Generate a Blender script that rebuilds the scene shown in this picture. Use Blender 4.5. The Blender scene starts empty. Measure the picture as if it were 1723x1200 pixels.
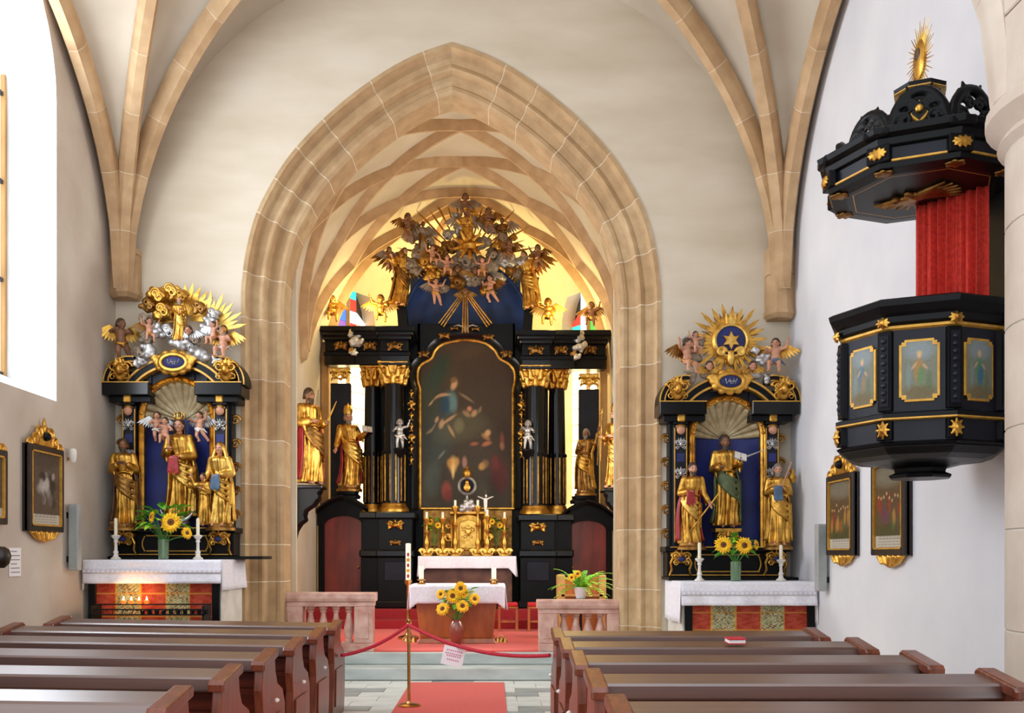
import bpy, bmesh, math, random
import numpy as np
from mathutils import Vector, Matrix, noise as mnoise
random.seed(7)
PI = math.pi
scene = bpy.context.scene
COL = scene.collection
# ---------------------------------------------------------------- camera
F = 1630.0; CX = 828.0; CY = 933.0; EYE = 1.5
cam_d = bpy.data.cameras.new('camera'); cam = bpy.data.objects.new('camera', cam_d); COL.objects.link(cam)
cam_d.sensor_width = 36.0; cam_d.sensor_fit = 'HORIZONTAL'; cam_d.lens = 36.0 * F / 1723.0
cam_d.shift_x = (861.5 - CX) / 1723.0; cam_d.shift_y = (CY - 600.0) / 1723.0
cam_d.clip_start = 0.1; cam_d.clip_end = 200
cam.location = (0, 0, EYE); cam.rotation_euler = (PI / 2, 0, 0)
scene.camera = cam
# ---------------------------------------------------------------- light
w = bpy.data.worlds.new('world'); scene.world = w; w.use_nodes = True
bgn = w.node_tree.nodes['Background']
bgn.inputs['Color'].default_value = (0.90, 0.95, 1.0, 1); bgn.inputs['Strength'].default_value = 1.35
scene.view_settings.view_transform = 'Standard'; scene.view_settings.look = 'None'
scene.view_settings.gamma = 1.0; scene.view_settings.use_curve_mapping = False
scene.view_settings.exposure = 0.6
def area(name, loc, rot, sx, sy, power, color):
    l = bpy.data.lights.new(name, 'AREA'); l.shape = 'RECTANGLE'; l.size = sx; l.size_y = sy
    l.energy = power; l.color = color
    o = bpy.data.objects.new(name, l); COL.objects.link(o); o.location = loc; o.rotation_euler = rot
    return o
# daylight of the tall nave window in the left wall
area('window_daylight', (-4.92, 8.4, 5.0), (0, -PI / 2, 0), 3.6, 2.9, 165, (0.86, 0.93, 1.0))
# warm lamp behind the high altar; unseen side lights added to spread its glow
for lx, ly, lz, le in ((-0.47, 18.5, 5.9, 150), (-2.15, 17.0, 5.8, 22), (1.2, 17.0, 5.8, 22), (-2.0, 16.15, 5.62, 16), (1.08, 16.15, 5.55, 16)):
    pl = bpy.data.lights.new('apse_warm_light', 'POINT'); pl.energy = le; pl.color = (1.0, 0.74, 0.30); pl.shadow_soft_size = 0.15
    po = bpy.data.objects.new('apse_warm_light', pl); COL.objects.link(po); po.location = (lx, ly, lz)

def PX(px, d): return (px - CX) * d / F
def PZ(py, d): return EYE + (CY - py) * d / F
def at(px, py, d): return Vector((PX(px, d), d, PZ(py, d)))
# ---------------------------------------------------------------- materials
def lin(c):
    if isinstance(c, str):
        c = tuple(int(c[i:i + 2], 16) / 255 for i in (0, 2, 4))
    return tuple((x / 12.92 if x <= .04045 else ((x + .055) / 1.055) ** 2.4) for x in c)
M = {}
def mat(name, c1, c2=None, rough=.6, metal=0., scale=8., bump=0., bscale=None, detail=4., lo=.35, hi=.65, stretch=None, spec=.5, trans=0., emit=0., coat=0., coords='Object', sheen=0., alpha=1.):
    m = bpy.data.materials.new(name); m.use_nodes = True; nt = m.node_tree; N = nt.nodes; L = nt.links
    b = N['Principled BSDF']
    b.inputs['Roughness'].default_value = rough; b.inputs['Metallic'].default_value = metal
    b.inputs['Specular IOR Level'].default_value = spec; b.inputs['Transmission Weight'].default_value = trans
    b.inputs['Coat Weight'].default_value = coat; b.inputs['Sheen Weight'].default_value = sheen
    b.inputs['Alpha'].default_value = alpha
    b.inputs['Coat Roughness'].default_value = .28
    a = lin(c1) + (1,)
    b.inputs['Base Color'].default_value = a
    if emit:
        b.inputs['Emission Color'].default_value = a; b.inputs['Emission Strength'].default_value = emit
    if c2 or bump:
        tc = N.new('ShaderNodeTexCoord'); mp = N.new('ShaderNodeMapping'); L.new(tc.outputs[coords], mp.inputs[0])
        if stretch: mp.inputs['Scale'].default_value = stretch
        nz = N.new('ShaderNodeTexNoise'); nz.inputs['Scale'].default_value = scale; nz.inputs['Detail'].default_value = detail
        L.new(mp.outputs[0], nz.inputs['Vector'])
        if c2:
            r = N.new('ShaderNodeValToRGB'); r.color_ramp.elements[0].position = lo; r.color_ramp.elements[1].position = hi
            r.color_ramp.elements[0].color = a; r.color_ramp.elements[1].color = lin(c2) + (1,)
            L.new(nz.outputs['Fac'], r.inputs[0]); L.new(r.outputs[0], b.inputs['Base Color'])
            if emit: L.new(r.outputs[0], b.inputs['Emission Color'])
        if bump:
            n2 = nz
            if bscale:
                n2 = N.new('ShaderNodeTexNoise'); n2.inputs['Scale'].default_value = bscale; n2.inputs['Detail'].default_value = 3
                L.new(mp.outputs[0], n2.inputs['Vector'])
            bp = N.new('ShaderNodeBump'); bp.inputs['Strength'].default_value = bump; bp.inputs['Distance'].default_value = .02
            L.new(n2.outputs['Fac'], bp.inputs['Height']); L.new(bp.outputs[0], b.inputs['Normal'])
    M[name] = m; return m
mat('plaster', 'd7cbb8', 'c4b69d', .9, scale=1.6, stretch=(.5, 1, 1.6), bump=.12, bscale=9, detail=6, lo=.3, hi=.75)
mat('plaster_left', 'd0c6ba', 'bcae9f', .9, scale=1.6, bump=.12, bscale=9, detail=7, lo=.3, hi=.75)
mat('plaster_right', 'e2e2e6', 'd6d7dd', .9, scale=1.4, bump=.1, bscale=9, detail=6, lo=.3, hi=.75)
mat('reveal_white', 'eceef0', 'dfe3e6', .9, scale=3, bump=.08, bscale=10)
mat('vault_plaster', 'cdc2b0', 'bdb09b', .9, scale=1.1, detail=5)
mat('chancel_plaster', 'd8cdb8', 'cabd9f', .9, scale=1.2, detail=5)
mat('stone', 'bd9d74', 'a2835d', .85, scale=5, bump=.25, bscale=40, detail=8, lo=.3, hi=.75)
mat('stone_b', 'c4a982', 'ab8d66', .85, scale=6, bump=.25, bscale=40, detail=8, lo=.3, hi=.75)
mat('stone_c', 'b99a72', 'a1835f', .85, scale=6, bump=.25, bscale=40, detail=8, lo=.3, hi=.75)
mat('rib_stone', 'c4a27a', 'ae8d67', .85, scale=4, bump=.1, bscale=30)
mat('rib_stone_b', 'cbab84', 'b6966f', .85, scale=4, bump=.1, bscale=30)
mat('mortar', 'e2d4ba', None, .9)
mat('pillar_stone', 'd0c3b5', 'c4b4a4', .85, scale=3, bump=.1, bscale=30)
mat('floor_light', 'dfe2dc', 'cfd3ce', .35, scale=4)
mat('floor_grey', 'a3a9a6', '8f9693', .35, scale=4)
mat('step_stone', 'c4cac4', 'aab3ae', .45, scale=7, stretch=(.3, 1, 1))
mat('carpet', 'd8442f', 'c63626', .95, scale=60, bump=.2, sheen=.2)
mat('carpet_dark', 'a02026', '8a171e', .95, scale=60, bump=.2)
mat('wood', '6e2c18', '4a1c0d', .3, scale=5, stretch=(.25, 6, 6), bump=.04, detail=6, coat=.25)
mat('wood_ledge', '5c3322', '402014', .36, scale=5, stretch=(.2, 7, 5), detail=6, coat=1., spec=.8)
mat('wood_end', '7c3f29', '572818', .32, scale=6, stretch=(5, 5, .3), detail=6, coat=.25)
mat('wood_altar', 'b8692a', '8a4819', .35, scale=3, stretch=(2, 2, .6), detail=6, coat=.3)
mat('wood_light', 'c89a55', 'a97a3c', .5, scale=4, stretch=(1, 5, .4))
mat('cushion', 'c41f22', 'a81519', .85, scale=20)
mat('black', '0d0e11', '08090b', .38, scale=5, spec=.16)
mat('black_gloss', '0c0e12', '07080a', .2, scale=4, spec=.3)
mat('blue_black', '1b1d28', '12131c', .4, scale=4, spec=.22)
mat('iron', '1b1a1c', None, .5, .6)
mat('door_red', '8c3026', '641c17', .4, scale=3, stretch=(2, 2, .5), detail=6, coat=.2)
mat('dome_blue', '1c3f7a', '12284f', .6, scale=2)
mat('blue', '18256c', '101950', .6, scale=3)
mat('gold', 'dba94e', '8f5f26', .42, 1., scale=11, lo=.42, hi=.74, bump=.1, bscale=35)
mat('gold_bright', 'e9bf63', 'b07c32', .4, 1., scale=13, lo=.42, hi=.74, bump=.1, bscale=40)
mat('gold_dark', 'ad8144', '75522a', .5, 1., scale=12, bump=.1, bscale=35)
mat('gold_paint', 'd3a241', 'b98632', .45, .35, scale=14)
mat('silver', 'c8c6c4', '93908e', .4, .75, scale=9, bump=.1, bscale=30)
mat('cloud_grey', 'a08f7a', '6f604f', .55, .2, scale=7, bump=.1, bscale=25)
mat('flesh', 'cd977a', 'b47c60', .5, scale=9)
mat('flesh_dark', '8f6244', '6f4830', .5, scale=9)
mat('hair', '4a3220', '35220f', .6, scale=20)
mat('hair_grey', '8b8276', '6c6459', .6, scale=20)
mat('eye', '1c1512', None, .3)
mat('red_paint', 'a8262a', '861a20', .45, scale=10)
mat('blue_paint', '51708c', '3b5672', .45, scale=10)
mat('green_paint', '58663f', '454f30', .5, scale=10)
mat('white_paint', 'e8e4dc', 'd8d2c8', .5, scale=8)
mat('brown_paint', '5d4030', '452d20', .5, scale=8)
mat('cloth', 'eeecf2', 'e2e0ea', .85, scale=30, bump=.05)
mat('cloth_lace', 'dcd9e2', 'c9c5d0', .9, scale=120, bump=.2)
mat('linen_white', 'f2f2f4', None, .85)
mat('white_stone', 'dcd8d0', 'cbc5ba', .8, scale=5)
mat('marble_pink', 'd8b3a4', 'b3806f', .35, scale=7, detail=9, lo=.35, hi=.7, bump=.03)
mat('curtain', 'd63a2a', 'bb2a1e', .8, scale=40, bump=.1, bscale=160)
mat('rope', 'c2243a', 'a81b30', .75, scale=60, bump=.3)
mat('brass', 'd0a468', 'b98a4c', .25, 1., scale=10)
mat('candle', 'f3ead2', None, .5)
mat('flame', 'ffd27a', None, .5, emit=14)
mat('glass_red', 'e0702a', None, .2, emit=.8)
mat('petal', 'ffd21c', 'f5b40a', .55, scale=25)
mat('seed_disc', '8a4a12', '5d2f0c', .8, scale=60, bump=.3)
mat('leaf', '6ab83a', '4a9a2a', .5, scale=14)
mat('leaf_lime', 'a8d438', '84bd2a', .5, scale=14)
mat('stem', '4d8a35', None, .5)
mat('vase_glass', 'b9d9b4', None, .08, trans=.8, spec=.6)
mat('vase_clay', '8a4a3a', '6a3026', .25, scale=6, coat=.6)
mat('pot_white', 'e6e6e6', None, .3)
mat('paper', 'f4f2f4', None, .8)
mat('ink_pink', 'd98aa8', None, .8)
mat('ink_grey', '8b8b98', None, .8)
mat('speaker_grey', 'a9a9a8', '9c9c9b', .6, scale=40)
mat('book_red', 'c02430', None, .5)
mat('shell', 'c9b894', 'a8946c', .5, .3, scale=10)
mat('window_lead', '3a3a40', None, .5, .4)
mat('frame_wood', '2c1d14', '1d120b', .4, scale=10)
mat('wire', '3a3a3a', None, .5)
mat('day_glass', 'eaf2ff', 'dfeaff', .3, emit=1.4, scale=3)
mat('day_glass_warm', 'fff0c8', 'ffe6a8', .3, emit=2.6, scale=3)
for nm, c in (('red', 'd0302a'), ('blue', '2b62c8'), ('teal', '2fb8b0'), ('amber', 'f0a830'), ('green', '3f9440'), ('violet', '6a4a9a')):
    mat('stained_' + nm, c, None, .3, emit=1.1)
def vcol_mat(name, rough=.5, coat=0.):
    m = bpy.data.materials.new(name); m.use_nodes = True; N = m.node_tree.nodes; L = m.node_tree.links
    b = N['Principled BSDF']; a = N.new('ShaderNodeAttribute'); a.attribute_name = 'Col'
    L.new(a.outputs['Color'], b.inputs['Base Color']); b.inputs['Roughness'].default_value = rough; b.inputs['Coat Weight'].default_value = coat; b.inputs['Specular IOR Level'].default_value = .2
    M[name] = m; return m
lb = M['wood_ledge'].node_tree.nodes['Principled BSDF']; lb.inputs['Coat IOR'].default_value = 1.9; lb.inputs['Coat Roughness'].default_value = .35
vcol_mat('painting', .5); vcol_mat('painted_panel', .55)
# ---------------------------------------------------------------- mesh builder
ORG = {}
class MB:
    def __init__(s): s.v = []; s.f = []; s.mi = []
    def add(s, vs, fs, xf=None):
        o = len(s.v)
        if xf is not None: vs = [xf @ Vector(p) for p in vs]
        s.v.extend([tuple(p) for p in vs]); s.f.extend([tuple(i + o for i in q) for q in fs]); return s
    def box(s, x0, x1, y0, y1, z0, z1, xf=None):
        vs = [(x, y, z) for z in (z0, z1) for y in (y0, y1) for x in (x0, x1)]
        return s.add(vs, [(0, 2, 3, 1), (4, 5, 7, 6), (0, 1, 5, 4), (2, 6, 7, 3), (0, 4, 6, 2), (1, 3, 7, 5)], xf)
    def prism_xz(s, poly, y0, y1, xf=None):
        n = len(poly); vs = [(x, y0, z) for x, z in poly] + [(x, y1, z) for x, z in poly]
        fs = [tuple(range(n)), tuple(range(2 * n - 1, n - 1, -1))] + [(i, i + n, (i + 1) % n + n, (i + 1) % n) for i in range(n)]
        return s.add(vs, fs, xf)
    def prism_xy(s, poly, z0, z1, xf=None):
        n = len(poly); vs = [(x, y, z0) for x, y in poly] + [(x, y, z1) for x, y in poly]
        fs = [tuple(range(n - 1, -1, -1)), tuple(range(n, 2 * n))] + [(i, (i + 1) % n, (i + 1) % n + n, i + n) for i in range(n)]
        return s.add(vs, fs, xf)
    def prism_yz(s, poly, x0, x1, xf=None):
        n = len(poly); vs = [(x0, y, z) for y, z in poly] + [(x1, y, z) for y, z in poly]
        fs = [tuple(range(n)), tuple(range(2 * n - 1, n - 1, -1))] + [(i, i + n, (i + 1) % n + n, (i + 1) % n) for i in range(n)]
        return s.add(vs, fs, xf)
    def lathe(s, prof, c=(0, 0, 0), seg=20, xf=None, sx=1., sy=1., rot=0., a0=0., a1=2 * PI, caps=True):
        full = abs(a1 - a0 - 2 * PI) < 1e-4; n = seg if full else seg + 1; vs = []
        for r, z in prof:
            for i in range(n):
                a = rot + a0 + (a1 - a0) * i / seg
                vs.append((c[0] + r * sx * math.cos(a), c[1] + r * sy * math.sin(a), c[2] + z))
        fs = []
        for j in range(len(prof) - 1):
            for i in range(seg):
                k = (i + 1) % n
                fs.append((j * n + i, j * n + k, (j + 1) * n + k, (j + 1) * n + i))
        if full and caps:
            if prof[0][0] > 1e-5: fs.append(tuple(range(n - 1, -1, -1)))
            if prof[-1][0] > 1e-5: fs.append(tuple((len(prof) - 1) * n + i for i in range(n)))
        return s.add(vs, fs, xf)
    def ell(s, c, r, seg=12, rings=8, xf=None, R=None):
        if not hasattr(r, '__len__'): r = (r, r, r)
        vs = []; R = R or Matrix.Identity(3); c = Vector(c)
        vs.append(c + R @ Vector((0, 0, -r[2])))
        for j in range(1, rings):
            t = -PI / 2 + PI * j / rings
            for i in range(seg):
                a = 2 * PI * i / seg
                vs.append(c + R @ Vector((r[0] * math.cos(t) * math.cos(a), r[1] * math.cos(t) * math.sin(a), r[2] * math.sin(t))))
        vs.append(c + R @ Vector((0, 0, r[2]))); n = len(vs) - 1
        fs = [(0, 1 + (i + 1) % seg, 1 + i) for i in range(seg)]
        for j in range(rings - 2):
            for i in range(seg):
                a = 1 + j * seg + i; b = 1 + j * seg + (i + 1) % seg
                fs.append((a, b, b + seg, a + seg))
        o = 1 + (rings - 2) * seg
        fs += [(o + i, o + (i + 1) % seg, n) for i in range(seg)]
        return s.add(vs, fs, xf)
    def tube(s, pts, r, seg=8, xf=None, closed=False, flat=1.):
        pts = [Vector(p) for p in pts]; n = len(pts); rr = r if hasattr(r, '__len__') else [r] * n; vs = []
        up = None
        for i, p in enumerate(pts):
            if closed: t = pts[(i + 1) % n] - pts[i - 1]
            else: t = pts[min(i + 1, n - 1)] - pts[max(i - 1, 0)]
            t.normalize()
            if up is None:
                up = Vector((0, 0, 1)) if abs(t.z) < .9 else Vector((0, 1, 0))
            sd = t.cross(up); sd.normalize(); up = sd.cross(t); up.normalize()
            for k in range(seg):
                a = 2 * PI * k / seg
                vs.append(p + sd * math.cos(a) * rr[i] + up * math.sin(a) * rr[i] * flat)
        fs = []
        for i in range(n if closed else n - 1):
            j = (i + 1) % n
            for k in range(seg):
                fs.append((i * seg + k, i * seg + (k + 1) % seg, j * seg + (k + 1) % seg, j * seg + k))
        if not closed:
            fs.append(tuple(range(seg - 1, -1, -1))); fs.append(tuple((n - 1) * seg + k for k in range(seg)))
        return s.add(vs, fs, xf)
    def cap(s, p0, p1, r0, r1=None, seg=10, xf=None):
        r1 = r0 if r1 is None else r1; p0 = Vector(p0); p1 = Vector(p1); d = (p1 - p0)
        if d.length < 1e-6: return s.ell(p0, r0, xf=xf)
        u = d.normalized()
        pts = [p0 - u * r0 * .98, p0 - u * r0 * .7, p0, p1, p1 + u * r1 * .7, p1 + u * r1 * .98]
        return s.tube(pts, [r0 * .15, r0 * .71, r0, r1, r1 * .71, r1 * .15], seg, xf)
    def grid(s, fn, nu, nv, xf=None, flip=False):
        vs = [fn(i / nu, j / nv) for j in range(nv + 1) for i in range(nu + 1)]; n = nu + 1
        fs = [(j * n + i, j * n + i + 1, (j + 1) * n + i + 1, (j + 1) * n + i) for j in range(nv) for i in range(nu)]
        if flip: fs = [q[::-1] for q in fs]
        return s.add(vs, fs, xf)
    def ring(s, prof, path, closed=False, normals=None):
        """prof (u,v) points swept along frames path=[(P,U,V)]"""
        n = len(prof); vs = []
        for P, U, V in path:
            for u, v in prof: vs.append(Vector(P) + Vector(U) * u + Vector(V) * v)
        fs = []; m = len(path)
        for i in range(m if closed else m - 1):
            j = (i + 1) % m
            for k in range(n):
                fs.append((i * n + k, i * n + (k + 1) % n, j * n + (k + 1) % n, j * n + k))
        if not closed:
            fs.append(tuple(range(n - 1, -1, -1))); fs.append(tuple((m - 1) * n + k for k in range(n)))
        return s.add(vs, fs)
    def mesh(s, name, org=(0, 0, 0), smooth=False, ang=40):
        me = bpy.data.meshes.new(name); o = org
        me.from_pydata([(p[0] - o[0], p[1] - o[1], p[2] - o[2]) for p in s.v], [], s.f)
        bm = bmesh.new(); bm.from_mesh(me); bmesh.ops.recalc_face_normals(bm, faces=bm.faces); bm.to_mesh(me); bm.free()
        if smooth:
            me.polygons.foreach_set('use_smooth', [True] * len(me.polygons))
            if ang < 180: me.set_sharp_from_angle(angle=math.radians(ang))
        return me
    def build(s, name, m, parent=None, smooth=False, ang=40, bevel=0., remesh=0., sm=4, seg=1):
        org = ORG.get(parent.name, (0, 0, 0)) if parent else (0, 0, 0)
        me = s.mesh(name, org, smooth, ang); o = bpy.data.objects.new(name, me); COL.objects.link(o)
        me.materials.append(M[m] if isinstance(m, str) else m)
        if parent: o.parent = parent; ORG[o.name] = org
        if bevel:
            b = o.modifiers.new('bevel', 'BEVEL'); b.width = bevel; b.segments = seg; b.limit_method = 'ANGLE'; b.angle_limit = math.radians(50)
        if remesh:
            r = o.modifiers.new('remesh', 'REMESH'); r.mode = 'VOXEL'; r.voxel_size = remesh; r.use_smooth_shade = True
            if sm:
                k = o.modifiers.new('smooth', 'SMOOTH'); k.factor = .5; k.iterations = sm
        return o
def tag(o, label=None, cat=None, group=None, kind=None):
    if label: o['label'] = label
    if cat: o['category'] = cat
    if group: o['group'] = group
    if kind: o['kind'] = kind
    return o
def thing(name, label, cat, loc=(0, 0, 0), group=None, kind=None, local=False):
    o = bpy.data.objects.new(name, None); COL.objects.link(o); o.empty_display_size = .1
    o.location = loc; ORG[o.name] = (0, 0, 0) if local else tuple(loc)
    return tag(o, label, cat, group, kind)
def dup(root, loc=None, rotz=None, label=None, group=None, parent=None):
    r = root.copy(); COL.objects.link(r)
    if parent is not None: r.parent = parent
    if loc is not None: r.location = loc
    if rotz is not None: r.rotation_euler = (0, 0, rotz)
    if label: r['label'] = label
    if group: r['group'] = group
    ORG[r.name] = ORG.get(root.name, (0, 0, 0))
    for ch in list(root.children):
        dup(ch, parent=r)
    return r
def struct(mb, name, m, label=None, parent=None, cat=None, **k):
    o = mb.build(name, m, parent, **k)
    if parent is None: tag(o, label, cat, kind='structure')
    return o
def rotz(a, c=(0, 0, 0)): return Matrix.Translation(Vector(c)) @ Matrix.Rotation(a, 4, 'Z') @ Matrix.Translation(-Vector(c))
def R3(axis, a): return Matrix.Rotation(a, 3, axis)
def catmull(pts, n):
    pts = [Vector(p) for p in pts]; P = [pts[0] * 2 - pts[1]] + pts + [pts[-1] * 2 - pts[-2]]; out = []
    for i in range(1, len(P) - 2):
        for k in range(n):
            t = k / n; a, b, c, d = P[i - 1], P[i], P[i + 1], P[i + 2]
            out.append(.5 * ((2 * b) + (c - a) * t + (2 * a - 5 * b + 4 * c - d) * t * t + (3 * b - a - 3 * c + d) * t ** 3))
    out.append(pts[-1]); return out
# ================================================================= STRUCTURE
AX = -0.465                                   # nave axis
WL = -4.47; WR = 3.54                         # nave side walls
YA = 11.5                                     # arch wall face
ZB = 6.9                                      # (unused top ref)
# ---- floor
b = MB(); b.box(-4.9, 4.0, 1.5, 12.4, -.12, -.012); struct(b, 'floor', 'mortar', 'pale stone nave floor under the pews', cat='floor'); FLOOR = bpy.data.objects['floor']; ORG['floor'] = (0, 0, 0)
tm = {}
for k, mm in (('a', 'floor_light'), ('b', 'floor_grey')):
    t_ = MB(); t_.box(-.235, .235, -.155, .155, -.02, 0); me = t_.mesh('tile_' + k); me.materials.append(M[mm]); tm[k] = me
j = 0
for r in range(13):
    for c in range(-4, 5):
        y = 7.5 + .32 * r; x = AX + c * .48 + (.24 if r % 2 else 0)
        if abs(x - AX) < 1.7:
            o = bpy.data.objects.new('floor_tile', tm['b' if (r * 3 + c * 5) % 4 == 0 else 'a']); COL.objects.link(o); o.parent = FLOOR; o.location = (x, y, 0)
# ---- side walls with windows
def wall_win(name, m, label, A, B, z0, z1, u0, u1, zb, zs, za, t, n_out, reveal=None, winname=None, n=20):
    """wall from A to B (2D), pointed opening between distances u0..u1, reveal depth t along n_out"""
    A = Vector(A); B = Vector(B); L = (B - A).length; d = (B - A) / L; no = Vector(n_out).normalized()
    def P(u, z, o=0.): q = A + d * u + no * o; return (q.x, q.y, z)
    hw = (u1 - u0) / 2; um = (u0 + u1) / 2; rise = za - zs; Rr = (hw * hw + rise * rise) / (2 * hw)
    def top(u):
        e = hw - abs(u - um); return zs + math.sqrt(max(Rr * Rr - (Rr - e) ** 2, 0))
    us = [u0 + (u1 - u0) * (.5 - .5 * math.cos(PI * i / n)) for i in range(n + 1)]
    b = MB()
    for a, c in ((0, u0), (u1, L)):
        if c - a > .01: b.add([P(a, z0), P(c, z0), P(c, z1), P(a, z1)], [(0, 1, 2, 3)])
    b.add([P(u0, z0), P(u1, z0), P(u1, zb), P(u0, zb)], [(0, 1, 2, 3)])
    for i in range(n):
        a, c = us[i], us[i + 1]
        b.add([P(a, top(a)), P(c, top(c)), P(c, z1), P(a, z1)], [(0, 1, 2, 3)])
    w_ = struct(b, name, m, label, cat='wall'); ORG[w_.name] = (0, 0, 0)
    loop = [(u0, zb)] + [(u, top(u)) for u in us] + [(u1, zb)]
    loop = [(u0, zb)] + [(u0, zb + (zs - zb) * i / 6) for i in range(1, 6)] + [(u, top(u)) for u in us] + [(u1, zs - (zs - zb) * i / 6) for i in range(1, 6)] + [(u1, zb)]
    r = MB(); m_ = len(loop)
    vs = [P(u, z, 0) for u, z in loop] + [P(u, z, t) for u, z in loop]
    r.add(vs, [(i, i + 1, i + 1 + m_, i + m_) for i in range(m_ - 1)])
    sl = .28 if reveal == 'reveal_white' else 0
    r.add([P(u0, zb - 0), P(u1, zb - 0), P(u1, zb + sl, t), P(u0, zb + sl, t)], [(0, 1, 2, 3)])
    r.build('window_reveal', reveal or m, w_)
    return P, top, us, w_
Pl, topl, usl, _w = wall_win('wall_left', 'plaster_left', 'greyish plaster left nave wall with a tall window', (WL, 1.5), (WL, YA + .4), 0, 10.2, 5.3, 8.44, 3.07, 6.15, 7.5, .56, (-1, 0), 'reveal_white')
# nave window (glass with lead bars)
wn = thing('window_1', 'tall pointed nave window in the left wall', 'window', (WL - .46, 8.4, 3.3), kind='structure')
b = MB(); n = len(usl)
for i in range(n - 1): b.add([Pl(usl[i], 3.07, .55), Pl(usl[i + 1], 3.07, .55), Pl(usl[i + 1], topl(usl[i + 1]), .55), Pl(usl[i], topl(usl[i]), .55)], [(0, 1, 2, 3)])
b.build('glazing', 'day_glass', wn)
b = MB()
for u in (5.32, 6.87, 8.42): b.box(WL - .55, WL - .505, 1.5 + u - .035, 1.5 + u + .035, 3.2, 6.4 if u != 6.87 else 7.4)
b.build('mullion', 'wood_light', wn)
for z in (3.34, 4.3, 5.3, 6.2):
    b = MB(); b.box(WL - .545, WL - .52, 6.82, 9.92, z - .02, z + .02); b.build('bar', 'window_lead', wn)
b = MB(); b.add([(WR, 1.5, 0), (WR, YA + .4, 0), (WR, YA + .4, 10.2), (WR, 1.5, 10.2)], [(0, 1, 2, 3)])
struct(b, 'wall_right', 'plaster_right', 'white plaster right nave wall behind the pulpit', cat='wall')
# ---- arch wall
hp = [(351, 1120), (351, 800), (351, 520), (349, 470), (342, 420), (327, 364), (305, 318), (275, 270), (240, 229), (200, 190), (155, 153), (105, 119), (55, 93), (0, 74)]
ACX = PX(759, YA)
half = [Vector((h_ * YA / F, PZ(y, YA))) for h_, y in hp]; half[0].y = 0
half = catmull([Vector((a.x, a.y, 0)) for a in half], 6); half = [Vector((a.x, a.y)) for a in half]
full = [Vector((ACX - a.x, a.y)) for a in half] + [Vector((ACX + a.x, a.y)) for a in half[::-1][1:]]
# resample by arc length
def resample(pts, step):
    out = [pts[0]]; acc = 0.
    for a, c in zip(pts, pts[1:]):
        L = (c - a).length; t = step - acc
        while t <= L: out.append(a + (c - a) * (t / L)); t += step
        acc = (acc + L) % step
    return out
ip = len(half) - 1
LH = resample(full[:ip + 1], .09)
if (LH[-1] - full[ip]).length < .05: LH.pop()
LH.append(full[ip])
LR = [Vector((2 * ACX - p.x, p.y)) for p in LH]
b = MB(); ztop = 10.2
for side, arr in ((-1, LH), (1, LR)):
    xo = WL if side < 0 else WR
    for p, q in zip(arr, arr[1:]):
        if q.y <= half[12].y + 0.001 and abs(p.x - q.x) < .3 and p.y < 4.7:
            b.add([(xo, YA, p.y), (p.x, YA, p.y), (q.x, YA, q.y), (xo, YA, q.y)], [(0, 1, 2, 3)]); ylast = q.y; xl = q.x
    # above
    top_pts = [p for p in arr if p.y >= ylast - 1e-6]
    b.add([(xo, YA, ylast), (xl, YA, ylast), (xl, YA, ztop), (xo, YA, ztop)], [(0, 1, 2, 3)])
    for p, q in zip(top_pts, top_pts[1:]):
        b.add([(p.x, YA, p.y), (q.x, YA, q.y), (q.x, YA, ztop), (p.x, YA, ztop)], [(0, 1, 2, 3)])
struct(b, 'wall_front', 'plaster', 'pale plaster wall around the pointed chancel arch', cat='wall')
# moulded arch: profile (inward offset, depth)
prof = [(-.015, -.015), (.035, -.015), (.045, .03), (.06, .085), (.095, .13), (.15, .15), (.17, .135), (.205, .125), (.225, .14), (.232, .2), (.25, .25), (.285, .285), (.33, .295), (.35, .28), (.39, .275), (.43, .30), (.43, .74), (-.015, .74)]
def frames(arr, side):
    out = []
    for i, p in enumerate(arr):
        t = (arr[min(i + 1, len(arr) - 1)] - arr[max(i - 1, 0)]).normalized()
        nrm = Vector((t.y, -t.x)) if side < 0 else Vector((-t.y, t.x))
        if i == len(arr) - 1: nrm = Vector((0, -1.0 / abs((arr[-1] - arr[-3]).normalized().x)))
        out.append((Vector((p.x, YA, p.y)), Vector((nrm.x, 0, nrm.y)), Vector((0, 1, 0))))
    return out
tA = (LH[-1] - LH[-3]).normalized(); cA = abs(tA.x)
def clampx(m_, side, du=0.):
    n_ = len(prof)
    for i, p in enumerate(m_.v):
        if (p[0] > ACX - 1e-4 if side < 0 else p[0] < ACX + 1e-4): m_.v[i] = (ACX, p[1], LH[-1].y - (prof[i % n_][0] + du) / cA)
tr = thing('trim_1', 'moulded sandstone arch framing the chancel', 'arch', (ACX, YA, 0), kind='structure')
random.seed(3)
for side, arr in ((-1, LH), (1, LR)):
    fr = frames(arr, side)
    mo = MB(); mo.ring([(u - .004, v + .004) if k not in (0, 17) else (u, v + .004) for k, (u, v) in enumerate(prof)], fr); clampx(mo, side, -.004); mo.build('mortar_core', 'mortar', tr)
    i = 0
    while i < len(fr) - 1:
        k = min(i + random.choice((5, 6, 7, 8)), len(fr) - 1)
        if len(fr) - 1 - k < 3: k = len(fr) - 1
        seg = fr[i:k + 1]
        P0, U0, V0 = seg[0]; P1, U1, V1 = seg[-1]
        g = .006
        d0 = (seg[1][0] - P0).normalized(); d1 = (P1 - seg[-2][0]).normalized()
        seg = [(P0 + d0 * g, U0, V0)] + seg[1:-1] + [(P1 - d1 * (g if k < len(fr) - 1 else 0), U1, V1)]
        v = MB(); v.ring(prof, seg); clampx(v, side); v.build('voussoir', random.choice(('stone', 'stone_b', 'stone_c', 'stone')), tr, smooth=True, ang=25)
        i = k
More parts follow.
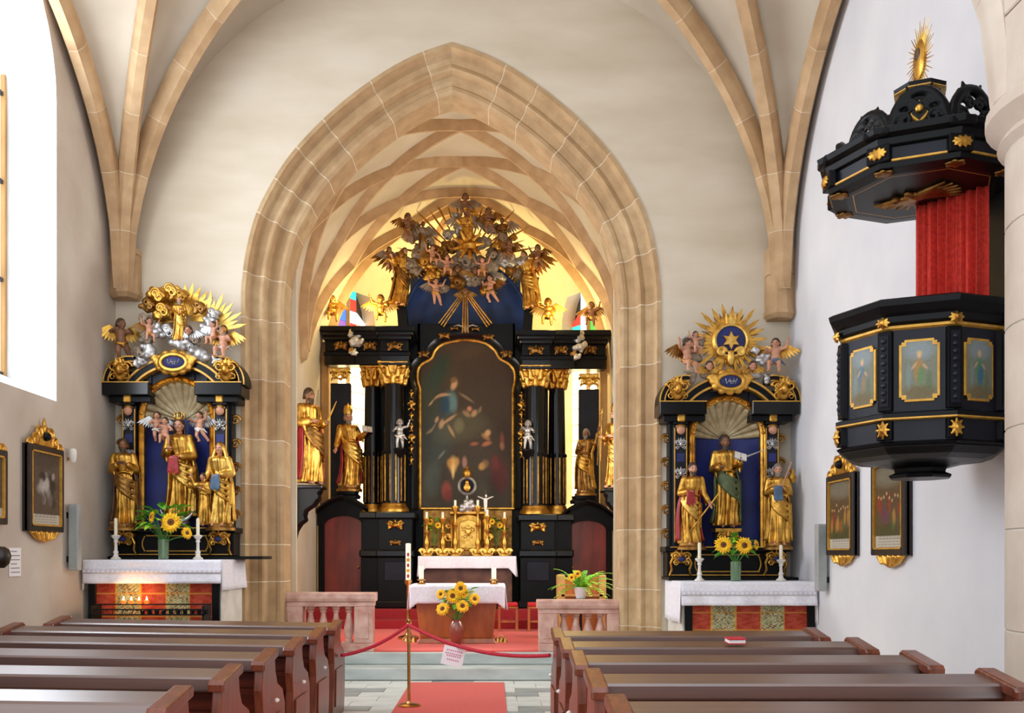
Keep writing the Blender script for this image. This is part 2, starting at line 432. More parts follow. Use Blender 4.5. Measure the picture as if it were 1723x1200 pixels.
# ---- nave vault ribs and webs
def rib_arc(S, hd, L, rise, smax, n=22):
    hd = Vector(hd).normalized(); out = []
    for i in range(n + 1):
        s = smax * (i / n) ** 1.35
        z = S[2] + rise * math.sqrt(max(1 - (1 - s / L) ** 2, 0))
        out.append(Vector((S[0] + hd.x * s, S[1] + hd.y * s, z)))
    return out
def mirror(c): return [Vector((2 * AX - p.x, p.y, p.z)) for p in c]
S0 = (-4.33, 11.33, 4.6)
wallc = [Vector((x, YA + .01, z)) for x, z in ((-4.47, 4.5), (-4.40, 5.0), (-4.30, 5.5), (-4.20, 5.85), (-3.93, 6.5), (-3.51, 7.16), (-3.0, 7.7), (-2.46, 8.08), (-1.6, 8.55), (-.465, 8.95))]
wallc = catmull(wallc, 4)
def upto(c, n):                                # resample with n+1 points evenly
    Ls = [0]
    for a, d in zip(c, c[1:]): Ls.append(Ls[-1] + (d - a).length)
    out = []
    for i in range(n + 1):
        s = Ls[-1] * i / n
        k = max(j for j in range(len(Ls)) if Ls[j] <= s + 1e-9); k = min(k, len(c) - 2)
        out.append(c[k].lerp(c[k + 1], (s - Ls[k]) / max(Ls[k + 1] - Ls[k], 1e-9)))
    return out
ribA = rib_arc(S0, (.864, -.503), 4.5, 3.75, 4.47)
ribB = rib_arc(S0, (.51, -.86), 6.0, 3.95, 6.0)
ribC = rib_arc(S0, (0, -1), 4.0, 3.05, 7.0)
sidec = [Vector((WL, p.y, p.z + .25)) for p in rib_arc((WL, YA, 4.5), (0, -1), 4.1, 3.2, 7.2)]
NR = 24
def loft(b, c1, c2, sag=.12):
    a = upto(c1, NR); d = upto(c2, NR)
    def fn(u, v):
        p = a[round(v * NR)].lerp(d[round(v * NR)], u); w_ = min(1, v * 2.5)
        return p + Vector((0, 0, sag * w_ * math.sin(PI * u)))
    b.grid(fn, 6, NR)
up = Vector((0, 0, .10))
def lift(c): return [p + up * min(1, i / 4) for i, p in enumerate(c)]
web = MB()
for mir in (False, True):
    cs = [wallc, lift(ribA), lift(ribB), lift(ribC), sidec]
    if mir: cs = [mirror(c) for c in cs]
    for c1, c2 in zip(cs, cs[1:]): loft(web, c1, c2)
# ridge fill between the two halves
eA = ribA[-1]; eB = ribB[-1]
web.add([eB + up, Vector((2 * AX - eB.x, eB.y, eB.z)) + up, eA + up], [(0, 1, 2)])
struct(web, 'ceiling', 'vault_plaster', 'ribbed plaster vault over the nave', cat='ceiling', smooth=True)
rprof = [(-.05, -.13), (.05, -.13), (.06, -.10), (.085, -.06), (.095, -.02), (.095, .06), (-.095, .06), (-.095, -.02), (-.085, -.06), (-.06, -.10)]
def rib(parent, c, pr=rprof, blk=.55, mats=('rib_stone', 'rib_stone_b'), z0=None, core='mortar', side=None):
    c = [Vector(p) for p in c]; fr = []
    for i, p in enumerate(c):
        t = (c[min(i + 1, len(c) - 1)] - c[max(i - 1, 0)]).normalized()
        ref = Vector((0, 0, 1)) if side is None else side
        U = t.cross(ref)
        if U.length < .05: U = Vector((1, 0, 0))
        U.normalize(); V = U.cross(t); V.normalize()
        if side is None and V.z < 0: V = -V; U = -U
        fr.append((p, U, V))
    mo = MB(); mo.ring([(u * .975, v * .975) for u, v in pr], fr); mo.build('joint', core, parent, smooth=True, ang=30)
    i = 0; k = 0
    while i < len(fr) - 1:
        L = 0; e = i
        while e < len(fr) - 1 and L < blk: L += (fr[e + 1][0] - fr[e][0]).length; e += 1
        if len(fr) - 1 - e < 1: e = len(fr) - 1
        sg = fr[i:e + 1]; g = .004
        d0 = (sg[1][0] - sg[0][0]).normalized(); d1 = (sg[-1][0] - sg[-2][0]).normalized()
        sg = [(sg[0][0] + d0 * g, sg[0][1], sg[0][2])] + sg[1:-1] + [(sg[-1][0] - d1 * g, sg[-1][1], sg[-1][2])]
        v = MB(); v.ring(pr, sg); v.build('rib_stone', mats[k % len(mats)], parent, smooth=True, ang=30); i = e; k += 1
def dense(c, step=.13):
    L = sum((d - a).length for a, d in zip(c, c[1:])); return upto(c, max(4, int(L / step)))
for idx, mir in enumerate((False, True)):
    t_ = thing('trim_%d' % (2 + idx), ('sandstone rib bundle and wall shaft rising at the left corner', 'sandstone rib bundle and wall shaft rising at the right corner')[idx], 'vault rib', S0 if not mir else (2 * AX - S0[0], S0[1], S0[2]), kind='structure')
    for c in (ribA, ribB, ribC):
        c2 = mirror(c) if mir else c
        rib(t_, dense(c2))
    # wall shaft below the ribs
    zb = PZ(535, 11.3) if mir else PZ(500, 11.3); zt = 5.1
    x = S0[0] if not mir else 2 * AX - S0[0]; sg = -1 if mir else 1
    pol = [(x - sg * .14, YA), (x - sg * .14, YA - .17), (x - sg * .02, YA - .27), (x + sg * .10, YA - .27), (x + sg * .17, YA - .12), (x + sg * .17, YA)]
    z = zb + .1; k = 0
    while z < zt - .02:
        zz = min(z + .42, zt); s_ = MB(); s_.prism_xy(pol, z, zz - .006); s_.build('shaft_stone', ('rib_stone', 'rib_stone_b')[k % 2], t_, bevel=.004); z = zz; k += 1
    cen = (sum(p[0] for p in pol) / 6, YA - .1)
    s_ = MB(); n = len(pol)
    lower = [(cen[0] + (p[0] - cen[0]) * .86, YA if abs(p[1] - YA) < .01 else cen[1] + (p[1] - cen[1]) * .8) for p in pol]
    pol2 = [(cen[0] + (p[0] - cen[0]) * 1.08, YA if abs(p[1] - YA) < .01 else cen[1] + (p[1] - cen[1]) * 1.08) for p in pol]
    vs = [(a, c, zb) for a, c in lower] + [(a, c, zb + .05) for a, c in pol2] + [(a, c, zb + .1) for a, c in pol2]
    fs = [tuple(range(n))] + [(r * n + i, r * n + (i + 1) % n, (r + 1) * n + (i + 1) % n, (r + 1) * n + i) for r in (0, 1) for i in range(n)] + [tuple(2 * n + i for i in range(n))]
    s_.add(vs, fs); s_.build('corbel', 'rib_stone', t_)
# ---- right nave pillar
PCX, PCY, PR = 3.44, 5.22, .60
pt = thing('trim_4', 'pale round stone pillar at the right edge', 'pillar', (PCX, PCY, 0), kind='structure')
z = 0.52; k = 0
zc = 3.76
while z < zc - .02:
    zz = min(z + .56, zc); s_ = MB(); s_.lathe([(PR, z), (PR, zz - .008)], (PCX, PCY, 0), 40); s_.build('drum', 'pillar_stone', pt, smooth=True, bevel=.004); z = zz
s_ = MB(); s_.lathe([(PR - .008, .4), (PR - .008, zc)], (PCX, PCY, 0), 40); s_.build('joint', 'white_stone', pt, smooth=True)
s_ = MB(); s_.lathe([(PR + .1, 0), (PR + .1, .42), (PR + .06, .47), (PR, .54)], (PCX, PCY, 0), 8, rot=PI / 8); s_.build('base', 'pillar_stone', pt, bevel=.01)
s_ = MB(); s_.lathe([(PR, zc - .02), (PR + .04, zc + .02), (PR + .02, zc + .06), (PR + .10, zc + .14), (PR + .10, zc + .2), (PR + .02, zc + .26)], (PCX, PCY, 0), 40); s_.build('capital', 'pillar_stone', pt, smooth=True)
z = zc + .24
for k in range(6):
    s_ = MB(); s_.lathe([(PR + .04, z), (PR + .04, z + .49)], (PCX, PCY, 0), 8, rot=PI / 8); s_.build('upper_block', 'pillar_stone', pt, bevel=.008); z += .5
S2 = (2.93, 5.42, 4.05)
rib(pt, dense(rib_arc(S2, (-.35, .95), 5, 3.2, 4.5)), mats=('pillar_stone',))
# ---- chancel: floor, steps, walls, vault, apse
CW = 2.57; CL = AX - CW; CR = AX + CW; YB = 11.9; YS = 18.0; YE = 20.3; EW = 1.15; YV = 17.4; ZS2 = 6.55
ZF = .3                                       # chancel floor
b = MB(); b.box(AX - 2.04, AX + 2.04, 11.5, 12.24, 0, .15); st1 = struct(b, 'trim_5', 'step_stone', 'lower grey stone step before the chancel', bevel=.012, cat='step')
b = MB(); b.box(CL, CR, 11.85, 12.24, .15, ZF); b2 = struct(b, 'trim_6', 'step_stone', 'upper grey stone step before the chancel', bevel=.012, cat='step')
b = MB(); b.box(CL - .3, CR + .3, 12.24, 20.6, .1, ZF - .004); struct(b, 'floor_chancel', 'step_stone', 'stone floor of the chancel', cat='floor')
b = MB(); b.box(AX - 1.95, AX + 1.95, 11.93, 15.42, ZF - .004, ZF + .012)
tag(b.build('chancel_carpet', 'carpet', bevel=.004), 'bright red carpet covering the chancel floor', 'carpet')
for k in range(2):
    nm = 'trim_%d' % (7 + k); b = MB(); y0 = 15.4 + .36 * k; b.box(CL, CR, y0, 18.2, ZF - .01 + .15 * k, ZF + .15 * (k + 1))
    struct(b, nm, 'carpet_dark', ('lower', 'upper')[k] + ' red carpeted step to the high altar', bevel=.01, cat='step')
ZP = ZF + .3
ZS, ZC = 4.75, 7.8                            # vault spring and crown
def cw(y): return CW if y <= YS else CW + (EW - CW) * (y - YS) / (YE - YS)
def zc_(y): return ZC if y <= 99 else ZC - .55 * ((y - YS) / (YE - YS)) ** 2
def vault(u, y):                               # u in -1..1 by angle
    wv = cw(y); rise = zc_(y) - ZS; R_ = (wv * wv + rise * rise) / (2 * wv); ph = math.asin(min(1, rise / R_)) if wv < R_ else PI - math.asin(rise / R_)
    th = (1 - abs(u)) * ph; x = wv - R_ + R_ * math.cos(th); z = ZS + R_ * math.sin(th)
    return Vector((AX + math.copysign(x, u), y, z))
for sd, x, nm in ((-1, CL, 'left'), (1, CR, 'right')):
    P_, top_, us_, _w = wall_win('wall_chancel_' + nm, 'chancel_plaster', 'plaster %s side wall of the chancel' % nm, (x, YB), (x, YS), 0, ZS + .02, .55, 1.95, 1.7, 3.6, 4.3, .3, (sd, 0), 'reveal_white')
    wq = thing('window_%d' % (4 if sd < 0 else 5), 'unseen chancel window added behind the %s jamb of the arch' % nm, 'window', (x + sd * .3, YB + 1.25, 1.7), kind='structure')
    g = MB()
    for i in range(len(us_) - 1): g.add([P_(us_[i], 1.7, .29), P_(us_[i + 1], 1.7, .29), P_(us_[i + 1], top_(us_[i + 1]), .29), P_(us_[i], top_(us_[i]), .29)], [(0, 1, 2, 3)])
    g.build('glazing', 'day_glass', wq)
    area('chancel_fill_light', (x + sd * .24, YB + 1.25, 2.8), (0, sd * PI / 2, 0), 2.1, 1.3, 75, (1.0, .95, .85))  # unseen side window and its area light, added to brighten the chancel
b = MB()
for s_ in (-1, 1): b.box(min(AX + s_ * 2.0, AX + s_ * 2.8), max(AX + s_ * 2.0, AX + s_ * 2.8), 12.2, 12.25, 0, 7.8)
for s_, lo, hi in ((-1, 0, 1), (1, 0, 1)): pass
struct(b, 'wall_arch_back', 'chancel_plaster', 'chancel side of the arch wall', cat='wall')
b = MB(); b.grid(lambda u, v: vault(2 * u - 1, YB + (YV - YB) * v), 44, 30)
def vault2(u, y):
    wv = cw(y); return Vector((AX + u * wv, y, ZS2 + (ZC + .05 - ZS2) * (1 - abs(u) ** 2.2)))
b.grid(lambda u, v: vault2(2 * u - 1, YV + (YE - YV) * v), 30, 14)
n = 30
for i in range(n):                            # lunette face between the two heights
    u0, u1 = -1 + 2 * i / n, -1 + 2 * (i + 1) / n
    def hi(u): return vault2(u, YV)
    lo0, lo1 = vault(u0, YV), vault(u1, YV)
    def zat(x):
        wv = CW; rise = ZC - ZS; R_ = (wv * wv + rise * rise) / (2 * wv); return ZS + math.sqrt(max(R_ * R_ - (abs(x - AX) + R_ - wv) ** 2, 0))
    a_, c_ = hi(u0), hi(u1)
    b.add([(a_.x, YV, min(zat(a_.x), a_.z)), (c_.x, YV, min(zat(c_.x), c_.z)), c_, a_], [(0, 1, 2, 3)])
for sd in (-1, 1): b.add([(AX + sd * CW, YV, ZS), (AX + sd * CW, YS, ZS), (AX + sd * CW, YS, ZS2), (AX + sd * CW, YV, ZS2)], [(0, 1, 2, 3)])
struct(b, 'ceiling_chancel', 'chancel_plaster', 'net vault over the chancel', smooth=True, cat='ceiling')
# end wall
b = MB(); b.add([(AX - EW, YE, 0), (AX + EW, YE, 0), (AX + EW, YE, 7.9), (AX - EW, YE, 7.9)], [(0, 1, 2, 3)])
struct(b, 'wall_apse', 'chancel_plaster', 'end wall of the apse behind the high altar', cat='wall')
# net ribs
nt_ = thing('trim_9', 'sandstone net of ribs on the chancel vault', 'vault rib', (AX, 14.4, ZC), kind='structure')
cpr = [(-.022, -.14), (.022, -.14), (.028, -.11), (.045, -.085), (.05, -.05), (.062, -.03), (.065, .04), (-.065, .04), (-.062, -.03), (-.05, -.05), (-.045, -.085), (-.028, -.11)]
def vrib(p, q, n=9):
    pts = []
    for i in range(n + 1):
        t = i / n; pts.append(vault(p[0] + (q[0] - p[0]) * t, p[1] + (q[1] - p[1]) * t))
    fr = []
    for i, P_ in enumerate(pts):
        t = (pts[min(i + 1, n)] - pts[max(i - 1, 0)]).normalized()
        inw = Vector((AX, P_.y, ZS - .6)) - P_
        V = -(inw - t * inw.dot(t)).normalized(); U = t.cross(V).normalized(); fr.append((P_, U, V))
    m_ = MB(); m_.ring(cpr, fr); m_.build('rib', ('rib_stone', 'rib_stone_b')[random.random() < .5], nt_, smooth=True, ang=30)
s = 1.3; Y0 = 12.8; U1, U2 = .27, .56
inr = lambda y: YB - .2 < y < YV + .05
for k in range(-1, 4):
    yc = Y0 + k * s
    for sd in (-1, 1):
        for dk in (-.5, .5):
            ys = yc + dk * s
            if inr(ys) and inr(yc):
                vrib((0.0001 * sd, yc), (sd * U1, ys), 6); vrib((sd * U1, ys), (sd * U2, yc), 6)
for sp in (12.8, 15.4):
    for sd in (-1, 1):
        for dk in (-1, 0, 1):
            ys = sp + dk * s
            if inr(ys): vrib((sd * .999, sp), (sd * U2, ys), 10)
for sd in (-1, 1):
    vrib((sd * .999, YV - .05), (sd * .0001, YV - .05), 16)
    for a_, yb in ((.55, YS), (.98, YS), (.55, YE), (.0, YE)):
        pts = [vault2(sd * a_ * i / 8, YV - .05 + (yb - YV) * i / 8) for i in range(9)]; m_ = MB(); fr_ = []
        for i, P_ in enumerate(pts):
            t_ = (pts[min(i + 1, 8)] - pts[max(i - 1, 0)]).normalized(); U = t_.cross(Vector((0, 0, 1))).normalized(); fr_.append((P_, U, U.cross(t_)))
        m_.ring(cpr, fr_); m_.build('rib', 'rib_stone', nt_, smooth=True, ang=30)
for sd in (-1, 1):
    m_ = MB(); x = AX + sd * CW
    for sp in (15.4,):
        m_ = MB(); m_.lathe([(.0, -.22), (.10, -.14), (.13, -.02), (.14, .06)], (x, sp, ZS), 10); m_.build('corbel', 'rib_stone', nt_)
# apse diagonal walls with stained windows
def apse_window(num, A, B, nout, label, gname):
    L = (Vector(B) - Vector(A)).length; u0, u1 = .26, 1.38; zb, zs, za = 2.2, 5.95, 6.9
    P, top, us, w_ = wall_win('wall_apse_' + ('left', 'right')[num - 2], 'chancel_plaster', label[0], A, B, 0, 7.6, u0, u1, zb, zs, za, .3, nout, 'chancel_plaster', n=14)
    t_ = thing('window_%d' % num, label[1], 'window', P(.82, zb, .28), kind='structure')
    q = MB()
    for i in range(14): q.add([P(us[i], 5.25, .25), P(us[i + 1], 5.25, .25), P(us[i + 1], max(top(us[i + 1]), 5.25), .25), P(us[i], max(top(us[i]), 5.25), .25)], [(0, 1, 2, 3)])
    cols = ['stained_red', 'stained_blue', 'stained_amber', 'stained_teal', 'stained_violet', 'stained_green']
    q = MB(); rows = 12; um = (u0 + u1) / 2
    # clear lights, pane by pane
    pr = 10
    for r in range(pr):
        for c in range(2):
            z0 = zb + (5.3 - zb) * r / pr; z1 = zb + (5.3 - zb) * (r + 1) / pr; a = u0 + (u1 - u0) * c / 2; d_ = a + (u1 - u0) / 2
            g = MB(); g.add([P(a + .015, z0 + .01, .24), P(d_ - .015, z0 + .01, .24), P(d_ - .015, z1 - .01, .24), P(a + .015, z1 - .01, .24), P(a + .015, z0 + .01, .26), P(d_ - .015, z0 + .01, .26), P(d_ - .015, z1 - .01, .26), P(a + .015, z1 - .01, .26)],
                [(0, 1, 2, 3), (7, 6, 5, 4), (0, 4, 5, 1), (1, 5, 6, 2), (2, 6, 7, 3), (3, 7, 4, 0)]); g.build('pane', 'day_glass_warm', t_)
    random.seed(num)
    for r in range(7):
        for c in range(4):
            z0 = 5.32 + r * .235; z1 = z0 + .225; a = u0 + (u1 - u0) * c / 4 + .01; d_ = a + (u1 - u0) / 4 - .02
            t0 = min(z1, top(a) - .02); t1 = min(z1, top(d_) - .02)
            if min(t0, t1) <= z0 + .02: continue
            g = MB(); g.add([P(a, z0, .24), P(d_, z0, .24), P(d_, t1, .24), P(a, t0, .24), P(a, z0, .26), P(d_, z0, .26), P(d_, t1, .26), P(a, t0, .26)],
                [(0, 1, 2, 3), (7, 6, 5, 4), (0, 4, 5, 1), (1, 5, 6, 2), (2, 6, 7, 3), (3, 7, 4, 0)])
            mm = cols[(r * 3 + c * 2 + num) % 6] if random.random() < .62 else 'day_glass'
            g.build('pane', mm, t_)
    q = MB()
    for i in range(14): q.add([P(us[i], zb, .29), P(us[i + 1], zb, .29), P(us[i + 1], top(us[i + 1]), .29), P(us[i], top(us[i]), .29)], [(0, 1, 2, 3)])
    q.build('lead_backing', 'window_lead', t_)
    q = MB(); a = Vector(P(um, 0, .22)); q.box(a.x - .035, a.x + .035, a.y - .03, a.y + .03, zb, za - .1); q.build('mullion', 'stone', t_)
apse_window(2, (CL, YS), (AX - EW, YE), (-1, .55), ('left slanting wall of the apse', 'stained glass window left of the high altar'), 'l')
apse_window(3, (CR, YS), (AX + EW, YE), (1, .55), ('right slanting wall of the apse', 'stained glass window right of the high altar'), 'r')
# ================================================================= PEWS
def pew(name, label, x_aisle, x_wall, y, zt, side, tilt=0.):
    """backrest with sloping book ledge on top; aisle end panel with scrolled cap. local origin at aisle end on the floor"""
    W = abs(x_wall - x_aisle); sg = 1 if x_wall > x_aisle else -1
    t = thing(name, label, 'pew', (x_aisle, y, 0), 'church pews on the %s of the aisle' % side, local=True)
    X = lambda a: sg * a
    def bx(a0, a1, y0, y1, z0, z1): b = MB(); b.box(min(X(a0), X(a1)), max(X(a0), X(a1)), y0, y1, z0, z1); return b
    # ledge: sloped board
    b = MB(); b.prism_yz([(.10, zt - .075), (.12, zt - .085), (.30, zt - .05), (.30, zt + .025), (.112, zt), (.10, zt - .012)], min(X(.05), X(W - .03)), max(X(.05), X(W - .03)))
    b.build('book_ledge', 'wood_ledge', t, bevel=.006)
    bx(.05, W - .03, .25, .285, .44, zt - .03).build('backrest', 'wood', t, bevel=.004)
    bx(.05, W - .03, .235, .25, zt - .20, zt - .10).build('back_rail', 'wood', t, bevel=.004)
    n = max(2, int(W / 1.1))
    for i in range(n):
        a0 = .1 + (W - .2) * i / n; a1 = .1 + (W - .2) * (i + 1) / n - .05
        bx(a0, a1, .240, .256, .47, zt - .24).build('back_panel', 'wood', t, bevel=.006)
    bx(.05, W - .03, .285, .66, .40, .44).build('seat', 'wood', t, bevel=.006)
    c = bx(.10, W - .1, .31, .62, .44, .475).build('seat_cushion', 'cushion', t, bevel=.012)
    bx(.05, W - .03, -.02, .16, .15, .18).build('kneeler', 'wood', t, bevel=.006)
    bx(.05, W - .03, .27, .30, .02, .40).build('foot_board', 'wood', t)
    for a0, a1, lab in ((0, .055, 'aisle'), (W - .045, W, 'wall')):
        e = MB(); zz = zt - .03
        pr = [(-.03, 0), (.66, 0), (.68, .30), (.66, .50), (.58, .60), (.42, .66), (.36, .74), (.335, zz + .035), (.02, zz), (-.005, .66), (.03, .52), (.02, .3)]
        e.prism_yz(pr, min(X(a0), X(a1)), max(X(a0), X(a1))); ep = e.build('end_panel', 'wood_end', t, bevel=.006)
        e = MB(); u0, u1 = (a0 - .02, a1 + .012) if lab == 'aisle' else (a0 - .02, a1 + .03)
        zz -= .022; cp = [(-.035, zz - .01), (-.04, zz + .03), (-.02, zz + .052), (.33, zz + .102), (.365, zz + .085), (.36, zz + .045)]
        e.prism_yz(cp, min(X(u0), X(u1)), max(X(u0), X(u1))); e.build('end_cap', 'wood_end', t, bevel=.01, seg=2)
        if lab == 'aisle':
            e = MB(); e.box(min(X(-.012), X(.0)), max(X(-.012), X(0)), .09, .52, .12, .46); e.build('raised_panel', 'wood_end', ep, bevel=.006)
            e = MB(); e.lathe([(0, 0), (.012, .002), (.016, .012), (.008, .026), (0, .03)], (0, 0, 0), 10, xf=Matrix.Translation((X(-.012), .30, .56)) @ Matrix.Rotation(-sg * PI / 2, 4, 'Y')); e.build('hook', 'white_paint', ep, smooth=True)
    if tilt: t.rotation_euler = (0, tilt, 0)
    return t
ordw = ['nearest', 'second nearest', 'third nearest', 'third farthest', 'second farthest', 'farthest']
for i in range(6):
    pew('pew', '%s brown wooden pew on the left of the aisle' % ordw[i], -1.42, -3.98, 4.15 + .898 * i, .845, 'left', math.radians(.9))
ordr = ['nearest', 'second nearest', 'middle', 'second farthest', 'farthest']
for i in range(5):
    pew('pew', '%s brown wooden pew on the right of the aisle' % ordr[i], .48, 2.50, 3.63 + .905 * i, .88, 'right')
# red hymn book on a right-hand ledge
bk = thing('hymn_book', 'small red hymn book lying on the second farthest right pew ledge', 'book', (2.0, 7.25, .86))
p = at(1237, 1080, 6.5); ZBK = .905; ORG[bk.name] = (p.x, p.y, ZBK); bk.location = (p.x, p.y, ZBK)
for nm, m, z0, z1, e in (('cover', 'book_red', ZBK, ZBK + .006, 0), ('pages', 'paper', ZBK + .006, ZBK + .029, .006), ('cover', 'book_red', ZBK + .029, ZBK + .035, 0)):
    b = MB(); b.box(p.x - .062 + e, p.x + .062 - e, p.y - .045 + e, p.y + .045 - (e and 0), z0, z1); b.build(nm, m, bk)
bk.rotation_euler = (math.radians(6), 0, .12)
# ================================================================= AISLE CARPET, ROPE BARRIER
b = MB(); b.box(-.95, .14, 3.0, 11.27, 0, .012); tag(b.build('aisle_runner', 'carpet', bevel=.004), 'red carpet runner along the centre aisle', 'carpet')
SX, SY = PX(688, 9.5), 9.5
t = thing('rope_stand', 'brass barrier post standing in the aisle', 'barrier post', (SX, SY, .012))
b = MB(); b.lathe([(.115, 0), (.115, .012), (.09, .022), (.03, .03), (.018, .05)], (SX, SY, .012), 28); b.build('base', 'brass', t, smooth=True)
b = MB(); b.lathe([(.016, .04), (.016, .80)], (SX, SY, .012), 16); b.build('pole', 'brass', t, smooth=True)
b = MB(); b.lathe([(.016, .78), (.028, .785), (.03, .80), (.022, .815), (.03, .83), (.026, .85), (0, .86)], (SX, SY, .012), 16); b.build('finial', 'brass', t, smooth=True)
b = MB(); b.tube([(SX - .03, SY - .02, .70), (SX - .06, SY - .03, .67), (SX - .05, SY - .03, .64), (SX - .02, SY - .02, .65)], .006); b.build('hook', 'brass', t, smooth=True)
def rope(label, A, B, sag):
    A = Vector(A); B = Vector(B); pts = [A.lerp(B, i / 24) - Vector((0, 0, sag * 4 * (i / 24) * (1 - i / 24))) for i in range(25)]
    r = MB(); r.tube(pts, .017, 10); o = tag(r.build('barrier_rope', 'rope', smooth=True), label, 'rope'); return pts
top = (SX, SY - .03, .81)
rope('crimson rope from the brass post to the left pew', top, (-1.385, 8.9, PZ(1103, 8.9)), .05)
r2 = rope('crimson rope with the paper sign from the brass post to the right pew', top, (.47, 7.9, PZ(1103, 7.9)), .10)
q = r2[9]; t = thing('paper_sign', 'white paper sign hanging from the crimson rope', 'sign', q)
b = MB(); xf = Matrix.Translation(q) @ Matrix.Rotation(.22, 4, 'Y')
b.box(-.10, .10, -.022, -.019, -.19, -.015, xf); b.build('sheet', 'paper', t)
for i, (z, w_) in enumerate(((-.05, .07), (-.08, .075), (-.10, .06), (-.135, .05))):
    b = MB(); x = -w_
    while x < w_: b.box(x, x + .012, -.0235, -.022, z - .008, z + .006, xf); x += .019
    b.build('lettering', 'ink_pink', t)
# ================================================================= BALUSTRADES
def balustrade(label, x0, x1, ztop, zbase, y, post_side, nb=4):
    t = thing('balustrade', label, 'balustrade', ((x0 + x1) / 2, y, zbase), 'marble balustrades before the chancel')
    b = MB(); b.prism_yz([(y - .13, ztop - .11), (y - .15, ztop - .07), (y - .15, ztop - .02), (y - .135, ztop), (y + .135, ztop), (y + .15, ztop - .02), (y + .15, ztop - .07), (y + .13, ztop - .11)], x0, x1); b.build('top_rail', 'marble_pink', t, bevel=.006)
    b = MB(); b.box(x0 + .02, x1 - .02, y - .11, y + .11, ztop - .17, ztop - .11); b.build('under_rail', 'marble_pink', t, bevel=.006)
    b = MB(); b.box(x0 + .02, x1 - .02, y - .13, y + .13, zbase, zbase + .10); b.build('base', 'marble_pink', t, bevel=.008)
    for a0, a1, big in (((x0 + .02, x0 + .26, 0), (x1 - .26, x1 - .03, 1))):
        b = MB(); b.box(a0, a1, y - .11, y + .11, zbase + .10, ztop - .17); po = b.build('post', 'marble_pink', t, bevel=.008)
        b = MB(); b.box(a0 + .05, a1 - .05, y - .122, y - .105, zbase + .16, ztop - .24); b.build('post_panel', 'marble_pink', po, bevel=.005)
    h = ztop - .17 - zbase - .10
    pr = [(.05, 0), (.05, .05), (.035, .06), (.045, .09), (.062, .17), (.06, .24), (.045, .33), (.03, .42), (.028, .46), (.04, .47), (.04, .49), (.03, .5), (.05, .52), (.05, .56)]
    for i in range(nb):
        x = x0 + .26 + (x1 - x0 - .52) * (i + .5) / nb
        b = MB(); b.lathe([(r, z * h / .56) for r, z in pr], (x, y, zbase + .10), 18); b.build('baluster', 'marble_pink', t, smooth=True)
    return t
balustrade('pink marble balustrade left of the free-standing altar', PX(477, 12.05), PX(633, 12.05), PZ(997, 12.05), .3, 12.05, 1)
balustrade('pink marble balustrade right of the free-standing altar', PX(903, 12.05), PX(1055, 12.05), PZ(1009, 12.05), .3, 12.05, 0)
# ================================================================= CLOTHS
def cloth(label, x0, x1, y0, y1, z, drop, side_drop, name='altar_cloth', lace=None, corner=.0, seed=0):
    """thin draped sheet lying on a mensa with rippled front and side falls"""
    rnd = random.Random(seed); ph = rnd.random() * 6
    t = thing(name, label, 'altar cloth', ((x0 + x1) / 2, (y0 + y1) / 2, z))
    b = MB(); b.box(x0 - .012, x1 + .012, y0 - .012, y1, z, z + .01); b.build('cloth_top', 'cloth', t, bevel=.004)
    def rip(s, d): return .018 * d * (math.sin(s * 9 + ph) + .6 * math.sin(s * 23 + ph * 2)) + .02 * d
    W = x1 - x0
    def front(u, v, off=0.):
        x = x0 - .014 + (W + .028) * u; zz = z + .008 - drop * v - corner * v * max(0, abs(2 * u - 1) - .85) / .15
        return Vector((x, y0 - .014 - rip(u * W, v) - off, zz))
    nseg = max(24, int(W / .025))
    def slab(fn, nu, nv, nm, m, off):
        g = MB(); g.grid(fn, nu, nv); o = g.build(nm, m, t, smooth=True)
        s_ = o.modifiers.new('solid', 'SOLIDIFY'); s_.thickness = .006; s_.offset = 0
    slab(lambda u, v: front(u, v), nseg, 8, 'front_fall', 'cloth', 0)
    if lace:
        slab(lambda u, v: front(u, lace[0] + (lace[1] - lace[0]) * v, .006), nseg, 2, 'lace_band', 'cloth_lace', 0)
        # eyelet pattern
        n = int(W / .05); e = MB()
        for i in range(n):
            u = (i + .5) / n; p = front(u, (lace[0] + lace[1]) / 2, .012); e.box(p.x - .012, p.x + .012, p.y - .002, p.y, p.z - .012, p.z + .012)
        e.build('eyelets', 'cloth', t)['kind'] = 'stuff'
    for sx, xx in ((-1, x0), (1, x1)):
        slab(lambda u, v: Vector((xx + sx * (.014 + rip(u * 1.0, v) * .8), y0 - .01 + (y1 - y0) * u, z + .008 - side_drop * v)), 16, 6, 'side_fall', 'cloth', 0)
    return t
# ================================================================= FREE-STANDING ALTAR
d = 12.9; ZA = PZ(985, d); bx0, bx1 = PX(703, d), PX(833, d)
t = thing('free_standing_altar', 'flared brown veneered wooden altar on the red carpet', 'altar', ((bx0 + bx1) / 2, d + .35, ZF + .012))
zb = ZF + .012
b = MB()
def fr(z0, z1, e0, e1): 
    vs = [(bx0 - e0, d - e0 * .5, z0), (bx1 + e0, d - e0 * .5, z0), (bx1 + e0, d + .7, z0), (bx0 - e0, d + .7, z0), (bx0 - e1, d - e1 * .5, z1), (bx1 + e1, d - e1 * .5, z1), (bx1 + e1, d + .7, z1), (bx0 - e1, d + .7, z1)]
    return vs, [(3, 2, 1, 0), (4, 5, 6, 7), (0, 1, 5, 4), (1, 2, 6, 5), (2, 3, 7, 6), (3, 0, 4, 7)]
b.add(*fr(zb + .07, ZA - .07, -.03, .045)); b.build('body', 'wood_altar', t, bevel=.008)
b = MB(); b.add(*fr(zb, zb + .07, .02, -.02)); b.build('plinth', 'wood_altar', t, bevel=.008)
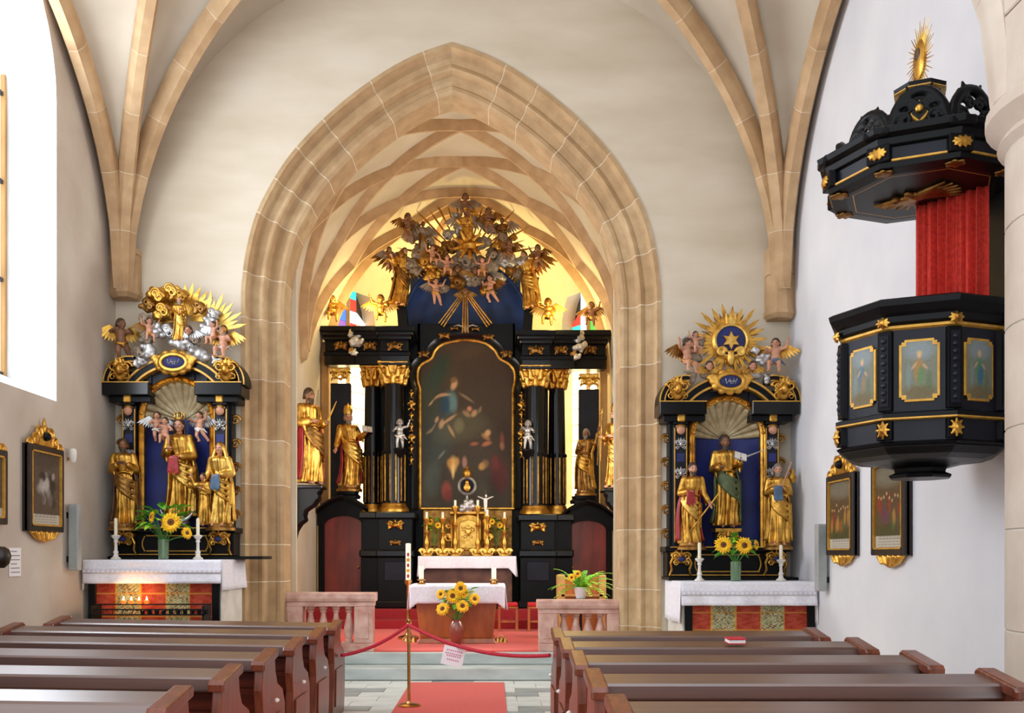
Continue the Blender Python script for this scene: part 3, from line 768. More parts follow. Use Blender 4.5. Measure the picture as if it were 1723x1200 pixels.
b = MB(); b.box(PX(690, d), PX(846, d), d - .1, d + .78, ZA - .07, ZA - .006); b.build('table_top', 'wood_altar', t, bevel=.008)
cloth('plain white cloth on the free-standing altar', PX(691, d - .1), PX(848, d - .1), d - .1, d + .78, ZA - .004, .24, .33, corner=.08, seed=4)
def small_candle(px, y0, y1, dd, label, zbase=None):
    x = PX(px, dd); zb_ = PZ(y1, dd) if zbase is None else zbase; h = PZ(y0, dd) - zb_
    t = thing('altar_candle', label, 'candle', (x, dd, zb_), 'candles on the free-standing altar')
    b = MB(); b.lathe([(.055, 0), (.058, .01), (.03, .025), (.025, .05), (.06, .06), (.06, .07), (.04, .075)], (x, dd, zb_), 20); b.build('holder', 'brass', t, smooth=True)
    b = MB(); b.lathe([(.032, .07), (.032, h - .01), (.025, h), (0, h - .008)], (x, dd, zb_), 18); b.build('candle_stick', 'candle', t, smooth=True)
    b = MB(); b.cap((x, dd, zb_ + h - .01), (x, dd, zb_ + h + .012), .002, .002, 6); b.build('wick', 'eye', t)
small_candle(709, 952, 984, d + .2, 'short thick white candle at the left end of the free-standing altar', ZA + .006)
small_candle(831, 955, 984, d + .2, 'short thick white candle at the right end of the free-standing altar', ZA + .006)
# paschal candle
dd = 13.6; x = PX(687, dd); t = thing('paschal_candle', 'tall decorated paschal candle left of the free-standing altar', 'candle', (x, dd, ZF + .012))
z0 = PZ(978, dd); z1 = PZ(915, dd)
b = MB(); b.lathe([(.15, 0), (.15, .03), (.05, .06), (.022, .12), (.022, z0 - ZF - .08), (.05, z0 - ZF - .04), (.055, z0 - ZF), (.03, z0 - ZF + .01)], (x, dd, ZF + .012), 18); b.build('stand', 'brass', t, smooth=True)
b = MB(); b.lathe([(.036, z0), (.036, z1), (.02, z1 + .005)], (x, dd, 0), 18); c_ = b.build('candle_stick', 'candle', t, smooth=True)
for k in range(5):
    b = MB(); zz = z0 + .05 + k * .075; b.box(x - .016 - .008 * (k % 2), x + .016 + .008 * (k % 2), dd - .04, dd - .033, zz, zz + .045); b.build('wax_ornament', ('red_paint', 'gold_paint')[k % 2], c_)
# ================================================================= FLOWERS
def sunflower_mesh(R=.075):
    pet = MB()
    for ring_, (n, r0, r1, zt, off) in enumerate(((19, .3, 1., .0, 0), (17, .28, .84, .16, .2))):
        for i in range(n):
            a = 2 * PI * i / n + off + random.uniform(-.06, .06); L = r1 * random.uniform(.9, 1.08)
            c, s_ = math.cos(a), math.sin(a); w_ = .15
            def P(r, sd, z): return (R * (r * c - sd * s_), z * R - .0, R * (r * s_ + sd * c))
            pet.add([P(r0, -.05, -zt), P(r0, .05, -zt), P(.72 * L, w_, -zt - .12), P(L, 0, -zt + .05), P(.72 * L, -w_, -zt - .12), P(.72 * L, 0, -zt - .04)], [(0, 1, 5), (1, 2, 5), (2, 3, 5), (3, 4, 5), (4, 0, 5)])
    disc = MB(); disc.ell((0, -.1 * R, 0), (R * .36, R * .16, R * .36), 16, 8)
    ctr = MB(); ctr.ell((0, -.2 * R, 0), (R * .13, R * .1, R * .13), 10, 6)
    back = MB()
    for i in range(9):
        a = 2 * PI * i / 9; c, s_ = math.cos(a), math.sin(a)
        back.add([(R * .1 * c, R * .05, R * .1 * s_), (R * (.5 * c - .16 * s_), R * .08, R * (.5 * s_ + .16 * c)), (R * .8 * c, R * .12, R * .8 * s_), (R * (.5 * c + .16 * s_), R * .08, R * (.5 * s_ - .16 * c))], [(0, 1, 2, 3)])
    return pet, disc, ctr, back
def sunflower(label, head, foot, R, tilt=(0, 0), group='sunflowers'):
    t = thing('sunflower', label, 'sunflower', head, group)
    X = Matrix.Translation(head) @ Matrix.Rotation(tilt[0], 4, 'Z') @ Matrix.Rotation(tilt[1], 4, 'X')
    for mb, nm, m in zip(sunflower_mesh(R), ('petals', 'seed_disc', 'disc_centre', 'sepals'), ('petal', 'seed_disc', 'eye', 'leaf')):
        mb.v = [tuple(X @ Vector(p)) for p in mb.v]; mb.build(nm, m, t, smooth=nm != 'petals')
    b = MB(); h = Vector(head); f = Vector(foot); bk = X.to_3x3() @ Vector((0, 1, 0))
    pts = catmull([h + bk * .01, h + bk * .05 - Vector((0, 0, .03)), h.lerp(f, .5) + bk * .03, f], 4)
    b.tube(pts, .006, 7); b.build('stalk', 'stem', t, smooth=True)
def leaf_at(b, p, direction, L, W, droop=.3):
    d_ = Vector(direction).normalized(); s_ = d_.cross(Vector((0, 0, 1)));
    if s_.length < .1: s_ = Vector((1, 0, 0))
    s_.normalize(); n_ = s_.cross(d_); p = Vector(p)
    def Q(t, k): return p + d_ * L * t + s_ * W * k + n_ * (-droop * L * t * t + abs(k) * W * .35)
    vs = [Q(0, 0), Q(.25, .8), Q(.55, 1), Q(.8, .6), Q(1, 0), Q(.8, -.6), Q(.55, -1), Q(.25, -.8), Q(.35, 0), Q(.7, 0)]
    b.add(vs, [(0, 1, 8), (1, 2, 9, 8), (2, 3, 9), (3, 4, 9), (4, 5, 9), (5, 6, 9), (6, 7, 8, 9), (7, 0, 8)])
def foliage(label, c, rx, rz, n, foot, seed=1, mats=('leaf', 'leaf_lime'), name='leaf_spray', L=.11, W=.035):
    rnd = random.Random(seed); t = thing(name, label, 'foliage', foot)
    st = MB(); c = Vector(c); f = Vector(foot)
    for i in range(n):
        a = rnd.uniform(0, 2 * PI); e = rnd.uniform(-.3, 1); dr = Vector((math.cos(a), math.sin(a) * .7, e))
        p = c + Vector((dr.x * rx * rnd.uniform(.3, 1), dr.y * rx * .7, e * rz * rnd.uniform(.4, 1)))
        b = MB(); leaf_at(b, p, Vector((dr.x, dr.y - .15, e * .6 + .1)), L * rnd.uniform(.7, 1.2), W * rnd.uniform(.8, 1.2), .35)
        o = b.build('leaf', mats[rnd.random() < .3], t, smooth=True)
        if i % 3 == 0: st.tube([f + Vector((rnd.uniform(-.01, .01), 0, 0)), f.lerp(p, .5) + Vector((0, 0, .03)), p], .003, 5)
    st.build('stalks', 'stem', t)
    return t
# big bouquet in front of the altar
dv = 12.55; vb = at(768, 1085, dv); vb.z = ZF + .013
t = thing('flower_vase', 'glazed reddish clay vase on the carpet before the altar', 'vase', vb)
vh = PZ(1042, dv) - vb.z
b = MB(); b.lathe([(.05, 0), (.055, .01), (.075, vh * .25), (.1, vh * .55), (.095, vh * .75), (.06, vh * .93), (.065, vh), (.055, vh - .005), (.05, vh * .9), (.04, vh * .3)], vb, 24); b.build('body', 'vase_clay', t, smooth=True)
fo = vb + Vector((0, 0, vh * .8))
for k, (px, py, r) in enumerate(((775, 990, .075), (762, 1003, .088), (779, 998, .07), (778, 1020, .08), (745, 1025, .08), (798, 1008, .07), (742, 1000, .06))):
    nm_ = ('topmost sunflower of the big bouquet', 'large sunflower high at the centre left of the big bouquet', 'sunflower just below the topmost one in the big bouquet', 'sunflower low at the centre of the big bouquet', 'lowest left sunflower of the big bouquet', 'rightmost sunflower of the big bouquet', 'half hidden upper left sunflower of the big bouquet')[k]
    h = at(px, py, dv - .16 + .03 * (k % 3)); sunflower(nm_ + ' before the altar', h, fo, r * 1.22, ((px - 768) * .014, -.25 + (1010 - py) * .01), 'sunflowers in the bouquet before the altar')
foliage('green leaves filling the bouquet before the altar', at(768, 1012, dv + .03), .2, .16, 46, fo, 3, L=.13, W=.04)
# ambo with fern
da = 13.6
x0, x1 = PX(939, da), PX(1020, da); zt_ = PZ(968, da)
t = thing('wooden_lectern', 'light wooden box lectern behind the right balustrade', 'lectern', ((x0 + x1) / 2, da + .2, ZF + .012))
for a, c in ((x0, x0 + .1), (x1 - .1, x1)):
    b = MB(); b.box(a, c, da, da + .4, ZF + .012, zt_); b.build('side_post', 'wood_light', t, bevel=.008)
b = MB(); b.box(x0 + .09, x1 - .09, da + .04, da + .07, ZF + .1, zt_ - .03); b.build('front_panel', 'wood_altar', t, bevel=.006)
b = MB(); b.box(x0 + .05, x1 - .05, da + .0, da + .4, zt_ - .3, zt_ - .27); b.build('shelf', 'wood_light', t)
df = 13.0; ps = thing('plant_stand', 'slender dark stand carrying the fern pot', 'stand', (PX(977, df), df, ZF + .012)); zpot = PZ(1007, df)
b = MB(); b.lathe([(.12, 0), (.12, .02), (.02, .05), (.02, zpot - ZF - .06), (.11, zpot - ZF - .03), (.11, zpot - ZF - .014)], (PX(977, df), df, ZF + .012), 16); b.build('post', 'iron', ps, smooth=True)
pc = Vector((PX(977, df), df, zpot)); t = thing('fern_pot', 'white pot holding the fern by the right balustrade', 'pot', pc)
b = MB(); hh = PZ(988, df) - zpot; b.lathe([(.06, 0), (.085, hh * .7), (.09, hh), (.08, hh), (.075, hh * .7), (.055, .01)], pc, 22); b.build('pot', 'pot_white', t, smooth=True)
t = thing('fern', 'bright green fern spreading from the white pot', 'fern', pc + Vector((0, 0, hh * .7)))
rnd = random.Random(5)
for i in range(42):
    a = rnd.uniform(0, 2 * PI); e = rnd.uniform(.25, 1.3); L = rnd.uniform(.36, .56); b = MB(); p0 = pc + Vector((0, 0, hh * .8)); dr = Vector((math.cos(a), math.sin(a) * .7, 0))
    prev = None; pts = []
    for k in range(10):
        s_ = k / 9; pts.append(p0 + dr * L * s_ * math.cos(e * .6) + Vector((0, 0, L * (s_ * math.sin(e) * 1.1 - .55 * s_ * s_))))
    b.tube(pts, .003, 4)
    for k in range(1, 10):
        tdir = (pts[k] - pts[k - 1]).normalized(); sd = tdir.cross(Vector((0, 0, 1))).normalized(); wl = .055 * (1 - (k / 10) ** 2) + .012
        for g in (-1, 1):
            q = pts[k]; b.add([q, q + sd * g * wl * .5 + tdir * .018, q + sd * g * wl, q + sd * g * wl * .5 - tdir * .008], [(0, 1, 2, 3)])
    b.build('frond', ('leaf_lime', 'leaf')[i % 4 == 0], t)
for k, (px, py) in enumerate(((962, 972), (972, 966))):
    sunflower(('lower', 'upper')[k] + ' yellow sunflower among the fern fronds', at(px, py, df - .2), pc + Vector((0, 0, hh * .8)), .055, (-.2, -.2), 'sunflowers in the fern pot')
# red stools behind the right of the altar
for k, (px0, px1) in enumerate(((838, 872), (888, 925))):
    ds = 14.9; xa, xb = PX(px0, ds), PX(px1, ds); zs = PZ(1018, ds); lab = ('left', 'right')[k]
    t = thing('altar_stool', 'red cushioned server stool, %s one of the pair by the altar steps' % lab, 'stool', ((xa + xb) / 2, ds + .15, ZF + .012), 'red server stools')
    b = MB(); b.box(xa, xb, ds, ds + .3, zs - .06, zs - .03); b.build('seat_frame', 'wood_altar', t, bevel=.004)
    b = MB(); b.box(xa + .005, xb - .005, ds + .005, ds + .295, zs - .03, zs + .03); b.build('cushion', 'cushion', t, bevel=.02, seg=3)
    for x in (xa + .02, xb - .02):
        for y in (ds + .02, ds + .28): b = MB(); b.box(x - .018, x + .018, y - .018, y + .018, ZF + .012, zs - .06); b.build('leg', 'wood_altar', t)
    b = MB(); b.box(xa + .02, xb - .02, ds + .012, ds + .03, ZF + .15, ZF + .18); b.build('stretcher', 'wood_altar', t)
# altar bells on the carpet
for px, nm in ((843, 'right'), (690, 'left')):
    p = at(px, 1073, 13.1); p.z = ZF + .012
    t = thing('altar_bell', 'small brass hand bells on the carpet %s of the altar' % nm, 'bell', p)
    for k, (dx, dy) in enumerate(((-.05, 0), (.05, 0), (0, .05))):
        b = MB(); b.lathe([(.045, 0), (.04, .015), (.028, .04), (.02, .06), (.005, .066)], p + Vector((dx, dy, 0)), 14); b.build('bell', 'brass', t, smooth=True)
    b = MB(); b.tube([p + Vector((-.05, 0, .065)), p + Vector((0, .02, .10)), p + Vector((.05, 0, .065))], .006, 6); b.build('handle', 'brass', t, smooth=True)
# ================================================================= CARVED FIGURES
def T4(loc, H, rz): return Matrix.Translation(Vector(loc)) @ Matrix.Rotation(rz, 4, 'Z') @ Matrix.Scale(H, 4)
def bake(mb, X): mb.v = [tuple(X @ Vector(p)) for p in mb.v]; return mb
def lerpk(keys, z):
    for (a, va), (c, vc) in zip(keys, keys[1:]):
        if z <= c:
            t = (z - a) / (c - a); t = t * t * (3 - 2 * t); return va + (vc - va) * t
    return keys[-1][1]
def hand(b, w_, dirv, s=1., curl=.5):
    """palm, four fingers and a thumb rooted at wrist point w_ along dirv"""
    w_ = Vector(w_); d_ = Vector(dirv).normalized(); sd = d_.cross(Vector((0, 0, 1)))
    if sd.length < .2: sd = d_.cross(Vector((0, 1, 0)))
    sd.normalize(); n_ = sd.cross(d_)
    p = w_ + d_ * .03 * s
    b.ell(p, (.02 * s, .014 * s, .022 * s), 8, 6)
    b.cap(w_, p + d_ * .012 * s, .013 * s, .019 * s, 8)
    for k in range(4):
        o = sd * (k - 1.5) * .0105 * s; L = (.034, .04, .038, .028)[k] * s
        q = p + d_ * .016 * s + o; m_ = q + d_ * L * .55 - n_ * L * .15 * curl; e = m_ + d_ * L * .4 - n_ * L * .5 * curl
        b.cap(q, m_, .0062 * s, .0058 * s, 6); b.cap(m_, e, .0058 * s, .0048 * s, 6)
    q = p + sd * .016 * s; m_ = q + sd * .014 * s + d_ * .014 * s; b.cap(q, m_, .007 * s, .006 * s, 6); b.cap(m_, m_ + d_ * .016 * s, .006 * s, .005 * s, 6)
def head(bd, hr, ey, c, s=1., yaw=0., pitch=0., beard=0, hair=1, female=False):
    c = Vector(c); Rm = R3('Z', yaw) @ R3('X', pitch)
    def P(x, y, z): return c + Rm @ Vector((x * s, y * s, z * s))
    bd.ell(c, (.052 * s, .062 * s, .068 * s), 14, 10, R=Rm)
    bd.ell(P(0, -.016, -.035), (.036 * s, .04 * s, .038 * s), 12, 8, R=Rm)         # jaw
    bd.cap(P(0, -.058, .012), P(0, -.073, -.014), .007 * s, .012 * s, 8)           # nose
    for k in (-1, 1):
        bd.ell(P(.024 * k, -.052, .019), (.018 * s, .009 * s, .005 * s), 8, 5, R=Rm)  # brow
        bd.ell(P(.026 * k, -.047, -.014), (.016 * s, .012 * s, .014 * s), 8, 5, R=Rm) # cheek
        bd.ell(P(.053 * k, 0, -.004), (.007 * s, .014 * s, .019 * s), 8, 5, R=Rm)     # ear
        ey.ell(P(.022 * k, -.056, .006), (.0085 * s, .005 * s, .0055 * s), 8, 5, R=Rm)
    bd.ell(P(0, -.055, -.034), (.016 * s, .008 * s, .005 * s), 8, 5, R=Rm)          # mouth
    bd.ell(P(0, -.046, -.055), (.014 * s, .012 * s, .012 * s), 8, 5, R=Rm)
    if hair:
        hr.ell(P(0, .012, .022), (.06 * s, .064 * s, .062 * s), 14, 9, R=Rm)
        rnd = random.Random(int(abs(c.x + c.z) * 1000))
        n = 12 if hair == 1 else 20
        for i in range(n):
            a = PI * (.08 + .84 * i / (n - 1)); x, y = .055 * math.cos(a), .05 * math.sin(a)
            L = (.05 if hair == 1 else .15) * rnd.uniform(.8, 1.15)
            hr.cap(P(x, y, .02), P(x * 1.15, y * 1.2 + .005, .02 - L), .017 * s, .012 * s, 6)
    if beard:
        for i in range(7):
            a = (i - 3) / 3; L = .05 * beard * (1 - .35 * a * a)
            hr.cap(P(.036 * a, -.045 + .018 * a * a, -.04), P(.024 * a, -.055 + .012 * a * a, -.05 - L), .014 * s, .008 * s, 6)
ARM = {'down': ((.155, .01, .62), (.15, -.05, .49)), 'chest': ((.16, .0, .64), (.05, -.13, .70)), 'out': ((.17, -.02, .68), (.27, -.10, .74)), 'up': ((.19, -.02, .76), (.25, -.06, .93)),
       'hold': ((.165, -.01, .63), (.10, -.16, .64)), 'low': ((.165, .0, .63), (.21, -.08, .52)), 'book': ((.165, -.02, .64), (.12, -.15, .69)), 'belly': ((.165, 0, .63), (.03, -.13, .60))}
def build_eyes(ey, X, t):
    n = len(ey.v) // 2
    for k in (0, 1):
        e = MB(); e.v = ey.v[k * n:(k + 1) * n]; e.f = [tuple(i - k * n for i in q) for q in ey.f if (q[0] >= n) == bool(k)]
        bake(e, X).build('eye', 'eye', t, smooth=True)
def statue(name, label, loc, H, rz=0., robe='gold', cloak=None, arms=('chest', 'down'), hair='hair', hairlen=1, beard=0, flesh='flesh', head_yaw=0., head_pitch=.05, sway=.02, crown=None, seed=0,
           wings=None, attrs=(), group=None, cat='statue', base=None, tilt=None, veil=None, halo=False, swag=None):
    rnd = random.Random(seed); t = thing(name, label, cat, loc, group, local=True)
    t.rotation_euler = tilt if tilt else (0, 0, rz); t.rotation_euler.z = rz if not tilt else tilt[2]
    X = Matrix.Diagonal((.88 * H, .95 * H, H, 1))
    bd = MB(); hr = MB(); ey = MB()
    cx = lambda z: sway * math.sin(PI * min(1, z / .85) * 1.25)
    hc = Vector((cx(.9) * .6, -.012, .925))
    head(bd, hr, ey, hc, 1., head_yaw, head_pitch, beard, hairlen)
    bd.cap((cx(.8), 0, .80), hc - Vector((0, -.008, .03)), .036, .032, 10)
    bd.ell((cx(.8), 0, .78), (.1, .06, .06), 12, 8)
    sl = MB()
    # robe
    ph = rnd.random() * 6; n1, n2 = rnd.choice((5, 6, 7)), rnd.choice((9, 11, 13))
    top_z = .845
    keys = [(.0, .138), (.05, .140), (.2, .124), (.36, .118), (.5, .112), (.62, .092), (.72, .122), (.79, .132), (.825, .09), (.845, .045)]
    tw = rnd.uniform(-3, 3)
    def rf(u, v):
        z = .025 + (top_z - .025) * v; a = 2 * PI * u; k = max(0, 1 - z / .72); r = lerpk(keys, z)
        f = (.026 * k + .005) * math.sin(n1 * a + ph + tw * z) + (.018 * k + .005) * math.sin(n2 * a + ph * 2 - tw * 2 * z) + (.006 + .006 * k) * math.sin(17 * a + 9 * z)
        kn = .035 * math.exp(-((z - .30) / .1) ** 2) * max(0, math.cos(a + PI / 2 - .35)) ** 4 if True else 0
        r2 = r + f + kn
        return Vector((cx(z) + r2 * math.cos(a), r2 * .72 * math.sin(a), z))
    rb = MB(); NU, NV = 56, 34
    vs = [rf(i / NU, j / NV) for j in range(NV + 1) for i in range(NU)]
    fs = [(j * NU + i, j * NU + (i + 1) % NU, (j + 1) * NU + (i + 1) % NU, (j + 1) * NU + i) for j in range(NV) for i in range(NU)]
    fs += [tuple(range(NU - 1, -1, -1)), tuple(NV * NU + i for i in range(NU))]
    rb.add(vs, fs)
    rb.tube([(cx(.61) + .108 * math.cos(a), .08 * math.sin(a), .61 + .01 * math.sin(3 * a)) for a in [2 * PI * i / 20 for i in range(20)]], .014, 6, closed=True)
    tips = []
    for sd, ar in ((-1, arms[0]), (1, arms[1])):
        e, w_ = ARM[ar] if isinstance(ar, str) else ar
        S = Vector((sd * .118 + cx(.8), 0, .79)); E = Vector((sd * e[0] + cx(.7), e[1], e[2])); W_ = Vector((sd * w_[0] + cx(.7), w_[1], w_[2]))
        rb.cap(S, E, .05, .046, 10); rb.cap(E, E.lerp(W_, .75), .046, .042, 10)
        rb.cap(E.lerp(W_, .3), E.lerp(W_, .5) - Vector((0, 0, .09)), .03, .012, 8)      # hanging sleeve
        bd.cap(E, W_, .024, .018, 8); bd.cap(S, E, .03, .026, 8); hand(bd, W_, (W_ - E), 1.15); tips.append(W_ + (W_ - E).normalized() * .04)
    for sd in (-1, 1):
        bd.cap((sd * .05 + cx(0), -.06, .03), (sd * .065 + cx(0), -.135, .018), .024, .02, 8)
        bd.cap((sd * .045, -.03, .04), (sd * .035, .01, .45), .022, .03, 8); bd.cap((sd * .035, .01, .45), (cx(.7), 0, .74), .03, .05, 8)
    vox = .011
    bake(bd, X).build('body', flesh, t, remesh=.0075 * H, sm=3)
    if robe: bake(rb, X).build('robe', robe, t, remesh=vox * H * .8, sm=1)
    if hr.v: bake(hr, X).build('hair', hair, t, remesh=.009 * H, sm=2)
    build_eyes(ey, X, t)
    if cloak:
        ck = MB()
        def cf(u, v):
            a = PI * (-.12 + 1.24 * u); z = .83 - .77 * v; r = lerpk(keys, z) + .028 + .012 * v + .014 * v * math.sin(7 * a + ph + 2 * z) + .008 * math.sin(13 * a)
            if v < .1: r *= .75 + 2.5 * v
            return Vector((cx(z) + r * math.cos(a), r * .78 * math.sin(a) + .01, z))
        ck.grid(cf, 40, 24)
        o = bake(ck, X).build('cloak', cloak, t, smooth=True); s_ = o.modifiers.new('solid', 'SOLIDIFY'); s_.thickness = .018 * H; s_.offset = 0
        sh = MB()                                                       # diagonal swag across the front
        for q in range(4):
            pts = []
            for i in range(13):
                u = i / 12; a = -PI * (1.08 - 1.16 * u); z = (.72 - .03 * q) - (.22 + .05 * q) * u - .07 * math.sin(PI * u)
                r = lerpk(keys, z) + .026; pts.append((cx(z) + r * math.cos(a), r * .8 * math.sin(a), z))
            sh.tube(pts, [.012 + .012 * math.sin(PI * i / 12) for i in range(13)], 7)
        sh.cap((cx(.5) + .14, -.03, .5), (cx(.3) + .15, -.04, .22), .03, .014, 8); sh.cap((cx(.5) + .12, -.06, .5), (cx(.3) + .13, -.07, .26), .022, .012, 8)
        bake(sh, X).build('mantle_fold', swag or cloak, t, remesh=.011 * H, sm=2)
    if veil:
        vl = MB(); vl.ell(hc + Vector((0, .016, .012)), (.066, .066, .07), 14, 9)
        for i in range(9):
            a = PI * (-.08 + 1.16 * i / 8); vl.cap(hc + Vector((.06 * math.cos(a), .045 * math.sin(a) + .01, .0)), (cx(.75) + .12 * math.cos(a), .085 * math.sin(a), .74), .024, .028, 7)
        bake(vl, X).build('veil', veil, t, remesh=.010 * H, sm=2)
    if crown == 'mitre':
        c = MB(); p = hc + Vector((0, .012, .045))
        vs = []; n = 20; h = [.0, .05, .11, .155]
        for j, zz in enumerate(h):
            for i in range(n):
                a = 2 * PI * i / n; r = (.062, .07, .058, .012)[j]; vs.append(p + Vector((r * math.cos(a), r * (1, .9, .5, .3)[j] * math.sin(a), zz - (.03 * abs(math.cos(a)) if j == 3 else 0))))
        c.add(vs, [(j * n + i, j * n + (i + 1) % n, (j + 1) * n + (i + 1) % n, (j + 1) * n + i) for j in range(3) for i in range(n)] + [tuple(3 * n + i for i in range(n))])
        bake(c, X).build('mitre', 'gold_bright', t, smooth=True)
    if crown == 'crown':
        c = MB(); p = hc + Vector((0, .01, .05)); c.lathe([(.052, 0), (.058, .01), (.056, .025), (.05, .025), (.05, .0)], p, 20)
        for i in range(8):
            a = 2 * PI * i / 8; q = p + Vector((.056 * math.cos(a), .056 * math.sin(a), .025)); c.cap(q, q + Vector((0, 0, .03)), .009, .004, 6); c.ell(q + Vector((0, 0, .038)), .009, 6, 5)
        for i in range(4):
            a = 2 * PI * i / 8; c.tube([p + Vector((.055 * math.cos(a + s_ * 0) * math.cos(k), .055 * math.sin(a) * math.cos(k), .03 + .05 * math.sin(k))) for k in [PI * j / 8 for j in range(9)] for s_ in (0,)], .005, 5)
        bake(c, X).build('crown', 'gold_bright', t, smooth=True)
    if halo:
        c = MB(); p = hc + Vector((0, .07, .02)); c.tube([p + Vector((.11 * math.cos(2 * PI * i / 24), 0, .11 * math.sin(2 * PI * i / 24))) for i in range(24)], .006, 6, closed=True); bake(c, X).build('halo', 'gold_bright', t, smooth=True)
    if wings:
        for sd in (-1, 1):
            wing_part(t, X, (sd * .06 + cx(.75), .07, .74), sd, wings, .42)
    for at_ in attrs: attribute(t, X, tips, at_)
    if base:
        b = MB(); b.lathe([(.2, -.05), (.2, -.02), (.17, .0), (.17, .03), (.15, .035)], (0, 0, 0), 20, sy=.8); bake(b, X).build('base', base, t, smooth=True)
    return t
def wing_part(t, X, root, sd, m, L, spread=.9):
    wg = MB(); root = Vector(root); shoulder = root + Vector((sd * L * .42, .04, L * .42))
    wg.tube([root, root.lerp(shoulder, .6) + Vector((0, 0, .04 * L)), shoulder, shoulder + Vector((sd * .1 * L, 0, -.05 * L))], [.04 * L, .06 * L, .05 * L, .03 * L], 7)
    n = 9
    for i in range(n):
        u = i / (n - 1); p = root.lerp(shoulder, min(1, .1 + u * 1.0)); a = -1.9 + 1.5 * u * spread
        d_ = Vector((sd * math.cos(a), .05, math.sin(a))); ln = L * (.45 + .6 * u)
        s_ = Vector((-d_.z, 0, d_.x)) * .06 * L * (1 + .3 * u); y = Vector((0, .012 * (i % 2), 0)); th = Vector((0, .012 * L / .4, 0))
        q = [p - s_ * .6, p + s_ * .6, p + d_ * ln * .7 + s_, p + d_ * ln, p + d_ * ln * .7 - s_]
        wg.add([c + y - th for c in q] + [c + y + th for c in q], [(0, 1, 2, 3, 4), (9, 8, 7, 6, 5)] + [(k, (k + 1) % 5, (k + 1) % 5 + 5, k + 5) for k in range(5)])
    return bake(wg, X).build('wing', m, t)
def attribute(t, X, tips, a):
    kind = a[0]; p = tips[a[1]]; b = MB()
    if kind == 'book':
        Rm = Matrix.Translation(p + Vector((0, -.01, .02))) @ Matrix.Rotation(a[2] if len(a) > 2 else .3, 4, 'Y') @ Matrix.Rotation(-.7, 4, 'X')
        b.box(-.075, .075, -.005, .0, -.05, .05, Rm); bake(b, X).build('book_cover', a[3] if len(a) > 3 else 'brown_paint', t)
        b = MB(); b.box(-.07, -.003, -.02, -.004, -.046, .046, Rm); b.box(.003, .07, -.02, -.004, -.046, .046, Rm); bake(b, X).build('book_pages', 'white_paint', t)
    elif kind == 'closedbook':
        b.box(p.x - .05, p.x + .05, p.y - .02, p.y + .02, p.z - .03, p.z + .10); bake(b, X).build('book', 'brown_paint', t, bevel=.004)
    elif kind in ('staff', 'sword', 'spear'):
        d_ = Vector(a[2]).normalized(); L0, L1 = a[3], a[4]
        b.tube([p - d_ * L0, p + d_ * L1], .009 if kind != 'sword' else .011, 8)
        if kind == 'spear': b.cap(p + d_ * L1, p + d_ * (L1 + .08), .016, .003, 6)
        if kind == 'sword':
            s_ = d_.cross(Vector((0, 1, 0))).normalized(); q = p + d_ * .03; b.tube([q - s_ * .06, q + s_ * .06], .009, 6)
        m = a[5] if len(a) > 5 else 'gold'; o = bake(b, X).build(kind, m, t, smooth=True)
        if len(a) > 6 and a[6] == 'crozier':
            c = MB(); q = p + d_ * L1; c.tube([q + Vector((.045 * (1 - math.cos(k)) * (1 - k / 9), 0, .05 * math.sin(k) * (1 - k / 9) + .004 * k)) for k in [i * .45 for i in range(14)]], .009, 7); bake(c, X).build('crozier_head', m, t, smooth=True)
        if len(a) > 6 and a[6] == 'cross':
            c = MB(); q = p + d_ * (L1 - .08); c.tube([q - Vector((.07, 0, 0)), q + Vector((.07, 0, 0))], .01, 6); bake(c, X).build('cross_arm', m, t)
    elif kind == 'cup':
        b.lathe([(.03, 0), (.03, .01), (.01, .02), (.01, .05), (.035, .08), (.04, .11), (.034, .11)], p, 14); bake(b, X).build('chalice', 'gold_bright', t, smooth=True)
    elif kind == 'cloth':
        for i in range(5): b.cap(p + Vector((.02 * (i - 2), -.02, 0)), p + Vector((.03 * (i - 2), -.03, -.16 - .02 * (i % 2))), .018, .01, 7)
        bake(b, X).build('held_cloth', a[2], t, remesh=.012 * X[0][0], sm=2)
    elif kind == 'wand':
        d_ = Vector(a[2]); b.tube([p, p + d_ * .5, p + d_], [.012, .009, .004], 6); bake(b, X).build('palm_branch', a[3], t, smooth=True)
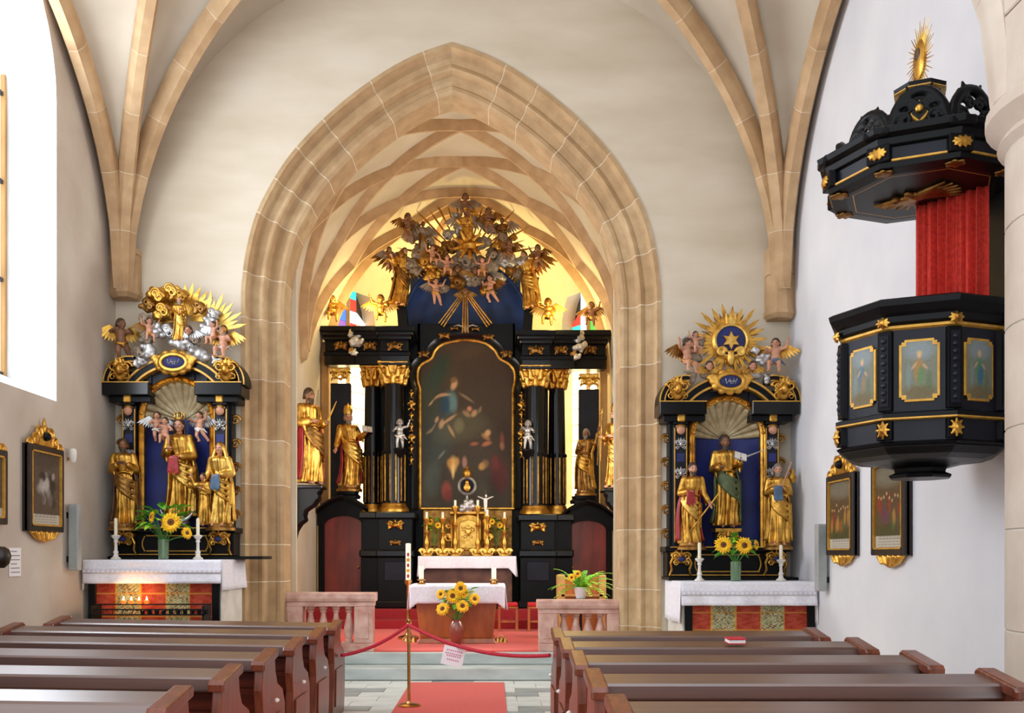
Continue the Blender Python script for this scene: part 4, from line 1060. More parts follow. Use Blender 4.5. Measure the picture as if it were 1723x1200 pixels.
def putto(label, loc, H, rz=0., pose='sit', wings='gold', drape='gold', flesh='flesh', seed=0, group=None, tilt=None, name='putto', hair='hair', arms=None):
    """chubby winged child; H is the nominal standing height"""
    rnd = random.Random(seed); t = thing(name, label, 'putto', loc, group, local=True)
    t.rotation_euler = tilt if tilt else (0, 0, rz); X = Matrix.Scale(H, 4)
    bd = MB(); hr = MB(); ey = MB()
    head(bd, hr, ey, (0, -.02, .86), 1.75, rnd.uniform(-.5, .5), .05, 0, 1)
    bd.cap((0, 0, .74), (0, -.01, .8), .05, .05); bd.ell((0, 0, .66), (.125, .095, .12), 12, 8); bd.ell((0, -.015, .52), (.12, .105, .11), 12, 8); bd.ell((0, 0, .42), (.125, .11, .09), 12, 8)
    for sd in (-1, 1):
        up = rnd.choice((0, 1, 2)) if arms is None else arms[0 if sd < 0 else 1]
        S = Vector((sd * .12, 0, .71)); E = S + Vector(((sd * .1, -.04, -.12), (sd * .14, -.05, .02), (sd * .12, -.08, -.05))[up]); W_ = E + Vector(((sd * -.02, -.12, -.02), (sd * .05, -.04, .13), (-sd * .06, -.12, .04))[up])
        bd.cap(S, E, .052, .042, 8); bd.cap(E, W_, .043, .032, 8); hand(bd, W_, W_ - E, 1.5)
        Hp = Vector((sd * .07, -.02, .40))
        if pose == 'sit': K = Hp + Vector((sd * .05, -.19, -.02 - .05 * (sd > 0))); A_ = K + Vector((sd * .01, .02, -.2))
        elif pose == 'fly': K = Hp + Vector((sd * .05 + .05, .05 * sd, -.18)); A_ = K + Vector((.06 + sd * .02, .1, -.16))
        else: K = Hp + Vector((sd * .02, -.03 - .05 * (sd > 0), -.18)); A_ = K + Vector((sd * .01, .03, -.19))
        bd.cap(Hp, K, .072, .056, 10); bd.cap(K, A_, .055, .036, 10); bd.cap(A_, A_ + Vector((sd * .01, -.075, -.02)), .034, .024, 8)
    bake(bd, X).build('body', flesh, t, remesh=.012 * H, sm=3)
    bake(hr, X).build('hair', hair, t, remesh=.016 * H, sm=2); build_eyes(ey, X, t)
    if wings:
        for sd in (-1, 1): wing_part(t, X, (sd * .05, .09, .66), sd, wings, .42)
    if drape:
        d_ = MB(); d_.tube([(.14 * math.cos(a), .125 * math.sin(a) - .01, .42 + .03 * math.sin(a * 2 + seed)) for a in [2 * PI * i / 18 for i in range(18)]], .03, 8, closed=True)
        d_.cap((.12, .02, .42), (.24, .08, .30), .04, .012, 8); d_.cap((-.06, -.11, .41), (.05, -.12, .35), .03, .03, 8)
        bake(d_, X).build('drape', drape, t, remesh=.018 * H, sm=2)
    return t
def cherub_head(label, loc, s, parent=None, wings='gold', flesh='flesh', rz=0.):
    t = thing('cherub_head', label, 'cherub', loc, 'winged cherub heads', local=True) if label else None
    X = Matrix.Scale(s, 4); bd = MB(); hr = MB(); ey = MB(); head(bd, hr, ey, (0, 0, 0), 1., 0, .1, 0, 1)
    bake(bd, X).build('face', flesh, t, remesh=.008 * s, sm=2); bake(hr, X).build('hair', 'hair', t, remesh=.01 * s, sm=2); build_eyes(ey, X, t)
    for sd in (-1, 1): wing_part(t, X, (sd * .03, .04, -.05), sd, wings, .16)
    t.rotation_euler = (0, 0, rz); return t
def cloud(b, c, r, n=9, seed=0, flat=.6, sx=1.):
    rnd = random.Random(seed); c = Vector(c); b.ell(c, (r * .75 * sx, r * flat * .8, r * .6), 14, 9)
    for i in range(n):
        a = rnd.uniform(0, 2 * PI); e = rnd.uniform(.45, .9); rr = r * rnd.uniform(.26, .45)
        p = c + Vector((math.cos(a) * r * e * sx, -rnd.uniform(0, .5) * r * flat, math.sin(a) * r * e * .75)); b.ell(p, (rr, rr * .9, rr * .9), 10, 7)
def swirl(b, c, r, sg=1, th=.18, depth=.0, turns=1.6, n=18):
    c = Vector(c); b.tube([c + Vector((sg * r * (1 - .8 * i / (n - 1)) * math.cos(turns * 2 * PI * i / (n - 1)), -depth * i / n, r * (1 - .8 * i / (n - 1)) * math.sin(turns * 2 * PI * i / (n - 1)))) for i in range(n)], [th * r * (1 - .5 * i / n) for i in range(n)], 6)
def rays(b, c, r0, r1, n, seed=0, w_=.018, y=0., th=.012, a0=0., a1=2 * PI, jitter=.25):
    rnd = random.Random(seed); c = Vector(c)
    for i in range(n):
        a = a0 + (a1 - a0) * (i + .5) / n; L = r1 * (1 - jitter * (i % 2) - rnd.uniform(0, jitter * .5)); d_ = Vector((math.cos(a), 0, math.sin(a))); s_ = Vector((-d_.z, 0, d_.x)) * w_; Y = Vector((0, th, 0))
        p = c + Vector((0, y + .006 * (i % 3), 0))
        q = [p + d_ * r0 - s_ * .55, p + d_ * r0 + s_ * .55, p + d_ * L * .8 + s_, p + d_ * L, p + d_ * L * .8 - s_]
        b.add([k - Y * .5 for k in q] + [k + Y * .5 for k in q], [(0, 1, 2, 3, 4), (9, 8, 7, 6, 5)] + [(k, (k + 1) % 5, (k + 1) % 5 + 5, k + 5) for k in range(5)])
def acanthus(b, c, w_, h, d_=.03, seed=0):
    """gilded carved ornament: mirrored scrolls and leaf lobes in an (x,z) field"""
    c = Vector(c); rnd = random.Random(seed)
    for sg in (-1, 1):
        swirl(b, c + Vector((sg * w_ * .28, 0, h * .1)), min(w_, h) * .26, sg, .28, d_); swirl(b, c + Vector((sg * w_ * .3, 0, -h * .28)), min(w_, h) * .17, -sg, .3, d_)
        for k in range(3):
            a = rnd.uniform(.2, 1.4); p = c + Vector((sg * w_ * .12, 0, h * (-.2 + .25 * k))); b.cap(p, p + Vector((sg * math.cos(a) * w_ * .25, -d_ * .5, math.sin(a) * h * .2)), min(w_, h) * .07, min(w_, h) * .03, 6)
    b.ell(c + Vector((0, -d_ * .3, 0)), (w_ * .16, d_, h * .22), 10, 7); b.cap(c + Vector((0, 0, h * .2)), c + Vector((0, -d_ * .3, h * .48)), w_ * .09, w_ * .03, 7)
def vgrid(name, m, parent, X0, X1, Z0, Z1, y, fn, nx, nz, topfn=None, thick=.012, yfn=None):
    """picture surface: grid in the x-z plane coloured per vertex by fn(u,v)->rgb (display values)"""
    b = MB()
    def P(u, v):
        x = X0 + (X1 - X0) * u; zt = Z1 if topfn is None else topfn(x); return Vector((x, y, Z0 + (zt - Z0) * v))
    b.grid(P, nx, nz); org = ORG.get(parent.name, (0, 0, 0)); me = b.mesh(name, org); o = bpy.data.objects.new(name, me); COL.objects.link(o); o.parent = parent; ORG[o.name] = org
    me.materials.append(M[m]); ca = me.color_attributes.new('Col', 'FLOAT_COLOR', 'POINT')
    uu, vv = np.meshgrid(np.linspace(0, 1, nx + 1), np.linspace(0, 1, nz + 1)); rgb = fn(uu, vv); rgb = np.clip(rgb, 0, 1)
    lin_ = np.where(rgb <= .04045, rgb / 12.92, ((rgb + .055) / 1.055) ** 2.4); out = np.ones((nz + 1, nx + 1, 4)); out[..., :3] = lin_
    ca.data.foreach_set('color', out.reshape(-1).astype(np.float32)); return o
def hx(c): return np.array([int(c[i:i + 2], 16) / 255 for i in (0, 2, 4)])
def blobs(base, items, seed=0, grain=.03):
    def fn(u, v):
        rnd = np.random.RandomState(seed); img = base(u, v) if callable(base) else np.ones(u.shape + (3,)) * hx(base)
        for (cx_, cy_, rx, ry, ang, col, op) in items:
            c, s_ = math.cos(ang), math.sin(ang); dx, dy = u - cx_, v - cy_; a = (dx * c + dy * s_) / rx; b_ = (-dx * s_ + dy * c) / ry
            k = np.clip(1.25 - (a * a + b_ * b_) * 1.0, 0, 1) ** 1.0 * op; img = img * (1 - k[..., None]) + hx(col) * k[..., None]
        return img + rnd.uniform(-grain, grain, u.shape)[..., None]
    return fn
# ================================================================= SIDE ALTARS
def side_altar(side, cx, dz):
    L = side == 'left'; YR = 11.22                                   # front plane of the retable
    W = lambda px: PX(px if L else px, YR)
    ox = PX(cx, YR); sc = YR / F
    def X(dx): return ox + dx * sc                                   # dx in photo pixels from the retable axis
    def Z(y): return EYE + (CY - (y + dz)) * sc                      # y measured on the left altar
    zm = PZ(943, 10.5) if L else PZ(980, 10.5)
    x0, x1 = (-4.42, -2.94) if L else (2.06, 3.50)
    # mensa block
    t = thing('side_altar_table', 'whitewashed %s side altar block with painted panel front' % side, 'altar', ((x0 + x1) / 2, 11.0, 0), 'side altar tables')
    b = MB(); b.box(x0 + .02, x1 - .02, 10.62, 11.48, 0, zm - .04); b.build('block', 'white_stone', t, bevel=.01)
    b = MB(); b.box(x0, x1, 10.52, 11.48, zm - .05, zm - .004); b.build('mensa_slab', 'white_stone', t, bevel=.008)
    pa, pb = (PX(150, 10.6), PX(370, 10.6)) if L else (PX(1152, 10.6), PX(1370, 10.6)); zt = zm - .2
    b = MB()
    for q in ((pa, pa + .08), (pb - .08, pb)): b.box(q[0], q[1], 10.57, 10.62, .2, zt)
    b.box(pa, pb, 10.57, 10.62, zt - .04, zt); b.build('panel_frame', 'black', t, bevel=.004)
    def pf(u, v):
        img = np.ones(u.shape + (3,)) * hx('a8402c'); rr = np.random.RandomState(4)
        nz_ = rr.uniform(-1, 1, u.shape)
        for (a0, a1) in ((.17, .38), (.60, .80)):
            m_ = (u > a0) & (u < a1); pat = (np.sin(u * 70 + 3 * np.sin(v * 60)) * np.sin(v * 95 + 2 * np.sin(u * 50)))
            col = np.where(pat[..., None] > .25, hx('8b9a72'), np.where(pat[..., None] < -.3, hx('6c5a3c'), hx('c4b48c'))); img = np.where(m_[..., None], col, img)
            e = (np.abs(u - a0) < .006) | (np.abs(u - a1) < .006); img = np.where(e[..., None], hx('c79a40'), img)
        pat = np.sin(u * 40 + 2 * np.sin(v * 30)) * np.sin(v * 50); img = img + (pat * .05)[..., None] + (nz_ * .04)[..., None]
        e = (np.abs((v * 4) % 1 - .5) < .035); return np.where(e[..., None], hx('c78f3c'), img)
    vgrid('painted_panel', 'painted_panel', t, pa + .08, pb - .08, .2, zt - .04, 10.60, pf, 120, 80)
    cloth('lace-banded white cloth on the %s side altar' % side, x0, x1, 10.5, 11.46, zm - .004, .255, .33 if L else .45, lace=(.38, .58), seed=2 if L else 9)
    # black predella ledge
    zl = zm + .008
    t = thing('side_retable', ('black and gold carved retable with a Madonna niche on the left' if L else 'black and gold carved retable with a book-holding saint niche on the right'), 'retable', (ox, YR + .1, zl), 'side retables')
    def box(nm, m, a, c, y0, y1, zb, zt_, bv=.006, par=None):
        b = MB(); b.box(X(a), X(c), y0, y1, zb, zt_); return b.build(nm, m, par or t, bevel=bv)
    box('ledge', 'black', -105, 152 if L else 110, YR - .2, 11.48, zl, zl + .035)
    zpt = Z(888); box('predella', 'black', -103, 97, YR - .02, 11.48, zl + .035, zpt - .06)
    box('predella_cornice', 'black', -108, 102, YR - .10, 11.48, zpt - .06, zpt)
    g = MB(); g.box(X(-100), X(95), YR - .105, YR - .095, zpt - .012, zpt); g.box(X(-100), X(95), YR - .026, YR - .018, zl + .05, zl + .062); g.build('gilt_line', 'gold_paint', t)
    g = MB()
    for zz in (zpt - .1, zl + .09): g.box(X(-50), X(52), YR - .028, YR - .018, zz, zz + .012)
    for xx in (-52, 50): g.tube([Vector((X(xx), YR - .024, zz)) + Vector(((1 if xx > 0 else -1) * .03 * math.sin(k), 0, 0)) for k, zz in [(PI * i / 8, zl + .09 + (zpt - .19 - zl) * i / 8) for i in range(9)]], .008, 5)
    g.build('gilt_panel_line', 'gold_paint', t)
    for sx in (-82, 76):                                             # predella consoles
        g = MB(); zc = (zl + zpt) / 2
        g.lathe([(.05, 0), (.09, .05), (.11, .09), (.12, .12)], (X(sx), YR - .05, zpt - .19), 12, sy=.8)
        acanthus(g, (X(sx), YR - .12, zc + .06), .2, .2, .04, 3)
        for s_ in (-1, 1): g.tube([(X(sx) + s_ * .08, YR - .10, zpt - .1), (X(sx) + s_ * .12, YR - .11, zc), (X(sx) + s_ * .10, YR - .08, zc - .07), (X(sx) + s_ * .12, YR - .06, zl + .05)], .014, 6)
        co = g.build('console', 'gold', t, smooth=True)
        g = MB(); g.ell((X(sx), YR - .165, zc + .05), (.045, .02, .03), 12, 7); g.build('console_gem', 'blue', co, smooth=True)
    # body: back board, pilasters
    zc0 = Z(668); zc1 = Z(643)
    nw = 58                                                           # half niche width (px)
    za = Z(640); zsn = Z(703)
    for s_ in (-1, 1):
        a, c = (-97, -nw - 1) if s_ < 0 else (nw + 1, 90)
        box('side_board', 'black', a, c, YR + .08, 11.48, zpt, zc0)
        a, c = (-92, -68) if s_ < 0 else (62, 86)
        pi = box('pilaster', 'blue_black', a, c, YR + .0, YR + .08, zpt, zc0 - .1)
        g = MB()
        for xx in (a + 2, c - 2): g.box(X(xx) - .006, X(xx) + .006, YR - .012, YR + .0, zpt + .05, zc0 - .14)
        g.build('gilt_edge', 'gold_paint', pi)
        xm = X((a + c) / 2)
        for k, (yy, kind) in enumerate(((692, 'h'), (716, 's'), (738, 'b'), (765, 's'))):
            g = MB(); zz = Z(yy)
            if kind == 'h': g.ell((xm, YR - .03, zz), (.05, .04, .055), 12, 8); g.build('carved_head', 'flesh', pi, smooth=True); g = MB(); g.ell((xm, YR - .02, zz + .04), (.06, .04, .04), 10, 7); g.build('carved_hair', 'gold_dark', pi, smooth=True)
            elif kind == 's': acanthus(g, (xm, YR - .015, zz), .13, .15, .025, k); g.build('carved_scroll', 'silver', pi, smooth=True)
            else: g.box(xm - .045, xm + .045, YR - .01, YR, zz - .05, zz + .05); g.build('blue_field', 'blue', pi)
        g = MB(); g.box(X(a), X(c), YR - .05, YR + .08, zc0 - .1, zc0 - .07); g.build('pilaster_cap', 'black', pi, bevel=.006)
        g = MB(); g.box(xm - .045, xm + .045, YR - .075, YR - .05, zc0 - .075, zc0 + .01); g.build('capital_block', 'gold', pi, bevel=.012)
        # carved ear at the outer side
        e = X(-100 if s_ < 0 else 94); g = MB()
        for zz in np.linspace(zpt + .15, zc0 - .25, 5): g = MB(); swirl(g, (e, YR + .15, zz), .06, s_, .3, .02); g.build('side_scroll', 'gold_dark', t, smooth=True)
        a, c = (-118, -40) if s_ < 0 else (36, 114)
        box('entablature', 'black', a + 8 if s_ < 0 else a, c if s_ < 0 else c - 8, YR - .06, 11.48, zc0 - .07, zc0)
        co = box('cornice', 'black_gloss', a, c, YR - .14, 11.48, zc0, zc1 - .02, .01)
        g = MB(); g.box(X(a), X(c), YR - .15, YR - .13, zc1 - .03, zc1 - .018); g.build('gilt_line', 'gold_paint', co)
    # niche: blue back, frame arch
    def arch_pts(hw, zs, zt_, n=20, zb=None):
        pts = [(-hw, zb)] if zb is not None else []
        for i in range(n + 1):
            a = PI - PI * i / n; pts.append((hw * math.cos(a), zs + (zt_ - zs) * math.sin(a)))
        if zb is not None: pts.append((hw, zb))
        return pts
    hw = nw * sc; zpf = zpt
    b = MB(); n = 20; ap = arch_pts(hw, zsn, za, 20)
    def back(u, v): 
        a = PI - PI * u; x = hw * math.cos(a); y = YR + .05 + .2 * math.sin(a); return Vector((ox + x, y, zpf + (zsn - zpf) * v))
    b.grid(back, 20, 4); b.build('niche_back', 'blue', t, smooth=True)
    for i in range(13):                                               # shell flutes
        b = MB(); a0 = PI - PI * i / 13; a1 = PI - PI * (i + 1) / 13; am = (a0 + a1) / 2
        def fl(u, v):
            a = a0 + (a1 - a0) * u; r = .12 + .88 * v; dep = YR + .24 - .17 * v * v - .03 * math.sin(PI * u) * v
            return Vector((ox + hw * r * math.cos(a), dep, zsn + (za - zsn) * r * math.sin(a)))
        b.grid(fl, 5, 7); o = b.build('shell_flute', 'shell', t, smooth=True, ang=180); s_ = o.modifiers.new('solid', 'SOLIDIFY'); s_.thickness = .012
    b = MB(); b.box(ox - hw, ox + hw, YR + .25, YR + .27, zpf, za); b.build('niche_board', 'blue', t)
    # spandrel board around arch
    b = MB(); ap = arch_pts(hw + .03, zsn, za + .03, 20); 
    for p, q in zip(ap, ap[1:]):
        zt_ = zc1 + .12
        b.add([(ox + p[0], YR + .06, p[1]), (ox + q[0], YR + .06, q[1]), (ox + q[0], YR + .06, max(zt_, q[1])), (ox + p[0], YR + .06, max(zt_, p[1]))], [(0, 1, 2, 3)])
    o = b.build('spandrel', 'blue_black', t); s_ = o.modifiers.new('solid', 'SOLIDIFY'); s_.thickness = .03
    pth = [(Vector((ox + x, YR + .04, z)), 0) for x, z in arch_pts(hw, zsn, za, 28, zpf)]
    fr_ = []
    P_ = [p for p, _ in pth]
    for i, p in enumerate(P_):
        tt = (P_[min(i + 1, len(P_) - 1)] - P_[max(i - 1, 0)]).normalized(); fr_.append((p, Vector((tt.z, 0, -tt.x)), Vector((0, 1, 0))))
    b = MB(); b.ring([(-.055, .04), (-.055, -.02), (-.03, -.05), (-.012, -.03), (.0, -.045), (.02, -.03), (.02, .04)], fr_); fo = b.build('niche_frame', 'gold', t, smooth=True, ang=30)
    g = MB()
    for i in range(2, len(P_) - 2, 2): g.ell(P_[i] + Vector((0, -.05, 0)), .016, 8, 6)
    g.build('frame_beads', 'gold_bright', fo, smooth=True)['kind'] = 'stuff'
    # broken segmental pediment
    b = MB(); cz = Z(705); 
    for R_, w_, m, nm in ((Z(608) - cz, .05, 'black', 'arch_moulding'), (Z(608) - cz + .035, .012, 'gold_paint', 'gilt_arch'), (Z(608) - cz - .055, .012, 'gold_paint', 'gilt_arch')):
        g = MB(); fr2 = []
        for i in range(29):
            a = math.radians(28 + 124 * i / 28); d_ = Vector((math.cos(a), 0, math.sin(a))); fr2.append((Vector((ox, YR, cz)) + d_ * R_ * 1.0, d_, Vector((0, 1, 0))))
        g.ring([(-w_, -.06 if m != 'black' else -.05), (w_, -.06 if m != 'black' else -.05), (w_, .22), (-w_, .22)], fr2); g.build(nm, m, t, smooth=True, ang=30)
    for s_ in (-1, 1):
        g = MB(); c = Vector((X(s_ * 74), YR, zc1 - .02)); R_ = .27
        fr2 = []
        for i in range(15):
            a = math.radians(-5 + 105 * i / 14); d_ = Vector((s_ * math.cos(a), 0, math.sin(a))); fr2.append((c + d_ * R_, d_, Vector((0, 1, 0))))
        g.ring([(-.035, -.10), (.035, -.10), (.035, .22), (-.035, .22)], fr2); sp = g.build('pediment_scroll', 'black', t, smooth=True, ang=30)
        g = MB(); g.ring([(.02, -.112), (.035, -.112), (.035, -.09), (.02, -.09)], fr2); g.ring([(-.035, -.112), (-.022, -.112), (-.022, -.09), (-.035, -.09)], fr2); g.build('gilt_line', 'gold_paint', sp)
        g = MB(); c2 = (X(s_ * 88), YR - .12, zc1 + .12); acanthus(g, c2, .26, .3, .07, 5); g.ell(Vector(c2) + Vector((0, .03, 0)), (.1, .05, .14), 10, 8); g.build('gilded_crest', 'gold', t, remesh=.012, sm=1)
        b = MB(); b.box(min(X(s_ * 55), X(s_ * 112)), max(X(s_ * 55), X(s_ * 112)), YR + .02, 11.46, zc1 - .02, zc1 + .12); b.build('attic', 'black', t)
    # cartouche
    g = MB(); cc = Vector((ox, YR - .09, Z(613)))
    for i in range(12):
        a = 2 * PI * i / 12; p = cc + Vector((.19 * math.cos(a), 0, .115 * math.sin(a))); g.ell(p, (.055, .035, .045), 8, 6)
    for s_ in (-1, 1): swirl(g, cc + Vector((s_ * .2, 0, .03)), .06, s_, .35, .02)
    g.tube([cc + Vector((.15 * math.cos(2 * PI * i / 20), -.02, .09 * math.sin(2 * PI * i / 20))) for i in range(20)], .03, 6, closed=True)
    ca = g.build('cartouche', 'gold', t, remesh=.011, sm=1)
    g = MB(); g.ell(cc + Vector((0, -.01, 0)), (.14, .04, .085), 16, 8); g.build('blue_oval', 'blue', ca, smooth=True)
    g = MB(); y = cc.y - .05
    for pts in (((-.06, .03), (-.05, -.03), (-.01, .03), (.0, -.03)), ((.02, -.03), (.035, .035), (.05, -.03), (.07, .03)), ((-.03, .0), (.06, .0))):
        g.tube([(cc.x + a, y, cc.z + c) for a, c in pts], .005, 5)
    g.build('monogram', 'silver', ca)
    return dict(X=X, Z=Z, ox=ox, YR=YR, sc=sc, t=t, zl=zl, zpt=zpt, zc1=zc1, zm=zm)
LA = side_altar('left', 297, 0); RA = side_altar('right', 1225, 32)
YR = LA['YR']
# --- left altar figures
X, Z = LA['X'], LA['Z']; zpt = LA['zpt']
g1 = 'statues on the left side altar'
hM = Z(700) - (zpt + .12)
statue('madonna_statue', 'gilded crowned Madonna statue holding the child in the left niche', (X(6), YR + .02, zpt + .10), hM, 0, 'gold', 'gold_bright', (((.16, -.03, .63), (.08, -.15, .67)), ((.16, -.03, .62), (.02, -.15, .60))), hairlen=2, crown='crown', sway=.03, seed=1, group=g1, attrs=(('cloth', 1, 'red_paint'),))
mb = thing('moon_pedestal', 'silver crescent moon and clouds under the Madonna statue', 'pedestal', (X(6), YR + .02, zpt))
b = MB(); cloud(b, (X(6), YR, zpt + .05), .12, 8, 3, .8, 1.3); b.build('cloud', 'silver', mb, remesh=.012, sm=2)
b = MB(); b.tube([(X(6) + .21 * math.cos(a), YR - .10, zpt + .28 + .21 * math.sin(a)) for a in [math.radians(200 + 140 * i / 14) for i in range(15)]], [.004 + .022 * math.sin(PI * i / 14) for i in range(15)], 7); b.build('crescent', 'silver', mb, smooth=True)
putto('child on the arm of the Madonna in the left niche', (X(-12), YR - .15, Z(757)), .36, .2, 'sit', None, None, seed=3, name='christ_child')
putto('small putto holding the crown, left of the Madonna head', (X(-32), YR - .02, Z(745)), .36, .4, 'fly', 'silver', 'white_paint', seed=4, group='putti in the left niche')
putto('small putto holding the crown, right of the Madonna head', (X(40), YR - .02, Z(745)), .36, -.4, 'fly', 'silver', 'white_paint', seed=5, group='putti in the left niche')
statue('saint_statue', 'gilded dark-bearded saint with crossed arms left of the Madonna niche', (X(-80), YR - .14, zpt + .01), Z(742) - zpt, .15, 'gold', 'brown_paint', ('chest', 'chest'), hair='hair', beard=1, flesh='flesh_dark', swag='gold_dark', seed=2, group=g1, base='gold_dark')
statue('saint_statue', 'gilded veiled female saint with blue sash right of the Madonna niche', (X(80), YR - .14, zpt + .01), Z(748) - zpt, -.1, 'gold_bright', 'gold', ('low', 'belly'), hair='gold_dark', hairlen=2, veil='gold_bright', seed=5, group=g1, attrs=(('cloth', 1, 'blue_paint'),), base='gold_dark')
statue('child_statue', 'small gilded child figure beside the veiled female saint', (X(54), YR - .2, zpt + .01), Z(800) - zpt, -.3, 'gold', None, ('up', 'chest'), hair='hair', seed=6, group=g1)
# top of left altar
tp = thing('left_altar_crowning', 'gilded sunburst with silver clouds crowning the left retable', 'gloriole', (X(5), YR, Z(600)))
b = MB(); rays(b, (X(8), YR + .1, Z(535)), .08, .47, 30, 2, .024, jitter=.25, a0=-.05, a1=PI + .1); b.build('rays', 'gold', tp)
for k, (px, py, r, sd) in enumerate(((8, 580, .12, 1), (42, 598, .13, 2), (-42, 592, .11, 3), (52, 560, .11, 4), (-30, 560, .1, 5), (58, 545, .08, 6), (70, 608, .08, 8), (-58, 612, .09, 9))):
    b = MB(); cloud(b, (X(px), YR - .06, Z(py)), r, 10, sd, .7); b.build('cloud', 'silver', tp, remesh=.011, sm=1)
for k, (px, py, r, m_) in enumerate(((-30, 500, .13, 'gold'), (-8, 492, .12, 'gold_bright'), (-45, 515, .10, 'gold_dark'), (-22, 525, .12, 'gold'), (10, 500, .09, 'gold'), (-52, 540, .09, 'cloud_grey'), (-48, 572, .1, 'cloud_grey'), (30, 572, .1, 'cloud_grey'),
        (40, 520, .09, 'gold_dark'), (62, 530, .08, 'silver'), (-12, 560, .11, 'silver'), (76, 560, .09, 'cloud_grey'), (28, 590, .09, 'silver'), (-62, 595, .08, 'cloud_grey'))):
    b = MB(); cloud(b, (X(px), YR - .03 + .05 * (k % 2), Z(py)), r, 14, 40 + k, .7)
    for q in range(2): swirl(b, (X(px) + .04 * q, YR - .1, Z(py) + .02 - .05 * q), r * .5, 1 if (q + k) % 2 else -1, .3, .03)
    b.build('gilded_cloud' if 'gold' in m_ else 'cloud', m_, tp, remesh=.010, sm=0)
b = MB(); rays(b, (X(45), YR + .05, Z(560)), .05, .52, 9, 3, .022, jitter=.15, a0=.15, a1=1.5); b.build('side_rays', 'gold_bright', tp)
cherub_head('winged cherub head between the silver clouds of the left retable', (X(28), YR - .18, Z(562)), .7, wings='silver')
statue('god_father_statue', 'gilded kneeling figure amid the sunburst on top of the left retable', (X(10), YR - .1, Z(578)), Z(505) - Z(578), .3, 'gold', 'gold_bright', ('out', 'chest'), hair='hair_grey', beard=1, seed=12, group=g1)
g2 = 'putti on the left side altar'
putto('putto with gold sash perched on the far left of the left retable', (X(-89), YR - .08, LA['zc1'] + .22), .5, .5, 'fly', 'gold', 'gold', seed=2, group=g2, arms=(2, 2), flesh='flesh_dark')
putto('pink putto at the right edge of the left retable top', (X(82), YR - .08, LA['zc1'] + .2), .44, -.3, 'sit', 'gold', 'silver', seed=7, group=g2, arms=(1, 0))
putto('pink putto lower beside the silver clouds of the left retable', (X(66), YR - .1, Z(590)), .32, -.6, 'sit', 'gold', None, seed=9, group=g2)
putto('small putto above the left silver cloud of the left retable', (X(-40), YR - .12, Z(585)), .32, .6, 'sit', 'gold_dark', 'gold', seed=10, group=g2)
# --- right altar figures
X, Z = RA['X'], RA['Z']; zpt = RA['zpt']; g1 = 'statues on the right side altar'
b = thing('statue_pedestal', 'gilded scrolled pedestal under the right niche statue', 'pedestal', (X(-3), YR, zpt))
m_ = MB(); m_.box(X(-24), X(20), YR - .08, YR + .14, zpt + .17, zpt + .21); m_.box(X(-18), X(14), YR - .06, YR + .12, zpt, zpt + .17); acanthus(m_, (X(-3), YR - .08, zpt + .09), .26, .18, .03, 2); m_.build('block', 'gold', b, bevel=.006)
m_ = MB(); m_.ell((X(-3), YR - .10, zpt + .09), (.06, .02, .035), 12, 7); m_.build('gem', 'blue_black', b, smooth=True)
statue('saint_statue', 'gilded bearded saint holding an open book in the right niche', (X(-3), YR + .03, zpt + .215), Z(702) - zpt - .2, .0, 'gold', 'green_paint', ('hold', ((.16, -.04, .66), (.13, -.17, .71))), hair='hair', beard=1.1, flesh='flesh_dark', seed=21, group=g1, attrs=(('book', 1, .25, 'blue_paint'), ('wand', 1, (.30, -.02, .10), 'silver')))
statue('saint_statue', 'gilded bearded saint with slanting sword left of the right niche', (X(-66), YR - .15, zpt + .01), Z(750) - zpt, .1, 'gold', 'red_paint', ('hold', 'low'), hair='hair', beard=1, swag='gold_bright', seed=22, group=g1, sway=-.035, attrs=(('sword', 1, (.55, 0, .62), .45, .22, 'gold'), ('cloth', 0, 'red_paint')), base='gold_dark')
statue('saint_statue', 'gilded red-faced saint shouldering a club right of the right niche', (X(78), YR - .15, zpt + .01), Z(752) - zpt, -.15, 'gold', 'gold', ('chest', 'chest'), hair='hair_grey', beard=.8, flesh='flesh', seed=23, group=g1, sway=.02, attrs=(('staff', 1, (.22, 0, .5), .1, .32, 'flesh'), ('cloth', 0, 'blue_paint')), base='gold_dark')
tp = thing('right_altar_crowning', 'gilded sunburst with blue star disc crowning the right retable', 'gloriole', (X(3), YR, Z(600)))
c = Vector((X(3), YR - .02, Z(543)))
b = MB(); rays(b, c, .17, .48, 44, 5, .022, jitter=.3); b.build('rays', 'gold', tp)
b = MB(); rays(b, c + Vector((0, .02, 0)), .12, .37, 60, 6, .014, jitter=.15); b.build('short_rays', 'gold_dark', tp)
b = MB(); b.lathe([(.17, 0), (.21, -.012), (.215, .03), (.19, .05), (.17, .045), (.17, 0)], (0, 0, 0), 30, caps=False, xf=Matrix.Translation(c) @ Matrix.Rotation(PI / 2, 4, 'X')); b.build('disc_rim', 'gold_bright', tp, smooth=True)
b = MB(); b.lathe([(0, .02), (.18, .02), (.18, 0), (0, 0)], (0, 0, 0), 30, xf=Matrix.Translation(c) @ Matrix.Rotation(PI / 2, 4, 'X')); b.build('disc', 'blue', tp)
b = MB(); st = []
for i in range(12): a = PI / 2 + PI * i / 6; r = .11 if i % 2 == 0 else .055; st.append((c.x + r * math.cos(a), c.z + r * math.sin(a)))
b.prism_xz(st, c.y - .06, c.y - .02); b.build('star', 'gold_bright', tp, bevel=.006)
b = MB(); swirl(b, c + Vector((-.11, -.04, -.13)), .06, 1, .4); swirl(b, c + Vector((.11, -.04, -.13)), .06, -1, .4); b.ell(c + Vector((0, -.03, -.2)), (.05, .04, .1), 10, 8)
for k in range(3): b.cap(c + Vector((-.04 + .04 * k, -.03, .2)), c + Vector((-.06 + .06 * k, -.03, .33)), .03, .01, 7)
